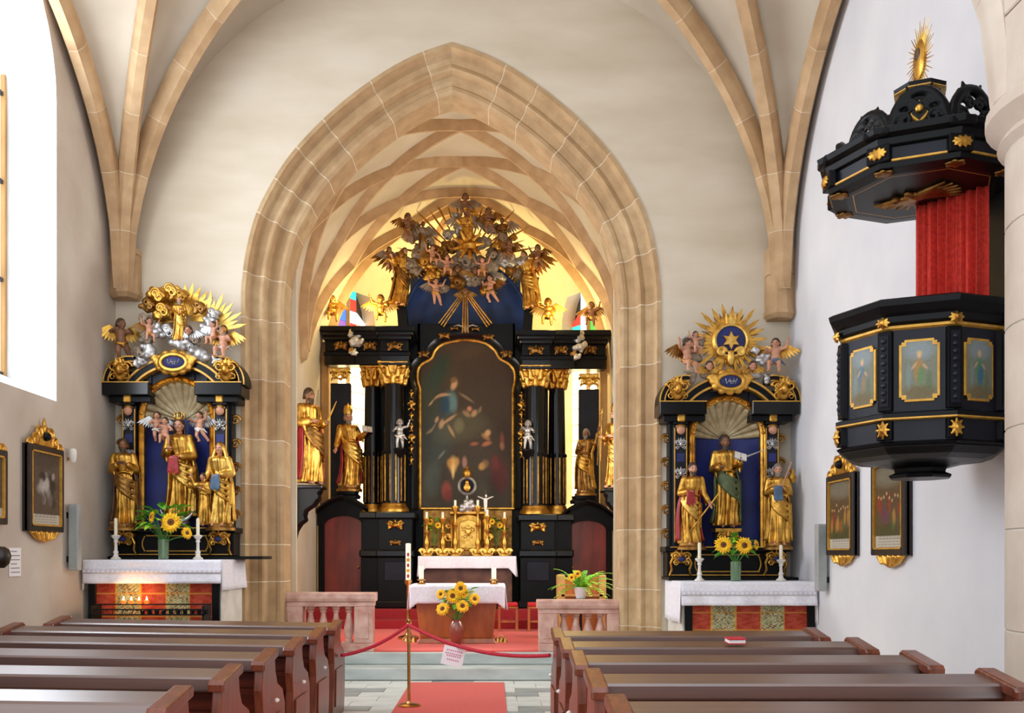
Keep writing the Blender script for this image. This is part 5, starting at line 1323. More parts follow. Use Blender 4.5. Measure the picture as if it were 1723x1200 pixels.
b.build('gilded_scrolls', 'gold_bright', tp, remesh=.012, sm=1)['kind'] = 'stuff'
for k, (px, py, r, sd) in enumerate(((-36, 598, .11, 1), (36, 598, .11, 2), (-62, 570, .1, 3), (60, 575, .09, 4), (-66, 605, .09, 5), (66, 607, .09, 6), (-50, 545, .07, 7), (45, 560, .06, 8))):
    b = MB(); cloud(b, (X(px), YR - .04, Z(py)), r, 10, sd + 20, .7); b.build('cloud', ('cloud_grey', 'silver')[k % 2], tp, remesh=.011, sm=1)
for k, px in enumerate((-36, 36)): cherub_head('gold winged cherub head %s of the star disc stem' % ('left', 'right')[k], (X(px), YR - .15, Z(588)), .75, wings='gold')
g2 = 'putti on the right side altar'
putto('putto with outspread wings left of the right retable sunburst', (X(-72), YR - .1, Z(607)), .46, .5, 'sit', 'gold_dark', 'gold', seed=15, group=g2, arms=(1, 2))
putto('small putto high on the left cloud of the right retable', (X(-58), YR - .1, Z(572)), .3, .3, 'sit', 'silver', None, seed=16, group=g2)
putto('putto raising a gilded leaf right of the right retable sunburst', (X(76), YR - .1, Z(607)), .46, -.5, 'sit', 'gold', 'blue_paint', seed=17, group=g2, arms=(2, 1))
# --- on the mensas: candlesticks and sunflower vases
def candlestick(label, px, ytop, zb, d=10.75):
    x = PX(px, d); h = PZ(ytop, d) - zb; t = thing('candlestick', label, 'candlestick', (x, d, zb), 'white candlesticks on the side altars')
    b = MB(); b.lathe([(.055, 0), (.055, .012), (.03, .03), (.022, .06), (.03, .08), (.018, .10), (.016, h * .40), (.026, h * .43), (.018, h * .47), (.05, h * .56), (.05, h * .58), (.02, h * .6)], (x, d, zb), 18); b.build('stand', 'white_paint', t, smooth=True)
    b = MB(); b.lathe([(.019, h * .59), (.019, h - .01), (.008, h)], (x, d, zb), 14); b.build('taper', 'candle', t, smooth=True)
    b = MB(); b.cap((x, d, zb + h - .004), (x, d, zb + h + .012), .002, .002, 5); b.build('wick', 'eye', t)
zL = LA['zm'] + .009; zR = RA['zm'] + .009
candlestick('white candlestick at the left end of the left side altar', 195, 872, zL)
candlestick('white candlestick right of the sunflowers on the left side altar', 333, 872, zL)
candlestick('white candlestick left of the sunflowers on the right side altar', 1177, 913, zR)
candlestick('white candlestick at the right end of the right side altar', 1314, 917, zR)
def altar_bouquet(side, px, zb, heads, yv, nleaf, rx, rz, yl):
    d = 10.72; v = Vector((PX(px, d), d, zb)); h = PZ(yv, d) - zb
    t = thing('glass_vase', 'clear glass vase of sunflowers on the %s side altar' % side, 'vase', v, 'glass vases on the side altars')
    b = MB(); b.lathe([(.05, 0), (.055, .005), (.058, h * .5), (.06, h), (.055, h), (.052, h * .5), (.045, .012), (0, .012)], v, 22); b.build('glass', 'vase_glass', t, smooth=True)
    b = MB()
    for i in range(7): b.tube([v + Vector((.02 * math.cos(i * 2.4), .02 * math.sin(i * 2.4), .015)), v + Vector((.012 * math.cos(i), .012 * math.sin(i), h + .03))], .005, 5)
    b.build('stems', 'stem', t)
    for k, (hx_, hy, r, yaw, lab) in enumerate(heads): sunflower(lab + ' in the vase on the %s side altar' % side, at(hx_, hy, d - .2), v + Vector((0, 0, h * .8)), r * 1.2, (yaw, -.1), 'sunflowers on the side altars')
    foliage('leafy green bunch around the sunflowers on the %s side altar' % side, at(px, yl, d), rx, rz, nleaf, v + Vector((0, 0, h * .7)), 11 if side == 'left' else 12, L=.14, W=.045)
altar_bouquet('left', 275, zL, ((288, 879, .10, .1, 'large open sunflower'), (314, 897, .06, .9, 'drooping right sunflower'), (256, 870, .06, -.9, 'upper left sunflower')), 908, 52, .22, .2, 880)
altar_bouquet('right', 1238, zR, ((1217, 917, .085, -.1, 'left open sunflower'), (1252, 918, .085, .1, 'central right sunflower'), (1272, 917, .05, .9, 'rightmost side-turned sunflower')), 945, 30, .13, .16, 925)
# votive candle rack in front of the left altar
d = 10.2; xa, xb = PX(150, d), PX(345, d); zr = PZ(1026, d)
t = thing('votive_rack', 'black iron votive candle rack before the left side altar', 'candle rack', ((xa + xb) / 2, d, 0))
for k in range(3):
    b = MB(); zz = zr + .05 * (k - 1); yy = d + .09 * k; b.box(xa, xb, yy, yy + .07, zz - .012, zz); b.build('tray', 'iron', t)
for x in (xa + .02, xb - .02): b = MB(); b.box(x - .012, x + .012, d, d + .25, 0, zr + .04); b.build('leg', 'iron', t)
b = MB()
for x in np.linspace(xa + .04, xb - .04, 12): b.tube([(x, d - .005, zr - .06), (x, d - .005, zr - .02), (x + .03, d - .008, zr), (x + .06, d - .005, zr - .02)], .005, 5)
b.build('railing', 'iron', t)
for i in range(10):
    b = MB(); x = xa + .55 + .075 * i; b.lathe([(.02, 0), (.026, .045), (.024, .045), (.018, .004)], (x, d + .035, zr - .05), 10); b.build('empty_cup', 'iron', t)
for i in range(4):
    x = PX(207 + 13 * i, d + .2); v = (x, d + .215, zr + .05); c = thing('votive_candle', ('leftmost', 'second', 'third', 'rightmost')[i] + ' burning votive candle in the iron rack', 'candle', v, 'burning votive candles')
    b = MB(); b.lathe([(.022, 0), (.026, .04), (.023, .04), (.02, .004)], v, 12); b.build('cup', 'glass_red', c, smooth=True)
    b = MB(); b.lathe([(.018, .005), (.018, .03), (0, .032)], v, 10); b.build('wax', 'candle', c)
    b = MB(); b.lathe([(0, .03), (.008, .04), (.01, .05), (.005, .068), (0, .082)], v, 10); b.build('flame', 'flame', c, smooth=True)
    l = bpy.data.lights.new('votive_light', 'POINT'); l.energy = .5; l.color = (1, .55, .2); l.shadow_soft_size = .02; lo = bpy.data.objects.new('votive_light', l); COL.objects.link(lo); lo.location = (v[0], v[1] - .02, v[2] + .12)
# ================================================================= HIGH ALTAR RETABLE
D0 = 16.5
RT = thing('high_altar_retable', 'black and gold columned baroque retable filling the apse', 'retable', (AX, D0 + .3, ZP))
def rbox(nm, m, p0, p1, y0, y1, d, dep, bv=.01, par=None, zb=None, zt=None):
    b = MB(); b.box(PX(p0, d), PX(p1, d), d, d + dep, PZ(y1, d) if zb is None else zb, PZ(y0, d) if zt is None else zt); return b.build(nm, m, par or RT, bevel=bv)
sc = D0 / F
# back wall pieces and painting
rbox('back_wall', 'black', 690, 878, 560, 1010, D0 + .42, .12, zb=ZP)
out = [(707, 858), (707, 655), (703, 640), (704, 622), (712, 612), (726, 604), (733, 590), (748, 579), (783, 573), (815, 578), (832, 590), (841, 604), (856, 613), (865, 625), (866, 642), (863, 657), (863, 858)]
dp = D0 + .40; oc = [at(a, c, dp) for a, c in out]; occ = [oc[0]] + catmull(oc[1:-1], 4) + [oc[-1]]
def topz(x):
    for p, q in zip(occ[1:], occ[2:-1]):
        if min(p.x, q.x) <= x <= max(p.x, q.x) and abs(p.x - q.x) > 1e-6: return p.z + (q.z - p.z) * (x - p.x) / (q.x - p.x)
    return occ[2].z if x < AX else occ[-3].z
def pbase(u, v):
    img = np.ones(u.shape + (3,)) * hx('40301f'); k = np.clip(1 - v * 1.1, 0, 1)[..., None]; img = img * (1 - k * .45) + hx('40443c') * k * .45
    k = np.clip(u - .55, 0, 1)[..., None]; return img * (1 - k * .5) + hx('3d2017') * k * .5
FL = 'c9986a'
pit = [(.22, .86, .14, .1, 0, '24382a', .7), (.12, .75, .14, .2, 0, '33432f', .5), (.52, .93, .16, .04, .2, '4c3826', .6), (.35, .77, .12, .14, 0, '4a3a22', .5),
       (.18, .45, .2, .2, .3, '384a4a', .5), (.45, .5, .3, .1, .1, '5a573c', .55), (.32, .645, .09, .08, .2, '3d5a5c', .9), (.36, .64, .05, .07, .3, '67807c', .7), (.27, .635, .06, .06, .2, '23384a', .8),
       (.37, .745, .045, .03, .5, FL, .9), (.365, .775, .04, .02, 0, '7a5634', .9), (.24, .70, .11, .012, -.1, FL, .75), (.13, .71, .03, .012, .3, FL, .7), (.5, .665, .09, .01, -.35, 'a98a62', .6),
       (.53, .6, .03, .018, 0, 'c27a5c', .9), (.58, .575, .04, .022, .4, FL, .7), (.5, .57, .05, .018, -.3, 'b58a5c', .6), (.64, .6, .03, .015, .8, 'a88a5c', .5),
       (.19, .565, .025, .02, 0, FL, .8), (.24, .525, .035, .03, .6, FL, .75), (.32, .545, .09, .012, .3, FL, .7), (.34, .475, .06, .014, -.8, FL, .7), (.13, .53, .06, .014, .2, 'b09068', .6), (.42, .5, .06, .05, 0, '7b7450', .6),
       (.72, .47, .04, .022, .4, 'd0a06a', .85), (.7, .445, .05, .02, -.2, 'b98250', .7), (.71, .405, .06, .016, .3, 'b86a44', .8), (.58, .395, .05, .012, .1, 'a85a3a', .8), (.87, .47, .025, .06, 0, '8a4a3a', .8), (.87, .43, .03, .03, 0, 'b57a58', .6),
       (.84, .24, .1, .13, .2, '5a2420', .8), (.8, .3, .05, .05, .3, '6e2f28', .6), (.36, .275, .05, .055, 0, 'd8a860', .9), (.36, .235, .018, .05, 0, 'e8bc78', .9), (.32, .285, .03, .03, .5, 'b8823c', .8), (.40, .29, .03, .03, -.5, 'c08c48', .8),
       (.48, .285, .03, .04, .1, 'b07a6c', .8), (.66, .265, .04, .025, .2, 'c8924e', .9), (.69, .28, .05, .03, .3, '9c7040', .6), (.29, .125, .06, .06, .3, 'a04a3c', .85), (.31, .09, .05, .04, 0, '7c342c', .8), (.24, .34, .05, .012, .5, '7a8a84', .6),
       (.15, .2, .1, .12, 0, '4c5a54', .6), (.65, .13, .1, .06, 0, '4a4438', .6)]
vgrid('altar_painting', 'painting', RT, PX(707, dp) - .03, PX(863, dp) + .03, PZ(860, dp), 0, dp, blobs(pbase, pit, 3, .012), 110, 190, topz)
b = MB(); fr_ = []
for i, p in enumerate(occ):
    tt = (occ[min(i + 1, len(occ) - 1)] - occ[max(i - 1, 0)]).normalized(); fr_.append((p, Vector((tt.z, 0, -tt.x)), Vector((0, 1, 0))))
b.ring([(-.03, .03), (-.03, -.03), (-.01, -.05), (.02, -.03), (.02, .03)], fr_); b.build('picture_frame', 'gold', RT, smooth=True, ang=30)
b = MB(); b.ring([(-.13, .05), (-.13, -.10), (-.06, -.06), (-.03, -.03), (-.03, .05)], fr_); b.build('frame_moulding', 'black_gloss', RT, smooth=True, ang=30)
# black board above and around the frame top (spandrels)
b = MB()
for p, q in zip(occ[1:-1], occ[2:-1]):
    if abs(q.x - p.x) < 1e-5: continue
    z = PZ(545, dp); b.add([(p.x, dp - .02, p.z), (q.x, dp - .02, q.z), (q.x, dp - .02, max(z, q.z)), (p.x, dp - .02, max(z, p.z))], [(0, 1, 2, 3)])
o = b.build('spandrel_board', 'black', RT)
for px, py, w_, h in ((712, 597, .24, .16), (748, 566, .26, .14), (822, 568, .26, .14), (853, 597, .24, .18), (765, 553, .2, .1), (800, 554, .2, .1)):
    b = MB(); acanthus(b, at(px, py, dp - .09), w_, h, .03, px); b.build('gilt_scroll', 'gold_dark', RT, remesh=.012, sm=0)
for px, y0, y1 in ((692, 655, 785), (878, 660, 772)):
    for k in range(7):
        b = MB(); p = at(px, y0 + (y1 - y0) * (k + .5) / 7, D0 + .1); s_ = .8 + .4 * (k % 3 == 1); acanthus(b, p, .12 * s_, .24, .03, k); b.build('gilt_drop', 'gold', RT, remesh=.012, sm=0)
# dove
b = MB(); p = at(783, 552, dp - .14); b.ell(p, (.05, .05, .08), 10, 8); b.ell(p + Vector((0, -.02, .09)), .03, 8, 6)
for sd in (-1, 1): b.tube([p, p + Vector((sd * .12, 0, .05)), p + Vector((sd * .24, 0, .02))], [.04, .035, .01], 7, flat=.5)
b.build('dove', 'silver', RT, remesh=.012, sm=1)
# columns
def column(px, y_cap, y_sh0, y_sh1, y_base, d, rpx, big):
    x = PX(px, d); r = rpx * d / F; zc, z1, z0, zb = PZ(y_cap, d), PZ(y_sh0, d), PZ(y_sh1, d), PZ(y_base, d)
    b = MB(); b.lathe([(r * 1.0, z0), (r * 1.0, z0 + (z1 - z0) * .33), (r * .87, z1)], (x, d, 0), 32); c = b.build('column', 'black_gloss', RT, smooth=True)
    b = MB(); b.lathe([(r * 1.35, zb), (r * 1.35, zb + .03), (r * 1.3, zb + .06), (r * 1.1, z0 - .03), (r * 1.12, z0 - .01), (r * 1.0, z0 + .01)], (x, d, 0), 28); b.build('column_base', 'gold', c, smooth=True)
    zf = z0 + (z1 - z0) * .43
    for k in range(6):
        a = -PI * (.08 + .84 * k / 5); q = Vector((x + r * math.cos(a), d + r * math.sin(a), 0)); g = MB(); g.cap(q + Vector((0, 0, z0 + .05)), q + Vector((0, 0, zf - .05)), .014, .014, 7); g.build('gilt_flute', 'gold_dark' if k % 2 else 'gold', c, smooth=True)
        g = MB(); g.ell(q + Vector((0, 0, zf)), (.022, .022, .035), 7, 5); g.build('flute_tip', 'black', c, smooth=True)
    g = MB(); h = zc - z1; g.lathe([(r * .86, 0), (r * .95, .01), (r * .88, .03), (r * .9, h * .5), (r * 1.25, h * .9)], (x, d, z1), 20)
    for row in range(2):
        for k in range(8):
            a = 2 * PI * (k + .5 * row) / 8; rr = r * (.95 + .12 * row); p0 = Vector((x + rr * math.cos(a), d + rr * math.sin(a), z1 + h * (.06 + .3 * row))); p1 = p0 + Vector((math.cos(a) * r * .25, math.sin(a) * r * .25, h * .38)); g.cap(p0, p1, r * .24, r * .14, 7); g.ell(p1 + Vector((math.cos(a) * r * .08, math.sin(a) * r * .08, -.01)), r * .13, 7, 5)
    for k in range(4):
        a = PI / 4 + k * PI / 2; g.ell((x + r * 1.35 * math.cos(a), d + r * 1.35 * math.sin(a), z1 + h * .82), (r * .25, r * .25, h * .17), 8, 6)
    g.box(x - r * 1.35, x + r * 1.35, d - r * 1.35, d + r * 1.35, z1 + h * .9, zc); g.build('capital', 'gold_bright' if big else 'gold', c, remesh=.016, sm=0)
column(663, 612, 648, 848, 862, D0 + .0, 19, True); column(627, 618, 652, 850, 862, D0 + .32, 15, False)
column(900, 618, 652, 852, 866, D0 + .0, 19, True); column(937, 622, 656, 852, 866, D0 + .32, 15, False)
# outer pilasters
for px0, px1, y0, y1, dx in ((556, 590, 645, 850, -1), (974, 1008, 655, 855, 1)):
    p = rbox('pilaster', 'blue_black', px0, px1, y0, y1, D0 + .5, .12)
    g = MB(); d = D0 + .46; xm = PX((px0 + px1) / 2, d); z = PZ(y0 - 13, d)
    for sd in (-1, 1): acanthus(g, (xm + sd * .08, d, z), .2, .26, .05, 3)
    g.box(xm - .17, xm + .17, d - .02, d + .1, z + .1, z + .14); g.build('capital', 'gold_bright', p, remesh=.014, sm=0)
    a = (540, 553) if dx < 0 else (1010, 1022)
    rbox('warm_lit_side_board', 'wood_light', a[0], a[1], y0 - 70, y1 + 5, D0 + .62, .1)  # wooden side board; the warm light on its edge is put into the colour
# entablatures: architrave, frieze, cornice over projecting and receding bays
for L in (True, False):
    dy = 0 if L else 7; A = (lambda a, c: (a, c)) if L else (lambda a, c: (1566 - c, 1566 - a))
    for (a, c, d, dep) in ((640, 688, D0 - .25, .7), (600, 645, D0 + .08, .5), (546, 602, D0 + .4, .3)):
        p0, p1 = A(a, c)
        e = rbox('architrave', 'black_gloss', p0, p1, 597 + dy, 614 + dy, d, dep)
        rbox('architrave_fillet', 'black', p0 - 1.5, p1 + 1.5, 592 + dy, 598 + dy, d - .03, dep, .005, e)
        rbox('frieze', 'black', p0 + 1, p1 - 1, 570 + dy, 592 + dy, d + .02, dep)
        rbox('cornice_lower', 'black_gloss', p0 - 3, p1 + 3, 563 + dy, 571 + dy, d - .08, dep)
        rbox('cornice', 'black_gloss', p0 - 7, p1 + 7, 556 + dy, 564 + dy, d - .16, dep + .1, .015)
        rbox('cornice_top', 'black', p0 - 10, p1 + 10, 548 + dy, 557 + dy, d - .22, dep + .2, .012)
        g = MB(); acanthus(g, at((p0 + p1) / 2, 583 + dy, d - .02), .3, .2, .04, int(a)); g.build('frieze_ornament', 'gold_dark', e, remesh=.013, sm=0)
    # silver cloud with wing in front of the receding bay
    px = 597 if L else 972; yy = 575 if L else 582
    o = thing('hanging_cloud', 'silver cloud with gilded wing before the %s entablature' % ('left' if L else 'right'), 'ornament', at(px, yy, D0 + .15), 'silver clouds on the high altar')
    for k, (dx, dz, r, m) in enumerate(((0, .14, .13, 'silver'), (.04, -.02, .12, 'silver'), (-.02, -.18, .08, 'silver'), (-.06, -.14, .07, 'gold_dark'))):
        b = MB(); cloud(b, at(px, yy, D0 + .0) + Vector((dx, 0, dz)), r, 9, k + px, .8); b.build('cloud', m, o, remesh=.014, sm=1)
# side back boards behind columns
for p0, p1 in ((640, 692), (876, 922)): rbox('column_back', 'black', p0, p1, 560, 862, D0 + .48, .08)
# plinths
for L in (True, False):
    A = (lambda a, c: (a, c)) if L else (lambda a, c: (1570 - c, 1570 - a)); dy = 0 if L else 4
    for (a, c, d, dep) in ((636, 694, D0 - .32, .8), (608, 640, D0 + .05, .5)):
        p0, p1 = A(a, c)
        pl_ = rbox('pedestal', 'black', p0, p1, 872 + dy, 935, d, dep)
        rbox('pedestal_cap', 'black_gloss', p0 - 5, p1 + 5, 861 + dy, 873 + dy, d - .08, dep + .1, .02)
        rbox('pedestal_mould', 'black_gloss', p0 - 4, p1 + 4, 925, 938, d - .07, dep + .08, .025)
        rbox('pedestal_foot', 'black', p0 - 1, p1 + 1, 938, 985, d - .03, dep, zb=ZP + .1)
        rbox('pedestal_base', 'black_gloss', p0 - 5, p1 + 5, 990, 1010, d - .08, dep + .08, .02, zb=ZP, zt=ZP + .12)
        if c - a > 40:
            rbox('foot_panel', 'blue_black', p0 + 10, p1 - 10, 945, 978, d - .045, .03, .01, pl_)
            g = MB(); acanthus(g, at((p0 + p1) / 2, 884 + dy, d - .02), .34, .2, .05, 4); g.build('gilt_ornament', 'gold', pl_, remesh=.014, sm=0)
            g = MB(); acanthus(g, at((p0 + p1) / 2, 914, d - .02), .26, .13, .03, 6); g.build('gilt_ornament', 'gold_dark', pl_, remesh=.014, sm=0)
# side doors with curved pediments
for L in (True, False):
    A = (lambda a: a) if L else (lambda a: 1566 - a); dy = 0 if L else 8; d = D0 + .25
    nm = 'left' if L else 'right'
    t = thing('retable_door', 'dark red arched door with black frame %s of the high altar' % nm, 'door', at(A(578), 1000, d) * Vector((1, 1, 0)).to_3d() if False else Vector((PX(A(578), d), d, ZP)), 'doors beside the high altar')
    x0, x1 = sorted((PX(A(546), d), PX(A(611), d))); zs = PZ(885 + dy, d); za = PZ(868 + dy, d); xm = (x0 + x1) / 2; hw = (x1 - x0) / 2
    pol = [(x0, ZP), (x1, ZP), (x1, zs)] + [(xm + hw * math.cos(PI * i / 12), zs + (za - zs) * math.sin(PI * i / 12)) for i in range(1, 12)] + [(x0, zs)]
    b = MB(); b.prism_xz(pol, d, d + .04); lf = b.build('door_leaf', 'door_red', t, bevel=.004)
    b = MB(); b.lathe([(0, 0), (.02, .005), (.025, .02), (0, .03)], (0, 0, 0), 12, xf=Matrix.Translation((x1 - .08 if L else x0 + .08, d, PZ(955, d))) @ Matrix.Rotation(PI / 2, 4, 'X')); b.build('door_knob', 'brass', lf, smooth=True)
    f_ = MB()
    for a, c in ((x0 - .10, x0), (x1, x1 + .10)): f_.box(a, c, d - .06, d + .1, ZP, zs + .02)
    f_.build('door_jambs', 'black', t, bevel=.01)
    pp = []; 
    for i in range(25):
        u = i / 24; x = x0 - .11 + (x1 - x0 + .22) * u; k = abs(2 * u - 1); z = PZ(858 + dy, d) + (PZ(838 + dy, d) - PZ(858 + dy, d)) * (1 - k ** 1.6) * 1.15 - .02; pp.append((x, z))
    b = MB(); low = [(xm + (hw + .0) * math.cos(PI * i / 12), zs + (za - zs) * math.sin(PI * i / 12)) for i in range(13)]
    b.prism_xz(pp + [(pp[-1][0], zs)] + low + [(pp[0][0], zs)], d - .06, d + .12); b.build('door_pediment', 'black', t)
    b = MB(); fr2 = [(Vector((x, d - .02, z)), Vector((0, 0, 1)), Vector((0, 1, 0))) for x, z in pp]; b.ring([(-.05, -.12), (.0, -.16), (.04, -.14), (.04, .14), (-.05, .14)], fr2); b.build('pediment_moulding', 'black_gloss', t, smooth=True, ang=35)
    zt = PZ(838 + dy, d) + .0; b = MB(); b.lathe([(.24, -.02), (.25, .03), (.21, .06), (.22, .11)], (PX(A(583), d), d + .0, zt), 16, sy=.7); b.build('statue_console', 'black', t, smooth=True)
zst = PZ(838, D0 + .25) + .11
statue('bishop_statue', 'gilded bishop statue reading a book above the left retable door', (PX(588, D0 + .25), D0 + .22, zst + .06), PZ(700, D0 + .25) - zst, .35, 'gold', 'red_paint', (('low'), ((.17, -.03, .66), (.22, -.14, .72))), hair='hair_grey', beard=1, crown='mitre', seed=31, swag='gold_bright', group='statues of the high altar', attrs=(('book', 1, .1, 'brown_paint'),), flesh='flesh', base='gold_dark', sway=.04)
zst = PZ(846, D0 + .25) + .11
statue('bishop_statue', 'gilded bishop statue with raised arms above the right retable door', (PX(985, D0 + .25), D0 + .22, zst + .06), PZ(728, D0 + .25) - zst, -.4, 'gold_dark', 'gold', ('chest', 'up'), hair='hair_grey', beard=1, seed=32, group='statues of the high altar', flesh='flesh_dark', attrs=(('staff', 1, (.05, 0, 1), .55, .25, 'gold', 'crozier'),), base='gold_dark', sway=-.03)
# bracket statues on the chancel walls
def bracket(label, x, d, z, sd):
    t = thing('wall_bracket', label, 'bracket', (x, d, z), 'black wall brackets')
    b = MB(); wall_x = CL if sd < 0 else CR; s_ = 1 if sd < 0 else -1
    W = abs(x - wall_x) * 2; q = lambda a: wall_x + s_ * a
    pr = [(0.01, z), (W, z), (W, z - .08), (W - .03, z - .13), (W - .03, z - .2), (W - .1, z - .3), (W - .22, z - .38), (W - .24, z - .46), (W - .22, z - .52), (W - .30, z - .58), (.1, z - .68), (.06, z - .82), (.01, z - .86)]
    b.prism_xz([(q(a), c) for a, c in pr], d - .17, d + .17); b.build('console', 'black', t, bevel=.015)
    b = MB(); b.box(min(q(0.01), q(W + .05)), max(q(0.01), q(W + .05)), d - .22, d + .22, z - .05, z); b.build('shelf', 'black_gloss', t, bevel=.015)
    return t
db = 14.6
bracket('carved black bracket on the left chancel wall', PX(515, db), db, PZ(818, db), -1)
bracket('carved black bracket on the right chancel wall', PX(1040, db), db, PZ(823, db), 1)
statue('apostle_statue', 'dark-haired gilded saint statue on the left wall bracket', (PX(521, db), db - .02, PZ(818, db) + .01), PZ(655, db) - PZ(818, db), .9, 'gold', 'red_paint', ('hold', 'hold'), hair='hair', beard=1, flesh='flesh_dark', seed=41, swag='gold_dark', group='statues on the wall brackets', attrs=(('wand', 1, (.1, -.05, .22), 'gold'),), sway=.03)
statue('apostle_statue', 'gilded saint statue with pointed hat on the right wall bracket', (PX(1036, db), db - .02, PZ(823, db) + .01), PZ(690, db) - PZ(823, db), -.9, 'gold', 'gold_bright', ('hold', 'hold'), hair='hair', beard=1, crown='mitre', seed=42, group='statues on the wall brackets', attrs=(('spear', 0, (.05, 0, 1), .3, .3, 'gold_dark'),))
b = MB(); p = at(1036, 808, db - .12); 
# ---------------------------------------------------------------- blue half dome and gloriole
b = MB(); cd = D0 + .3; c0 = at(783, 562, cd); hwx = 112 * cd / F; hz = 128 * cd / F
def dm(u, v):
    a = PI * u; e = v * PI / 2; return Vector((c0.x - hwx * math.cos(a) * math.cos(e * 0 + 0) * (1), cd + .05 + .55 * math.sin(e), c0.z + hz * math.sin(a) * 1.0)) if False else Vector((c0.x - hwx * math.cos(a) * math.cos(e), cd + .6 * math.sin(e), c0.z + hz * math.sin(a) * math.cos(e)))
b.grid(dm, 28, 10); o = b.build('blue_half_dome', 'dome_blue', RT, smooth=True); s_ = o.modifiers.new('solid', 'SOLIDIFY'); s_.thickness = .04
rbox('dome_back', 'dome_blue', 690, 876, 460, 562, D0 + .9, .05)
for sd in (-1, 1):
    b = MB(); fr2 = []
    for i in range(13):
        u = i / 12; p = at(783 + sd * (116 - 22 * u + 10 * u * u), 470 + 92 * u, cd - .05); fr2.append((p, Vector((1, 0, 0)), Vector((0, 1, 0))))
    b.ring([(-.08, -.12), (.08, -.12), (.08, .3), (-.08, .3)], fr2); b.build('dome_pier', 'black', RT, smooth=True, ang=30)
DG = D0 + .1
GL = thing('gloriole', 'cloud gloriole with gilded rays above the high altar painting', 'gloriole', at(783, 430, DG))
b = MB(); rays(b, at(783, 440, DG + .35), .4, 1.3, 19, 4, .016, jitter=.14, a0=.12, a1=PI - .12, th=.02)
for i, a in enumerate((-.62, 0, .62)):
    b2 = MB(); c = at(783, 490, cd - .1)
    for o_ in (-.05, 0, .05): d_ = Vector((math.sin(a), 0, -math.cos(a))); s_ = Vector((d_.z, 0, -d_.x)) * o_; b2.tube([c + d_ * .05 + s_ * .6, c + d_ * .72 + s_], .013, 5)
    b2.build('descending_ray', 'gold', GL)
b.build('rays', 'gold_dark', GL)
rn = random.Random(8)
cl = [(783, 440, .2), (745, 450, .18), (820, 445, .18), (715, 440, .16), (850, 440, .17), (705, 425, .13), (770, 475, .15), (800, 470, .15), (728, 465, .14), (835, 470, .15), (690, 400, .12), (760, 415, .15), (808, 410, .16), (840, 415, .14), (780, 385, .14), (720, 405, .12), (858, 455, .1), (700, 455, .1), (783, 495, .09), (755, 395, .1), (822, 385, .11), (675, 430, .1), (690, 445, .12), (668, 470, .08), (880, 440, .1), (872, 460, .11), (740, 425, .14), (830, 430, .13), (795, 360, .09), (768, 362, .08), (700, 380, .07), (862, 400, .08), (745, 485, .1), (818, 488, .1), (788, 460, .14), (775, 405, .12), (672, 495, .07), (895, 470, .08)]
for k, (px, py, r) in enumerate(cl):
    b = MB(); cloud(b, at(px, py, DG - .05 + .15 * rn.random()), r * 1.1, 16, k, .7); swirl(b, at(px, py, DG - .05 - r * .6), r * .55, 1 if k % 2 else -1, .3, .04); b.build('cloud', ('cloud_grey', 'gold_dark', 'cloud_grey', 'gold', 'silver')[k % 5], GL, remesh=.017, sm=0)
b = MB(); b.lathe([(0, -.1), (.12, -.06), (.14, .02), (.06, .1), (0, .12)], at(790, 415, DG - .15), 12); b.build('gold_heart', 'gold', GL, smooth=True)
for k in range(9):
    b = MB(); a = 2 * PI * k / 9; p = at(788, 412, DG - .18); b.cap(p + Vector((.12 * math.cos(a), 0, .12 * math.sin(a))), p + Vector((.26 * math.cos(a), -.05, .26 * math.sin(a))), .05, .02, 7); b.build('gold_flame', 'gold', GL, smooth=True)
ga = 'angels of the gloriole'
statue('angel', 'large gilded angel leaning out on the left of the gloriole', at(668, 515, DG - .1), 1.02, .5, 'gold', 'gold_dark', ('out', 'up'), hair='hair', seed=51, wings='gold_dark', group=ga, cat='angel', tilt=(0, .15, .5))
statue('angel', 'large gilded angel with spread wings on the right of the gloriole', at(895, 520, DG - .1), 1.02, -.5, 'gold', 'gold_bright', ('up', 'out'), hair='hair', seed=52, wings='gold', group=ga, cat='angel', tilt=(0, -.15, -.5), flesh='flesh')
statue('angel', 'gilded seated angel near the top of the gloriole', at(785, 425, DG - .15), .72, .1, 'gold_bright', 'gold', ('out', 'chest'), hair='hair', seed=53, wings='cloud_grey', group=ga, cat='angel', flesh='flesh_dark')
statue('angel', 'brown angel on the upper right cloud of the gloriole', at(845, 428, DG - .1), .62, -.4, 'gold_dark', 'cloud_grey', ('chest', 'out'), hair='hair', seed=54, wings='cloud_grey', group=ga, cat='angel', flesh='flesh_dark')
statue('angel', 'grey cloaked angel on the upper left cloud of the gloriole', at(712, 432, DG - .1), .6, .4, 'cloud_grey', 'gold_dark', ('out', 'chest'), hair='hair', seed=55, wings='cloud_grey', group=ga, cat='angel', flesh='flesh_dark')
gp = 'putti of the gloriole'
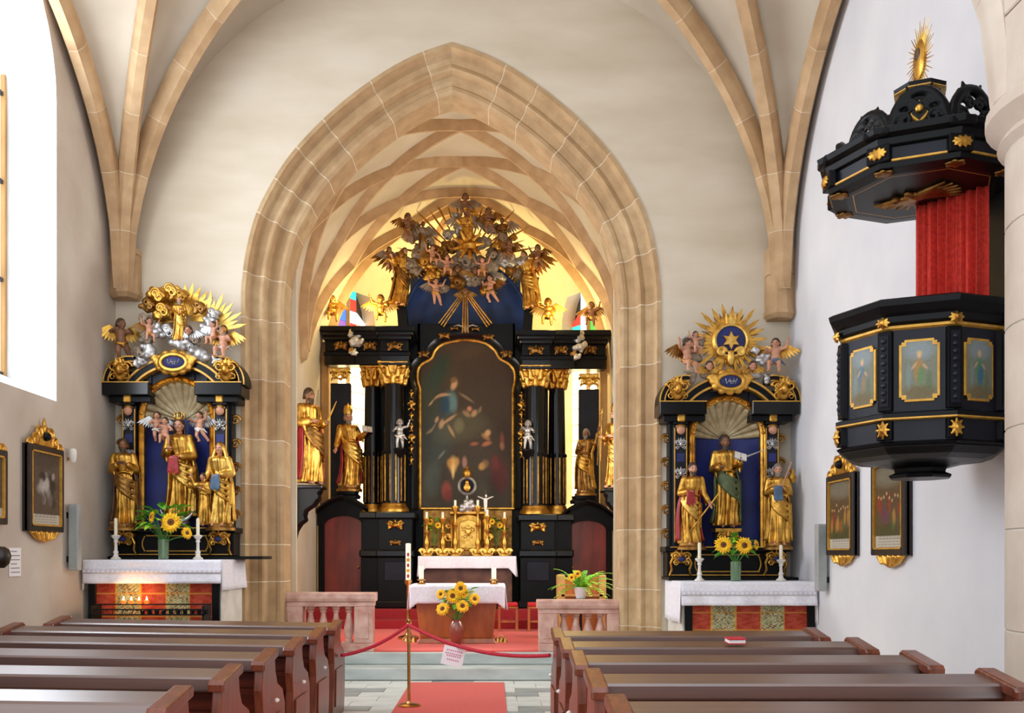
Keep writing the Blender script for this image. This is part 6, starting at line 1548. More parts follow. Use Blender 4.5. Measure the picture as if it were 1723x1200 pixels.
for k, (px, py, h, rz, pose, lab, fl) in enumerate(((686, 408, .5, .5, 'fly', 'dark putto flying at the far upper left of the gloriole', 'flesh_dark'), (783, 375, .5, 0, 'sit', 'topmost dark putto of the gloriole', 'flesh_dark'), (822, 395, .46, -.4, 'fly', 'dark putto right of the topmost one in the gloriole', 'flesh_dark'),
        (733, 513, .46, .4, 'fly', 'pink putto hanging low on the left of the gloriole', 'flesh'), (825, 510, .48, -.6, 'fly', 'pink putto hanging low on the right of the gloriole', 'flesh'), (752, 470, .42, .2, 'sit', 'pink putto left of the gloriole centre', 'flesh'), (728, 452, .4, .3, 'sit', 'putto in the left middle clouds of the gloriole', 'flesh'),
        (812, 472, .4, -.2, 'sit', 'pink putto right of the gloriole centre', 'flesh'), (857, 445, .44, -.5, 'sit', 'putto in the right middle clouds of the gloriole', 'flesh_dark'), (655, 455, .4, .5, 'fly', 'small dark putto above the large left angel', 'flesh_dark'), (905, 455, .44, -.6, 'fly', 'dark putto above the large right angel', 'flesh_dark'))):
    putto(lab, at(px, py, DG - .2 - .03 * (k % 3)), h, rz, pose, ('gold_dark', 'cloud_grey')[k % 2], ('gold_dark', 'gold')[k % 2], flesh=fl, seed=60 + k, group=gp)
for k, (px, py, lab) in enumerate(((770, 452, 'left'), (800, 455, 'right'), (783, 490, 'lowest'))): cherub_head('%s winged cherub head in the middle of the gloriole' % lab, at(px, py, DG - .25), .9, wings='gold_dark', flesh='flesh_dark')
putto('gilded putto with raised arm on the far left cornice', at(558, 549, D0 + .35), .55, .3, 'sit', 'gold', 'gold', seed=80, group='putti on the cornice', flesh='gold', arms=(1, 0), hair='gold_dark')
putto('putto leaning over the far right cornice', at(995, 556, D0 + .35), .5, -.3, 'sit', 'gold_dark', 'gold', seed=81, group='putti on the cornice', flesh='flesh_dark', arms=(0, 1))
putto('gilded putto sitting on the left cornice by the dome', at(640, 550, D0 - .1), .55, .2, 'sit', 'gold', 'gold', seed=82, group='putti on the cornice', flesh='gold_bright', hair='gold_dark')
putto('gilded putto sitting on the right cornice by the dome', at(922, 556, D0 - .1), .55, -.2, 'sit', 'gold', 'gold', seed=83, group='putti on the cornice', flesh='gold', hair='gold_dark')
# small white and dark figures before the columns
putto('small silver figure before the left main column', at(673, 755, D0 - .3), .5, 0, 'stand', None, 'white_paint', seed=84, group='column figures', flesh='silver', name='column_figure', hair='silver')
putto('small silver figure before the right main column', at(888, 757, D0 - .3), .5, 0, 'stand', None, 'white_paint', seed=85, group='column figures', flesh='silver', name='column_figure', hair='silver')
for px, py in ((673, 755), (888, 757)):
    b = MB(); p = at(px, py, D0 - .3); b.lathe([(.02, -.16), (.06, -.09), (.10, -.03), (.11, .0), (.09, .005)], p, 14); b.box(p.x - .04, p.x + .04, p.y, D0 - .05, p.z - .08, p.z - .01); b.build('figure_console', 'black', RT)
# ================================================================= HIGH ALTAR TABLE
dh = 15.95; x0, x1 = PX(712, dh), PX(862, dh); zm = PZ(937, dh)
t = thing('high_altar_table', 'dark marbled high altar table under the painting', 'altar', ((x0 + x1) / 2, dh + .3, ZP))
mat('marbled', '4a2a1c', '6b4530', .4, scale=6, detail=8)
b = MB(); b.box(x0, x1, dh + .08, dh + .7, ZP, zm - .06); b.build('block', 'marbled', t, bevel=.01)
b = MB(); b.box(x0 - .03, x1 + .03, dh, dh + .9, zm - .06, zm - .004); b.build('mensa_slab', 'black', t, bevel=.01)
b = MB(); b.box(x0 - .0, x1 + .0, dh + .04, dh + .08, ZP, ZP + .12); b.build('plinth', 'black', t)
cloth('white cloth hanging in points at the ends of the high altar', PX(705, dh), PX(867, dh), dh - .02, dh + .62, zm, .2, .34, seed=6, corner=.14)
zt = zm + .012
# gradine (gilded shelf)
t = thing('gradine', 'gilded shelf at the back of the high altar', 'shelf', (PX(787, dh + .75), dh + .75, zt - .016))
b = MB(); b.box(PX(712, dh + .7), PX(862, dh + .7), dh + .66, dh + .9, zt - .016, PZ(858, dh + .7)); b.build('board', 'gold_dark', t, bevel=.01)
b = MB(); b.box(PX(708, dh + .7), PX(866, dh + .7), dh + .62, dh + .92, PZ(858, dh + .7), PZ(854, dh + .7)); b.build('top_moulding', 'gold', t, bevel=.01)
# tabernacle
dt = dh + .3; xc = PX(788, dt); z1 = PZ(866, dt); t = thing('tabernacle', 'gilded tabernacle with arched door on the high altar', 'tabernacle', (xc, dt, zt))
hw = 22 * dt / F
pol = [(xc - hw, zt + .1), (xc + hw, zt + .1), (xc + hw, z1 - .12)] + [(xc + hw * math.cos(PI * i / 10), z1 - .12 + .12 * math.sin(PI * i / 10)) for i in range(1, 10)] + [(xc - hw, z1 - .12)]
b = MB(); b.prism_xz(pol, dt, dt + .3); b.build('housing', 'gold', t, bevel=.01)
pol2 = [(xc + (x - xc) * .7, zt + .13 + (z - zt - .1) * .8) for x, z in pol]
b = MB(); b.prism_xz(pol2, dt - .03, dt); dr = b.build('door', 'gold_bright', t, bevel=.008)
b = MB(); acanthus(b, (xc, dt - .045, (zt + z1) / 2 + .05), .18, .3, .03, 3); b.build('door_relief', 'gold_bright', dr, remesh=.012, sm=0)
b = MB(); b.box(xc - hw - .1, xc + hw + .1, dt - .06, dt + .32, zt, zt + .1); b.build('base', 'gold_dark', t, bevel=.015)
for sd in (-1, 1):
    b = MB(); x = xc + sd * (hw + .06); b.lathe([(.05, 0), (.05, .03), (.03, .05), (.035, .2), (.028, .4), (.045, .44), (.05, .5)], (x, dt, zt + .1), 14); b.build('colonnette', 'gold', t, smooth=True)
    b = MB(); swirl(b, (x + sd * .06, dt, zt + .3), .08, sd, .35, .03); swirl(b, (x + sd * .05, dt, zt + .5), .06, -sd, .35, .03); b.build('side_volute', 'gold', t, remesh=.012, sm=0)
b = MB(); b.box(xc - hw - .1, xc + hw + .1, dt - .05, dt + .3, z1 + .0, z1 + .06); b.build('cornice', 'gold', t, bevel=.015)
b = MB(); cloud(b, (xc, dt, z1 + .13), .13, 10, 5, .8, 1.5); b.build('cloud_crest', 'silver', t, remesh=.012, sm=1)
# crowned oval picture on top
p = at(786, 818, dt + .1); t = thing('crowned_medallion', 'small crowned silver and gold medallion above the tabernacle', 'medallion', at(786, 843, dt + .1))
b = MB(); b.lathe([(.11, 0), (.15, -.02), (.16, .02), (.12, .05), (.11, .0)], (0, 0, 0), 24, caps=False, xf=Matrix.Translation(p) @ Matrix.Rotation(PI / 2, 4, 'X')); b.build('rim', 'silver', t, smooth=True)
b = MB(); b.lathe([(0, .01), (.12, .01), (.12, -.02), (0, -.02)], (0, 0, 0), 20, xf=Matrix.Translation(p) @ Matrix.Rotation(PI / 2, 4, 'X')); b.build('field', 'black', t)
b = MB(); b.ell(p + Vector((0, -.03, -.03)), (.07, .03, .07), 10, 8); b.ell(p + Vector((0, -.03, .06)), (.04, .03, .04), 8, 6); b.build('relief', 'gold', t, remesh=.012, sm=1)
b = MB(); b.lathe([(.06, 0), (.07, .02), (.08, .08), (.05, .13), (.02, .15), (.03, .17), (0, .2)], p + Vector((0, 0, .15)), 14); b.build('crown', 'gold', t, smooth=True)
b = MB(); b.lathe([(.06, 0), (.03, .03), (.02, .1)], p + Vector((0, .0, -.27)), 12); b.build('foot', 'silver', t, smooth=True)
# crucifix
p = at(817, 862, dt - .05); t = thing('altar_crucifix', 'white crucifix figure on a gilt stand right of the tabernacle', 'crucifix', (p.x, p.y, zt))
b = MB(); b.lathe([(.07, 0), (.07, .03), (.03, .08), (.02, .2), (.03, p.z - zt - .1), (.02, p.z - zt)], (p.x, p.y, zt), 12); b.build('stand', 'gold', t, smooth=True)
b = MB(); b.box(p.x - .012, p.x + .012, p.y, p.y + .02, p.z - .02, p.z + .36); b.box(p.x - .13, p.x + .13, p.y, p.y + .02, p.z + .24, p.z + .265); b.build('cross', 'brown_paint', t)
b = MB(); y = p.y - .025
for sd in (-1, 1): b.cap((p.x + sd * .03, y, p.z + .22), (p.x + sd * .125, y, p.z + .26), .014, .009, 7); b.cap((p.x + sd * .015, y, p.z + .12), (p.x + sd * .006, y - .01, p.z - .0), .018, .01, 7)
b.ell((p.x, y, p.z + .17), (.035, .022, .07), 10, 8); b.ell((p.x + .008, y - .01, p.z + .27), (.02, .022, .026), 10, 7); b.build('corpus', 'white_paint', t, remesh=.006, sm=2)
def gilt_candle(label, px, ytop, d, hc=.1):
    x = PX(px, d); h = PZ(ytop, d) - zt; t = thing('altar_candlestick', label, 'candlestick', (x, d, zt), 'gilded candlesticks on the high altar')
    b = MB(); b.lathe([(.10, 0), (.10, .02), (.05, .06)], (x, d, zt), 14)
    for sd in (-1, 1): swirl(b, (x + sd * .07, d - .03, zt + .07), .06, sd, .4, .02)
    b.build('foot', 'gold_bright', t, remesh=.011, sm=0)
    b = MB(); b.lathe([(.04, .05), (.025, .1), (.045, .18), (.05, .23), (.025, .3), (.02, h * .55), (.045, h * .62), (.02, h * .7), (.02, h * .86), (.06, h * .96), (.06, h)], (x, d, zt), 16); b.build('shaft', 'gold', t, smooth=True)
    b = MB(); b.lathe([(.022, h), (.022, h + hc), (.01, h + hc + .005)], (x, d, zt), 12); b.build('candle', 'candle', t, smooth=True)
for k, (px, yt) in enumerate(((718, 872), (745, 872), (766, 852), (804, 852), (820, 868), (849, 872))):
    gilt_candle(('outermost left', 'inner left', 'tall left of the tabernacle', 'tall right of the tabernacle', 'inner right', 'outermost right')[k] + ' gilded candlestick on the high altar', px, yt, dh + (.22 if k in (2, 3) else .15))
for k, px in enumerate((731, 835)):
    f_ = Vector((PX(px, dh + .42), dh + .42, zt)); nm = ('left', 'right')[k]
    t = thing('altar_vase', 'small vase on the %s of the high altar' % nm, 'vase', f_); b = MB(); b.lathe([(.05, 0), (.06, .06), (.04, .14), (.05, .17)], f_, 14); b.build('body', 'gold_dark', t, smooth=True)
    foliage('green leaves in the %s vase of the high altar' % nm, at(px, 890, dh + .42), .13, .2, 22, f_ + Vector((0, 0, .15)), 20 + k, L=.12, W=.04)
    for q, (dx, yy) in enumerate(((-7, 878), (6, 884))): sunflower('%s sunflower in the %s vase of the high altar' % (('upper', 'lower')[q], nm), at(px + dx, yy, dh + .3), f_ + Vector((0, 0, .15)), .06, (0, -.1), 'sunflowers on the high altar')
# ================================================================= PULPIT
PC = Vector((2.95, 6.68)); TH = math.atan2(-.91, -.41)                # centre and direction of the face turned to the camera
def octv(R, k): a = TH + math.radians(22.5 + 45 * k); return Vector((PC.x + R * math.cos(a), PC.y + R * math.sin(a)))
VX = [octv(1, k) - PC for k in range(8)]
WX = WR - .004
def octring(prof, name, m, par, bevel=0.):
    """octagonal moulding: profile (R, z) swept around the eight corners, cut at the wall"""
    b = MB(); n = len(prof); vs = []
    for R, z in prof:
        for k in range(8): v = PC + VX[k] * R; vs.append((min(v.x, WX), v.y, z))
    fs = [(j * 8 + k, j * 8 + (k + 1) % 8, (j + 1) * 8 + (k + 1) % 8, (j + 1) * 8 + k) for j in range(n - 1) for k in range(8)]
    fs += [tuple(range(7, -1, -1)), tuple((n - 1) * 8 + k for k in range(8))]
    b.add(vs, fs); return b.build(name, m, par, bevel=bevel)
zT = 3.10; RB = .525
pu = thing('pulpit', 'black octagonal pulpit with painted panels on the right wall', 'pulpit', (PC.x, PC.y, 2.0))
octring([(.20, 2.02), (.215, 2.04), (.17, 2.06), (.18, 2.09), (.28, 2.115), (.42, 2.13), (.49, 2.155), (RB + .01, 2.19), (RB + .025, 2.20), (RB, 2.215)], 'corbel', 'black', pu, .004)
octring([(RB, 2.21), (RB, 2.98)], 'parapet', 'blue_black', pu)
octring([(RB + .035, 2.205), (RB + .045, 2.22), (RB + .01, 2.235)], 'lower_moulding', 'black', pu)
octring([(RB + .012, 2.235), (RB + .012, 2.37)], 'base_band', 'blue_black', pu)
octring([(RB + .012, 2.37), (RB + .05, 2.385), (RB + .05, 2.41), (RB, 2.425)], 'middle_moulding', 'black', pu)
octring([(RB + .035, 2.368), (RB + .052, 2.373), (RB + .052, 2.383), (RB + .03, 2.385)], 'gilt_line', 'gold_paint', pu)
octring([(RB, 2.955), (RB + .02, 2.965), (RB + .02, 2.98), (RB, 2.99)], 'gilt_line', 'gold_paint', pu)
octring([(RB, 2.985), (RB + .03, 3.0), (RB + .035, 3.04), (RB + .06, 3.06), (RB + .09, 3.10), (RB + .10, 3.135), (RB + .07, 3.15), (RB - .05, 3.15)], 'handrail', 'black', pu, .004)
rot2 = lambda k: TH + math.radians(45 * k)
def face_xf(k, R):                                                    # local x along the face, local y = inward, z up, origin at face centre
    a = rot2(k); ap = R * math.cos(PI / 8); c = PC + Vector((math.cos(a), math.sin(a))) * ap
    return Matrix.Translation((c.x, c.y, 0)) @ Matrix.Rotation(a + PI / 2, 4, 'Z')
pan = [(.5, .62, .18, .3, 0, '4a7a58', .8)]
def panel_pic(k, seed):
    cs = ['4f7f5c', '3f5f95', '8a3a30', '6a5a3a', '55708a', 'a07a4a']; rn = random.Random(seed)
    its = [(.5, .85, .5, .2, 0, '8a97a5', .6), (.5, .1, .6, .16, 0, '6b5a3c', .7), (.5, .48, .17, .26, .1, cs[seed % 6], .9), (.55, .40, .12, .2, -.2, cs[(seed + 1) % 6], .7), (.5, .76, .07, .06, 0, 'd0a080', .95), (.5, .80, .09, .05, 0, 'c8b070', .6), (.36, .58, .12, .03, .6, 'c89a78', .8), (.66, .56, .1, .03, -.5, 'c89a78', .8), (.78, .3, .1, .2, 0, '5a6a4a', .6), (.2, .4, .08, .25, 0, '7a8a92', .6)]
    return blobs('76796a', its, seed, .02)
for k in (-2, -1, 0, 1, 2):
    xf = face_xf(k, RB); s2 = RB * math.sin(PI / 8)
    pw, z0, z1 = .105, 2.50, 2.87
    if abs(k) == 2: pw = .1
    # frame with eared corners
    e = .028
    pol = [(-pw, z0 + e), (-pw + e, z0 + e), (-pw + e, z0), (pw - e, z0), (pw - e, z0 + e), (pw, z0 + e), (pw, z1 - e), (pw - e, z1 - e), (pw - e, z1), (-pw + e, z1), (-pw + e, z1 - e), (-pw, z1 - e)]
    path = [Vector((x, -.006, z)) for x, z in pol]
    f_ = MB(); f_.prism_xz([(x * 1.16, (z - 2.685) * 1.09 + 2.685) for x, z in pol], -.012, .004, xf); fo = f_.build('panel_frame', 'gold_paint', pu, bevel=.003)
    nx, nz = 36, 60; b = MB()
    b.grid(lambda u, v: xf @ Vector((-pw + 2 * pw * u, -.0135, z0 + (z1 - z0) * v)), nx, nz); org = ORG[pu.name]; me = b.mesh('panel_painting', org); o = bpy.data.objects.new('panel_painting', me); COL.objects.link(o); o.parent = fo; me.materials.append(M['painting'])
    uu, vv = np.meshgrid(np.linspace(0, 1, nx + 1), np.linspace(0, 1, nz + 1)); rgb = np.clip(panel_pic(k, k + 5)(uu, vv), 0, 1); ca = me.color_attributes.new('Col', 'FLOAT_COLOR', 'POINT'); out4 = np.ones((nz + 1, nx + 1, 4)); out4[..., :3] = rgb ** 2.2; ca.data.foreach_set('color', out4.reshape(-1).astype(np.float32))
    g = MB()                                                           # cut the corners of the picture back to the eared outline
    for sx in (-1, 1):
        for zz in (z0, z1 - e): g.box(sx * pw - (e if sx > 0 else 0), sx * pw + (e if sx < 0 else 0), -.016, -.012, zz, zz + e, xf)
    g.build('frame_corner', 'gold_paint', fo)['kind'] = 'stuff'
for k in range(-2, 2):                                                # corner pilasters
    a = TH + math.radians(22.5 + 45 * k); c = PC + Vector((math.cos(a), math.sin(a))) * (RB + .0); xf = Matrix.Translation((c.x, c.y, 0)) @ Matrix.Rotation(a + PI / 2, 4, 'Z')
    b = MB(); b.box(-.045, .045, -.022, .03, 2.43, 2.95, xf); p = b.build('corner_pilaster', 'black', pu, bevel=.004)
    b = MB()
    for j in range(9): b.ell(xf @ Vector((0, -.024, 2.50 + j * .048)), (.02, .02, .02), 8, 5)
    b.box(-.03, .03, -.028, -.02, 2.46, 2.92, xf); b.build('carved_strip', 'blue_black', p, smooth=False)
    for zc, nm in ((2.305, 'gilt_rosette'), (3.0, 'gilt_mask')):
        g = MB(); h = .1 if zc < 2.6 else .06
        for j in range(8): an = 2 * PI * j / 8; g.cap(xf @ Vector((.01 * math.cos(an), -.045, zc + .012 * math.sin(an))), xf @ Vector((.042 * math.cos(an), -.04, zc + h * .55 * math.sin(an))), .014, .009, 6)
        g.ell(xf @ Vector((0, -.05, zc)), (.02, .02, .022), 8, 6); g.build(nm, 'gold', pu, remesh=.006, sm=0)
    b = MB(); b.box(-.05, .05, -.03, .02, 2.24, 2.365, xf); b.build('corner_block', 'black', pu, bevel=.004)
# back board and curtain behind the preacher
b = MB(); b.box(WX - .05, WX, PC.y - .50, PC.y + .42, 3.1, 4.06); b.build('back_board', 'black', pu)
cu = thing('pulpit_curtain', 'red curtain hanging between pulpit and sounding board', 'curtain', (3.3, PC.y, 3.15))
b = MB()
def cf(u, v):
    a = u * 1.0; x = 3.02 + .30 * a; y = 6.92 - .42 * a; k = .03 * (1 - .3 * v)
    off = k * math.sin(u * 2 * PI * 7.5) + .012 * math.sin(u * 2 * PI * 17 + 2)
    return Vector((x + off * .88, y + off * .48, 3.155 + .84 * v))
b.grid(cf, 120, 10); o = b.build('curtain_cloth', 'curtain', cu, smooth=True); s_ = o.modifiers.new('solid', 'SOLIDIFY'); s_.thickness = .008
b = MB(); b.tube([cf(0, 1) + Vector((-.02, 0, .01)), cf(1, 1) + Vector((.02, 0, .01))], .012, 8); b.build('curtain_rod', 'brass', cu, smooth=True)
# sounding board
cn = thing('sounding_board', 'black and gold octagonal sounding board above the pulpit', 'canopy', (PC.x, PC.y, 3.9))
RC = .635; zb = 3.99
octring([(RC * .80, zb), (RC * .80, zb + .02), (RC * .80, zb + .02)], 'soffit', 'black', cn)
octring([(RC * .80, zb - .012), (RC * .97, zb - .0), (RC * .99, zb + .03), (RC * .8, zb + .04)], 'soffit_rim', 'black', cn)
octring([(RC * .95, zb + .03), (RC * .955, zb + .13)], 'frieze', 'blue_black', cn)
octring([(RC * .96, zb + .028), (RC * 1.0, zb + .034), (RC * 1.0, zb + .046), (RC * .955, zb + .05)], 'gilt_line', 'gold_paint', cn)
octring([(RC * .955, zb + .13), (RC * 1.0, zb + .14), (RC * 1.02, zb + .18), (RC * 1.09, zb + .20), (RC * 1.11, zb + .235), (RC * 1.06, zb + .25), (RC * .7, zb + .27)], 'cornice', 'black', cn, .003)
b = MB(); pts = [PC + VX[k] * RC * .72 for k in range(8)]; b.tube([(min(p.x, WX), p.y, zb - .006) for p in pts], .007, 6, closed=True); b.build('gilt_soffit_line', 'gold_paint', cn)
g = MB(); c = Vector((PC.x - .05, PC.y - .02, zb - .025)); g.ell(c, (.10, .035, .03), 10, 7, R=R3('Z', .5)); g.ell(c + Vector((-.1, .06, -.01)), .03, 8, 6)
for sd in (-1, 1):
    for j in range(6): an = 1.2 * sd + .5 + sd * (j - 2.5) * .22; g.cap(c, c + Vector((math.cos(an) * .3, math.sin(an) * .26, .0)), .03, .012, 6)
g.build('carved_dove', 'gold_dark', cn, remesh=.009, sm=0)
for k in range(-3, 3):
    a = TH + math.radians(22.5 + 45 * k); xf = Matrix.Translation((PC.x + RC * .965 * math.cos(a), PC.y + RC * .965 * math.sin(a), 0)) @ Matrix.Rotation(a + PI / 2, 4, 'Z')
    if (xf @ Vector((0, 0, 0))).x > WR - .12: continue
    b = MB(); b.box(-.075, .075, -.03, .02, zb + .03, zb + .14, xf); p = b.build('corner_block', 'black', cn, bevel=.005)
    g = MB()
    for j in range(10): an = 2 * PI * j / 10; g.cap(xf @ Vector((.015 * math.cos(an), -.04, zb + .085 + .01 * math.sin(an))), xf @ Vector((.055 * math.cos(an), -.036, zb + .085 + .035 * math.sin(an))), .014, .01, 6)
    g.build('gilt_mask', 'gold', p, remesh=.007, sm=0)
    b = MB(); b.box(-.085, .085, -.065, .02, zb + .185, zb + .245, xf); b.build('cornice_break', 'black', cn, bevel=.012)
    xs = Matrix.Translation((PC.x + RC * .86 * math.cos(a), PC.y + RC * .86 * math.sin(a), zb - .012)); g = MB(); g.ell(xs @ Vector((0, 0, 0)), (.05, .05, .014), 10, 6)
    for j in range(6): an = 2 * PI * j / 6; g.ell(xs @ Vector((.045 * math.cos(an), .045 * math.sin(an), -.002)), (.022, .022, .012), 8, 5)
    g.build('gilt_drop', 'gold_dark', cn, remesh=.008, sm=0)
# crest: openwork scrolls around the rim and a central crown volute
zc = zb + .26
def pierced(k, h, w_, R):
    xf = face_xf(k, R); g = MB()
    for sd in (-1, 1):
        g.tube([xf @ Vector((sd * w_ * (1 - .0) * math.cos(t) , 0, zc + h * math.sin(t))) for t in [PI / 2 * i / 10 for i in range(11)]], .035, 7)
        swirl_pts = [xf @ Vector((sd * (w_ * .55 + .06 * (1 - i / 16) * math.cos(i * .55)), -.02, zc + .07 + .06 * (1 - i / 16) * math.sin(i * .55))) for i in range(16)]; g.tube(swirl_pts, .016, 6)
        swirl_pts = [xf @ Vector((sd * (w_ * .25 + .05 * (1 - i / 16) * math.cos(i * .55)), -.02, zc + h * .6 + .05 * (1 - i / 16) * math.sin(i * .55))) for i in range(16)]; g.tube(swirl_pts, .014, 6)
        for j in range(3): g.cap(xf @ Vector((sd * w_ * (.35 + .2 * j), 0, zc + h * (.9 - .2 * j))), xf @ Vector((sd * w_ * (.45 + .2 * j), 0, zc + h * (1.15 - .2 * j))), .022, .01, 6)
    return g
for k in (-2, -1, 0, 1):
    g = pierced(k, (.13, .2, .26, .26)[k + 2], .17, RC * (.86 if k == -2 else .74)); g.build('openwork_crest', 'black', cn, remesh=.010, sm=0)
g = MB()
for k in range(8):
    a = TH + PI / 4 * k; g.tube([(PC.x + R_ * math.cos(a), PC.y + R_ * math.sin(a), z_) for R_, z_ in ((.36, zc), (.36, zc + .12), (.28, zc + .2), (.17, zc + .24), (.11, zc + .32))], [.05, .045, .04, .03, .03], 7)
g.build('crown_volutes', 'black', cn, remesh=.012, sm=1)
octring([(.30, zc - .02), (.22, zc + .1), (.14, zc + .3), (.12, zc + .40)], 'crown_core', 'black', cn)
octring([(.10, zc + .40), (.17, zc + .42), (.18, zc + .45), (.12, zc + .46)], 'crown_cap', 'black', cn)
octring([(.16, zc + .412), (.175, zc + .416), (.175, zc + .424), (.14, zc + .428)], 'gilt_line', 'gold_paint', cn)
g = MB(); xf = face_xf(0, .42); sh = [(.0, -.09), (.06, -.03), (.07, .05), (.03, .04), (0, .07), (-.03, .04), (-.07, .05), (-.06, -.03)]
g.prism_xz([(x, z + zc + .13) for x, z in sh], -.06, -.03, xf); so = g.build('shield', 'gold_paint', cn, bevel=.006)
g = MB(); g.prism_xz([(x * .72, z * .72 + zc + .13) for x, z in sh], -.072, -.055, xf); g.build('shield_field', 'black', so)
g = MB(); g.ell(xf @ Vector((0, -.075, zc + .13)), (.028, .028, .03), 10, 7); g.build('shield_boss', 'gold', so, smooth=True)
# sunburst on the crown: disc facing the nave
sb = Vector((PC.x, PC.y, zc + .66)); XF = Matrix.Translation(sb) @ Matrix.Rotation(-PI / 2, 4, 'Z')
g = MB()
for i in range(40):
    a = 2 * PI * i / 40; L = .17 if i % 2 else .21; L *= 1 + .15 * abs(math.sin(a)); g.cap(XF @ Vector((.07 * math.cos(a), 0, .10 * math.sin(a))), XF @ Vector((L * math.cos(a), 0, L * 1.1 * math.sin(a))), .006, .002, 5)
ob = g.build('sunburst_rays', 'gold_bright', cn); ob['kind'] = 'stuff'
g = MB(); g.ell(sb, (.03, .085, .14), 14, 10); ov = g.build('sunburst_body', 'gold', cn, smooth=True)
g = MB(); g.ell(sb + Vector((-.025, -.012, .03)), (.012, .04, .045), 10, 7); g.build('sunburst_eye', 'brown_paint', ov, smooth=True)
g = MB(); g.tube([(PC.x, PC.y, zc + .45), (PC.x, PC.y, zc + .6)], .012, 8); g.build('sunburst_stem', 'gold_dark', cn)
# ================================================================= WALL PICTURES AND SMALL WALL THINGS
def wall_picture(label, side, y0, y1, zb, zt, kind, crest=True, seed=0):
    xw = WL if side < 0 else WR; s_ = 1 if side < 0 else -1
    if side < 0: xf = Matrix.Translation((xw, (y0 + y1) / 2, 0)) @ Matrix.Rotation(PI / 2, 4, 'Z')
    else: xf = Matrix.Translation((xw, (y0 + y1) / 2, 0)) @ Matrix.Rotation(-PI / 2, 4, 'Z')
    w_ = (y1 - y0) / 2
    t = thing('wall_picture', label, 'picture', (xw, (y0 + y1) / 2, zb), 'framed pictures on the side walls')
    b = MB(); b.box(-w_, w_, -.05, -.004, zb, zt, xf); b.build('backing', 'frame_wood', t)
    for a, c, z0, z1 in ((-w_, -w_ + .06, zb, zt), (w_ - .06, w_, zb, zt), (-w_ + .06, w_ - .06, zb, zb + .06), (-w_ + .06, w_ - .06, zt - .06, zt)):
        b = MB(); b.box(a, c, -.075, -.02, z0, z1, xf); b.build('frame_bar', 'frame_wood' if side < 0 else 'green_paint' if False else 'frame_wood', t, bevel=.008)
    g = MB()
    for a, c, z0, z1 in ((-w_ + .055, -w_ + .07, zb + .055, zt - .055), (w_ - .07, w_ - .055, zb + .055, zt - .055), (-w_ + .055, w_ - .055, zb + .055, zb + .07), (-w_ + .055, w_ - .055, zt - .07, zt - .055)): g.box(a, c, -.078, -.05, z0, z1, xf)
    g.build('gilt_slip', 'gold_paint', t)
    nx, nz = 40, 90; b = MB(); b.grid(lambda u, v: xf @ Vector((-w_ + .065 + (2 * w_ - .13) * u, -.054, zb + .065 + (zt - zb - .13) * v)), nx, nz); org = ORG[t.name]; me = b.mesh('picture', org); o = bpy.data.objects.new('picture', me); COL.objects.link(o); o.parent = t; me.materials.append(M['painting'])
    rn = random.Random(seed)
    if kind == 'grey':
        its = [(.5, .9, .6, .12, 0, '4a4038', .7)] + [(rn.uniform(.2, .8), rn.uniform(.3, .7), rn.uniform(.05, .12), rn.uniform(.04, .1), rn.uniform(-1, 1), rn.choice(('8f8a84', '6a625c', 'a8a29c', '57504a', '3a322c')), .8) for _ in range(26)] + [(.5, .55, .12, .08, 0, 'b8b2ac', .7)]; base = '5a4c40'
    else:
        its = [(.5, .88, .7, .16, 0, '7d7a6c', .7), (.5, .2, .7, .1, 0, '4a4a2a', .8)] + [(.12 + .8 * i / 8 + rn.uniform(-.04, .04), rn.uniform(.32, .56), .06, rn.uniform(.1, .15), rn.uniform(-.2, .2), rn.choice(('8a3a2a', 'a8522a', '3f5a8a', '6a3a5a', 'b07a3a', '4f6a3a')), .85) for i in range(9)] + [(.12 + .8 * i / 8, rn.uniform(.55, .68), .03, .022, 0, 'd8a878', .9) for i in range(9)]; base = '5c4a34'
    fn = blobs(base, its, seed, .03); uu, vv = np.meshgrid(np.linspace(0, 1, nx + 1), np.linspace(0, 1, nz + 1)); rgb = fn(uu, vv)
    cap_ = (vv < .15); rgb = np.where(cap_[..., None], hx('b9b2a4'), rgb); ln = cap_ & (((vv * 28) % 1) < .45) & (uu > .12) & (uu < .88) & (np.sin(uu * 150 + np.floor(vv * 28) * 9) > -.3); rgb = np.where(ln[..., None], hx('7d766c'), rgb)
    rgb = np.clip(rgb, 0, 1) ** 2.2; ca = me.color_attributes.new('Col', 'FLOAT_COLOR', 'POINT'); o4 = np.ones((nz + 1, nx + 1, 4)); o4[..., :3] = rgb; ca.data.foreach_set('color', o4.reshape(-1).astype(np.float32))
    if crest:
        g = MB()
        for sd in (-1, 1):
            for (x, z, r) in ((.55, .05, .07), (.3, .13, .07), (.85, .0, .06)): 
                n = 14; g.tube([xf @ Vector((sd * x * w_ + sd * r * (1 - .8 * i / n) * math.cos(i * .6), -.05, zt + z + r * (1 - .8 * i / n) * math.sin(i * .6))) for i in range(n)], .016, 6)
        g.prism_xz([(-w_ * .9, zt), (w_ * .9, zt), (w_ * .45, zt + .12), (.05, zt + .2), (-.05, zt + .2), (-w_ * .45, zt + .12)], -.055, -.02, xf)
        g.cap(xf @ Vector((0, -.04, zt + .18)), xf @ Vector((0, -.04, zt + .28)), .03, .01, 7); g.build('gilt_crest', 'gold', t, remesh=.009, sm=0)
        b = MB(); b.ell(xf @ Vector((0, -.06, zt + .1)), (.05, .05, .045), 12, 8); b.build('crest_cartouche', 'black', t, smooth=True)
    g = MB(); g.prism_xz([(-w_ * .8, zb), (w_ * .8, zb), (w_ * .5, zb - .07), (0, zb - .11), (-w_ * .5, zb - .07)], -.055, -.02, xf)
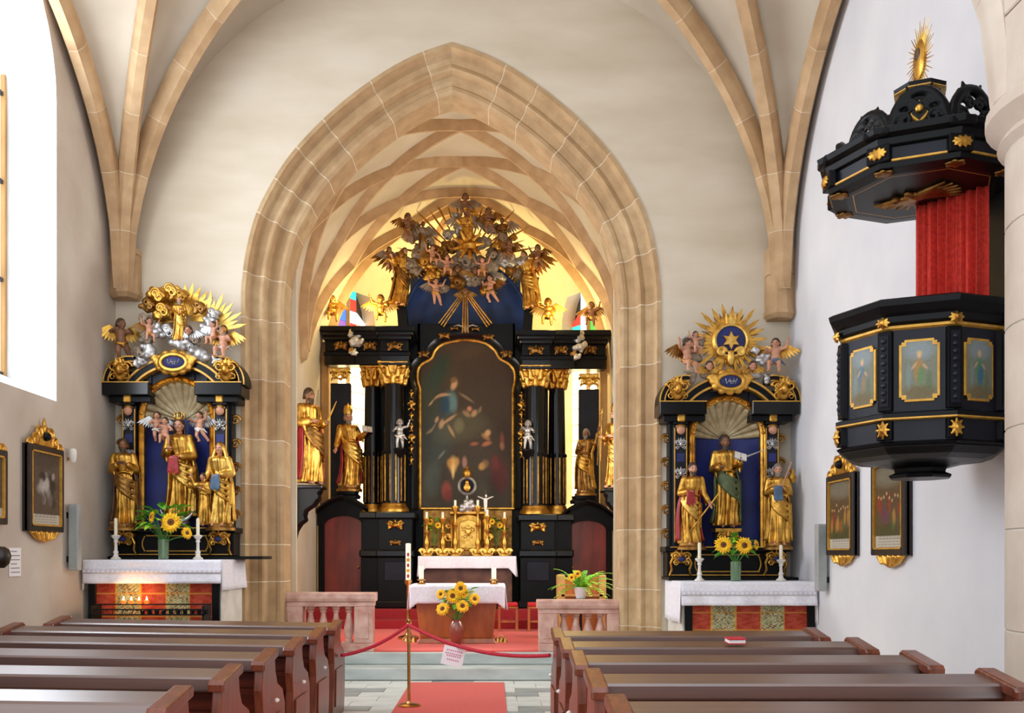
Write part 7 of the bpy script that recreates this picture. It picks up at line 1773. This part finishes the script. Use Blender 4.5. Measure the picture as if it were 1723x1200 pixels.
    for j in range(5): g.cap(xf @ Vector((-w_ * .6 + w_ * .3 * j, -.05, zb - .01)), xf @ Vector((-w_ * .42 + w_ * .21 * j, -.06, zb - .07)), .03, .014, 7)
    g.build('gilt_pendant', 'gold', t, remesh=.010, sm=0)
YL0, YL1 = 4.44 * F / (828 - 42), 4.44 * F / (828 - 101)
dm_ = (YL0 + YL1) / 2
wall_picture('dark engraved picture in a gold-crested frame on the left wall', -1, YL0, YL1, PZ(895, dm_), PZ(752, dm_), 'grey', True, 3)
wall_picture('similar dark picture cut by the left image edge', -1, 7.98, 8.80, PZ(882, 8.6), PZ(755, 8.6), 'grey', True, 5)
RY = lambda px: 3.50 * F / (px - 828)
wall_picture('narrow painted picture in a gold-crested frame on the right wall', 1, RY(1440), RY(1395), PZ(935, 9.65), PZ(798, 9.65), 'colour', True, 7)
wall_picture('painted picture half hidden below the pulpit on the right wall', 1, RY(1528), RY(1471), PZ(935, 8.5), PZ(770, 8.5), 'colour', True, 8)
def column_speaker(label, side, y, z0, z1):
    xw = WL if side < 0 else WR; s_ = 1 if side < 0 else -1; t = thing('column_speaker', label, 'loudspeaker', (xw, y, z0), 'grey column speakers')
    b = MB(); b.box(min(xw + s_ * .03, xw + s_ * .13), max(xw + s_ * .03, xw + s_ * .13), y - .055, y + .055, z0, z1); b.build('housing', 'speaker_grey', t, bevel=.012, seg=2)
    for z in (z0 + .12, z1 - .12): b = MB(); b.box(min(xw, xw + s_ * .04), max(xw, xw + s_ * .04), y - .03, y + .03, z - .03, z + .03); b.build('wall_bracket', 'iron', t)
    b = MB(); b.box(min(xw + s_ * .04, xw + s_ * .12), max(xw + s_ * .04, xw + s_ * .12), y - .058, y - .053, z0 + .03, z1 - .03); b.build('grille', 'floor_grey', t)
column_speaker('grey column loudspeaker on the left wall by the side altar', -1, 10.2, PZ(960, 10.2), PZ(848, 10.2))
column_speaker('grey column loudspeaker on the right wall by the side altar', 1, 10.2, PZ(995, 10.2), PZ(882, 10.2))
# notice and holy-water bowl at the far left, wall sconce, altar cross holder
y = 4.47 * F / (828 - 24); t = thing('wall_notice', 'white printed notice pinned to the left wall', 'notice', (WL, y, PZ(970, y)))
b = MB(); b.box(WL + .004, WL + .01, y - .11, y + .11, PZ(970, y), PZ(922, y)); b.build('sheet', 'paper', t)
for k in range(6): b = MB(); z = PZ(928 + 7 * k, y); b.box(WL + .01, WL + .0115, y - .085, y + (.085 if k % 3 else .03), z - .005, z + .004); b.build('text_line', 'ink_grey', t)
y = 8.62; t = thing('holy_water_bowl', 'dark iron holy-water bowl on the left wall at the image edge', 'box', (WL, y, PZ(950, y)))
b = MB(); b.lathe([(.03, -.1), (.07, -.06), (.085, 0), (.07, .06), (.03, .09)], (WL + .1, y, PZ(937, y)), 16); b.build('body', 'frame_wood', t, smooth=True)
b = MB(); b.box(WL, WL + .06, y - .03, y + .12, PZ(945, y) - .02, PZ(945, y) + .02); b.build('arm', 'iron', t)
y = 4.44 * F / (828 - 118); t = thing('wall_sconce', 'small white wall lamp right of the left picture', 'lamp', (WL, y, PZ(770, y)))
b = MB(); b.lathe([(.02, 0), (.035, .03), (.04, .10), (.03, .14), (.0, .15)], (WL + .06, y, PZ(778, y)), 14); b.build('shade', 'white_paint', t, smooth=True)
b = MB(); b.box(WL, WL + .05, y - .012, y + .012, PZ(775, y), PZ(770, y)); b.build('arm', 'brass', t)
p = at(1333, 805, 11.1); t = thing('altar_lantern', 'small gilded bracket lamp at the right edge of the right retable', 'lamp', p)
b = MB(); b.lathe([(.03, -.05), (.05, 0), (.045, .03), (.02, .06), (.03, .09), (0, .12)], p, 12); b.build('body', 'gold', t, smooth=True)
b = MB(); b.tube([p + Vector((0, .05, 0)), p + Vector((.02, .2, -.02)), p + Vector((.02, .39, 0))], .01, 6); b.build('arm', 'gold_dark', t)
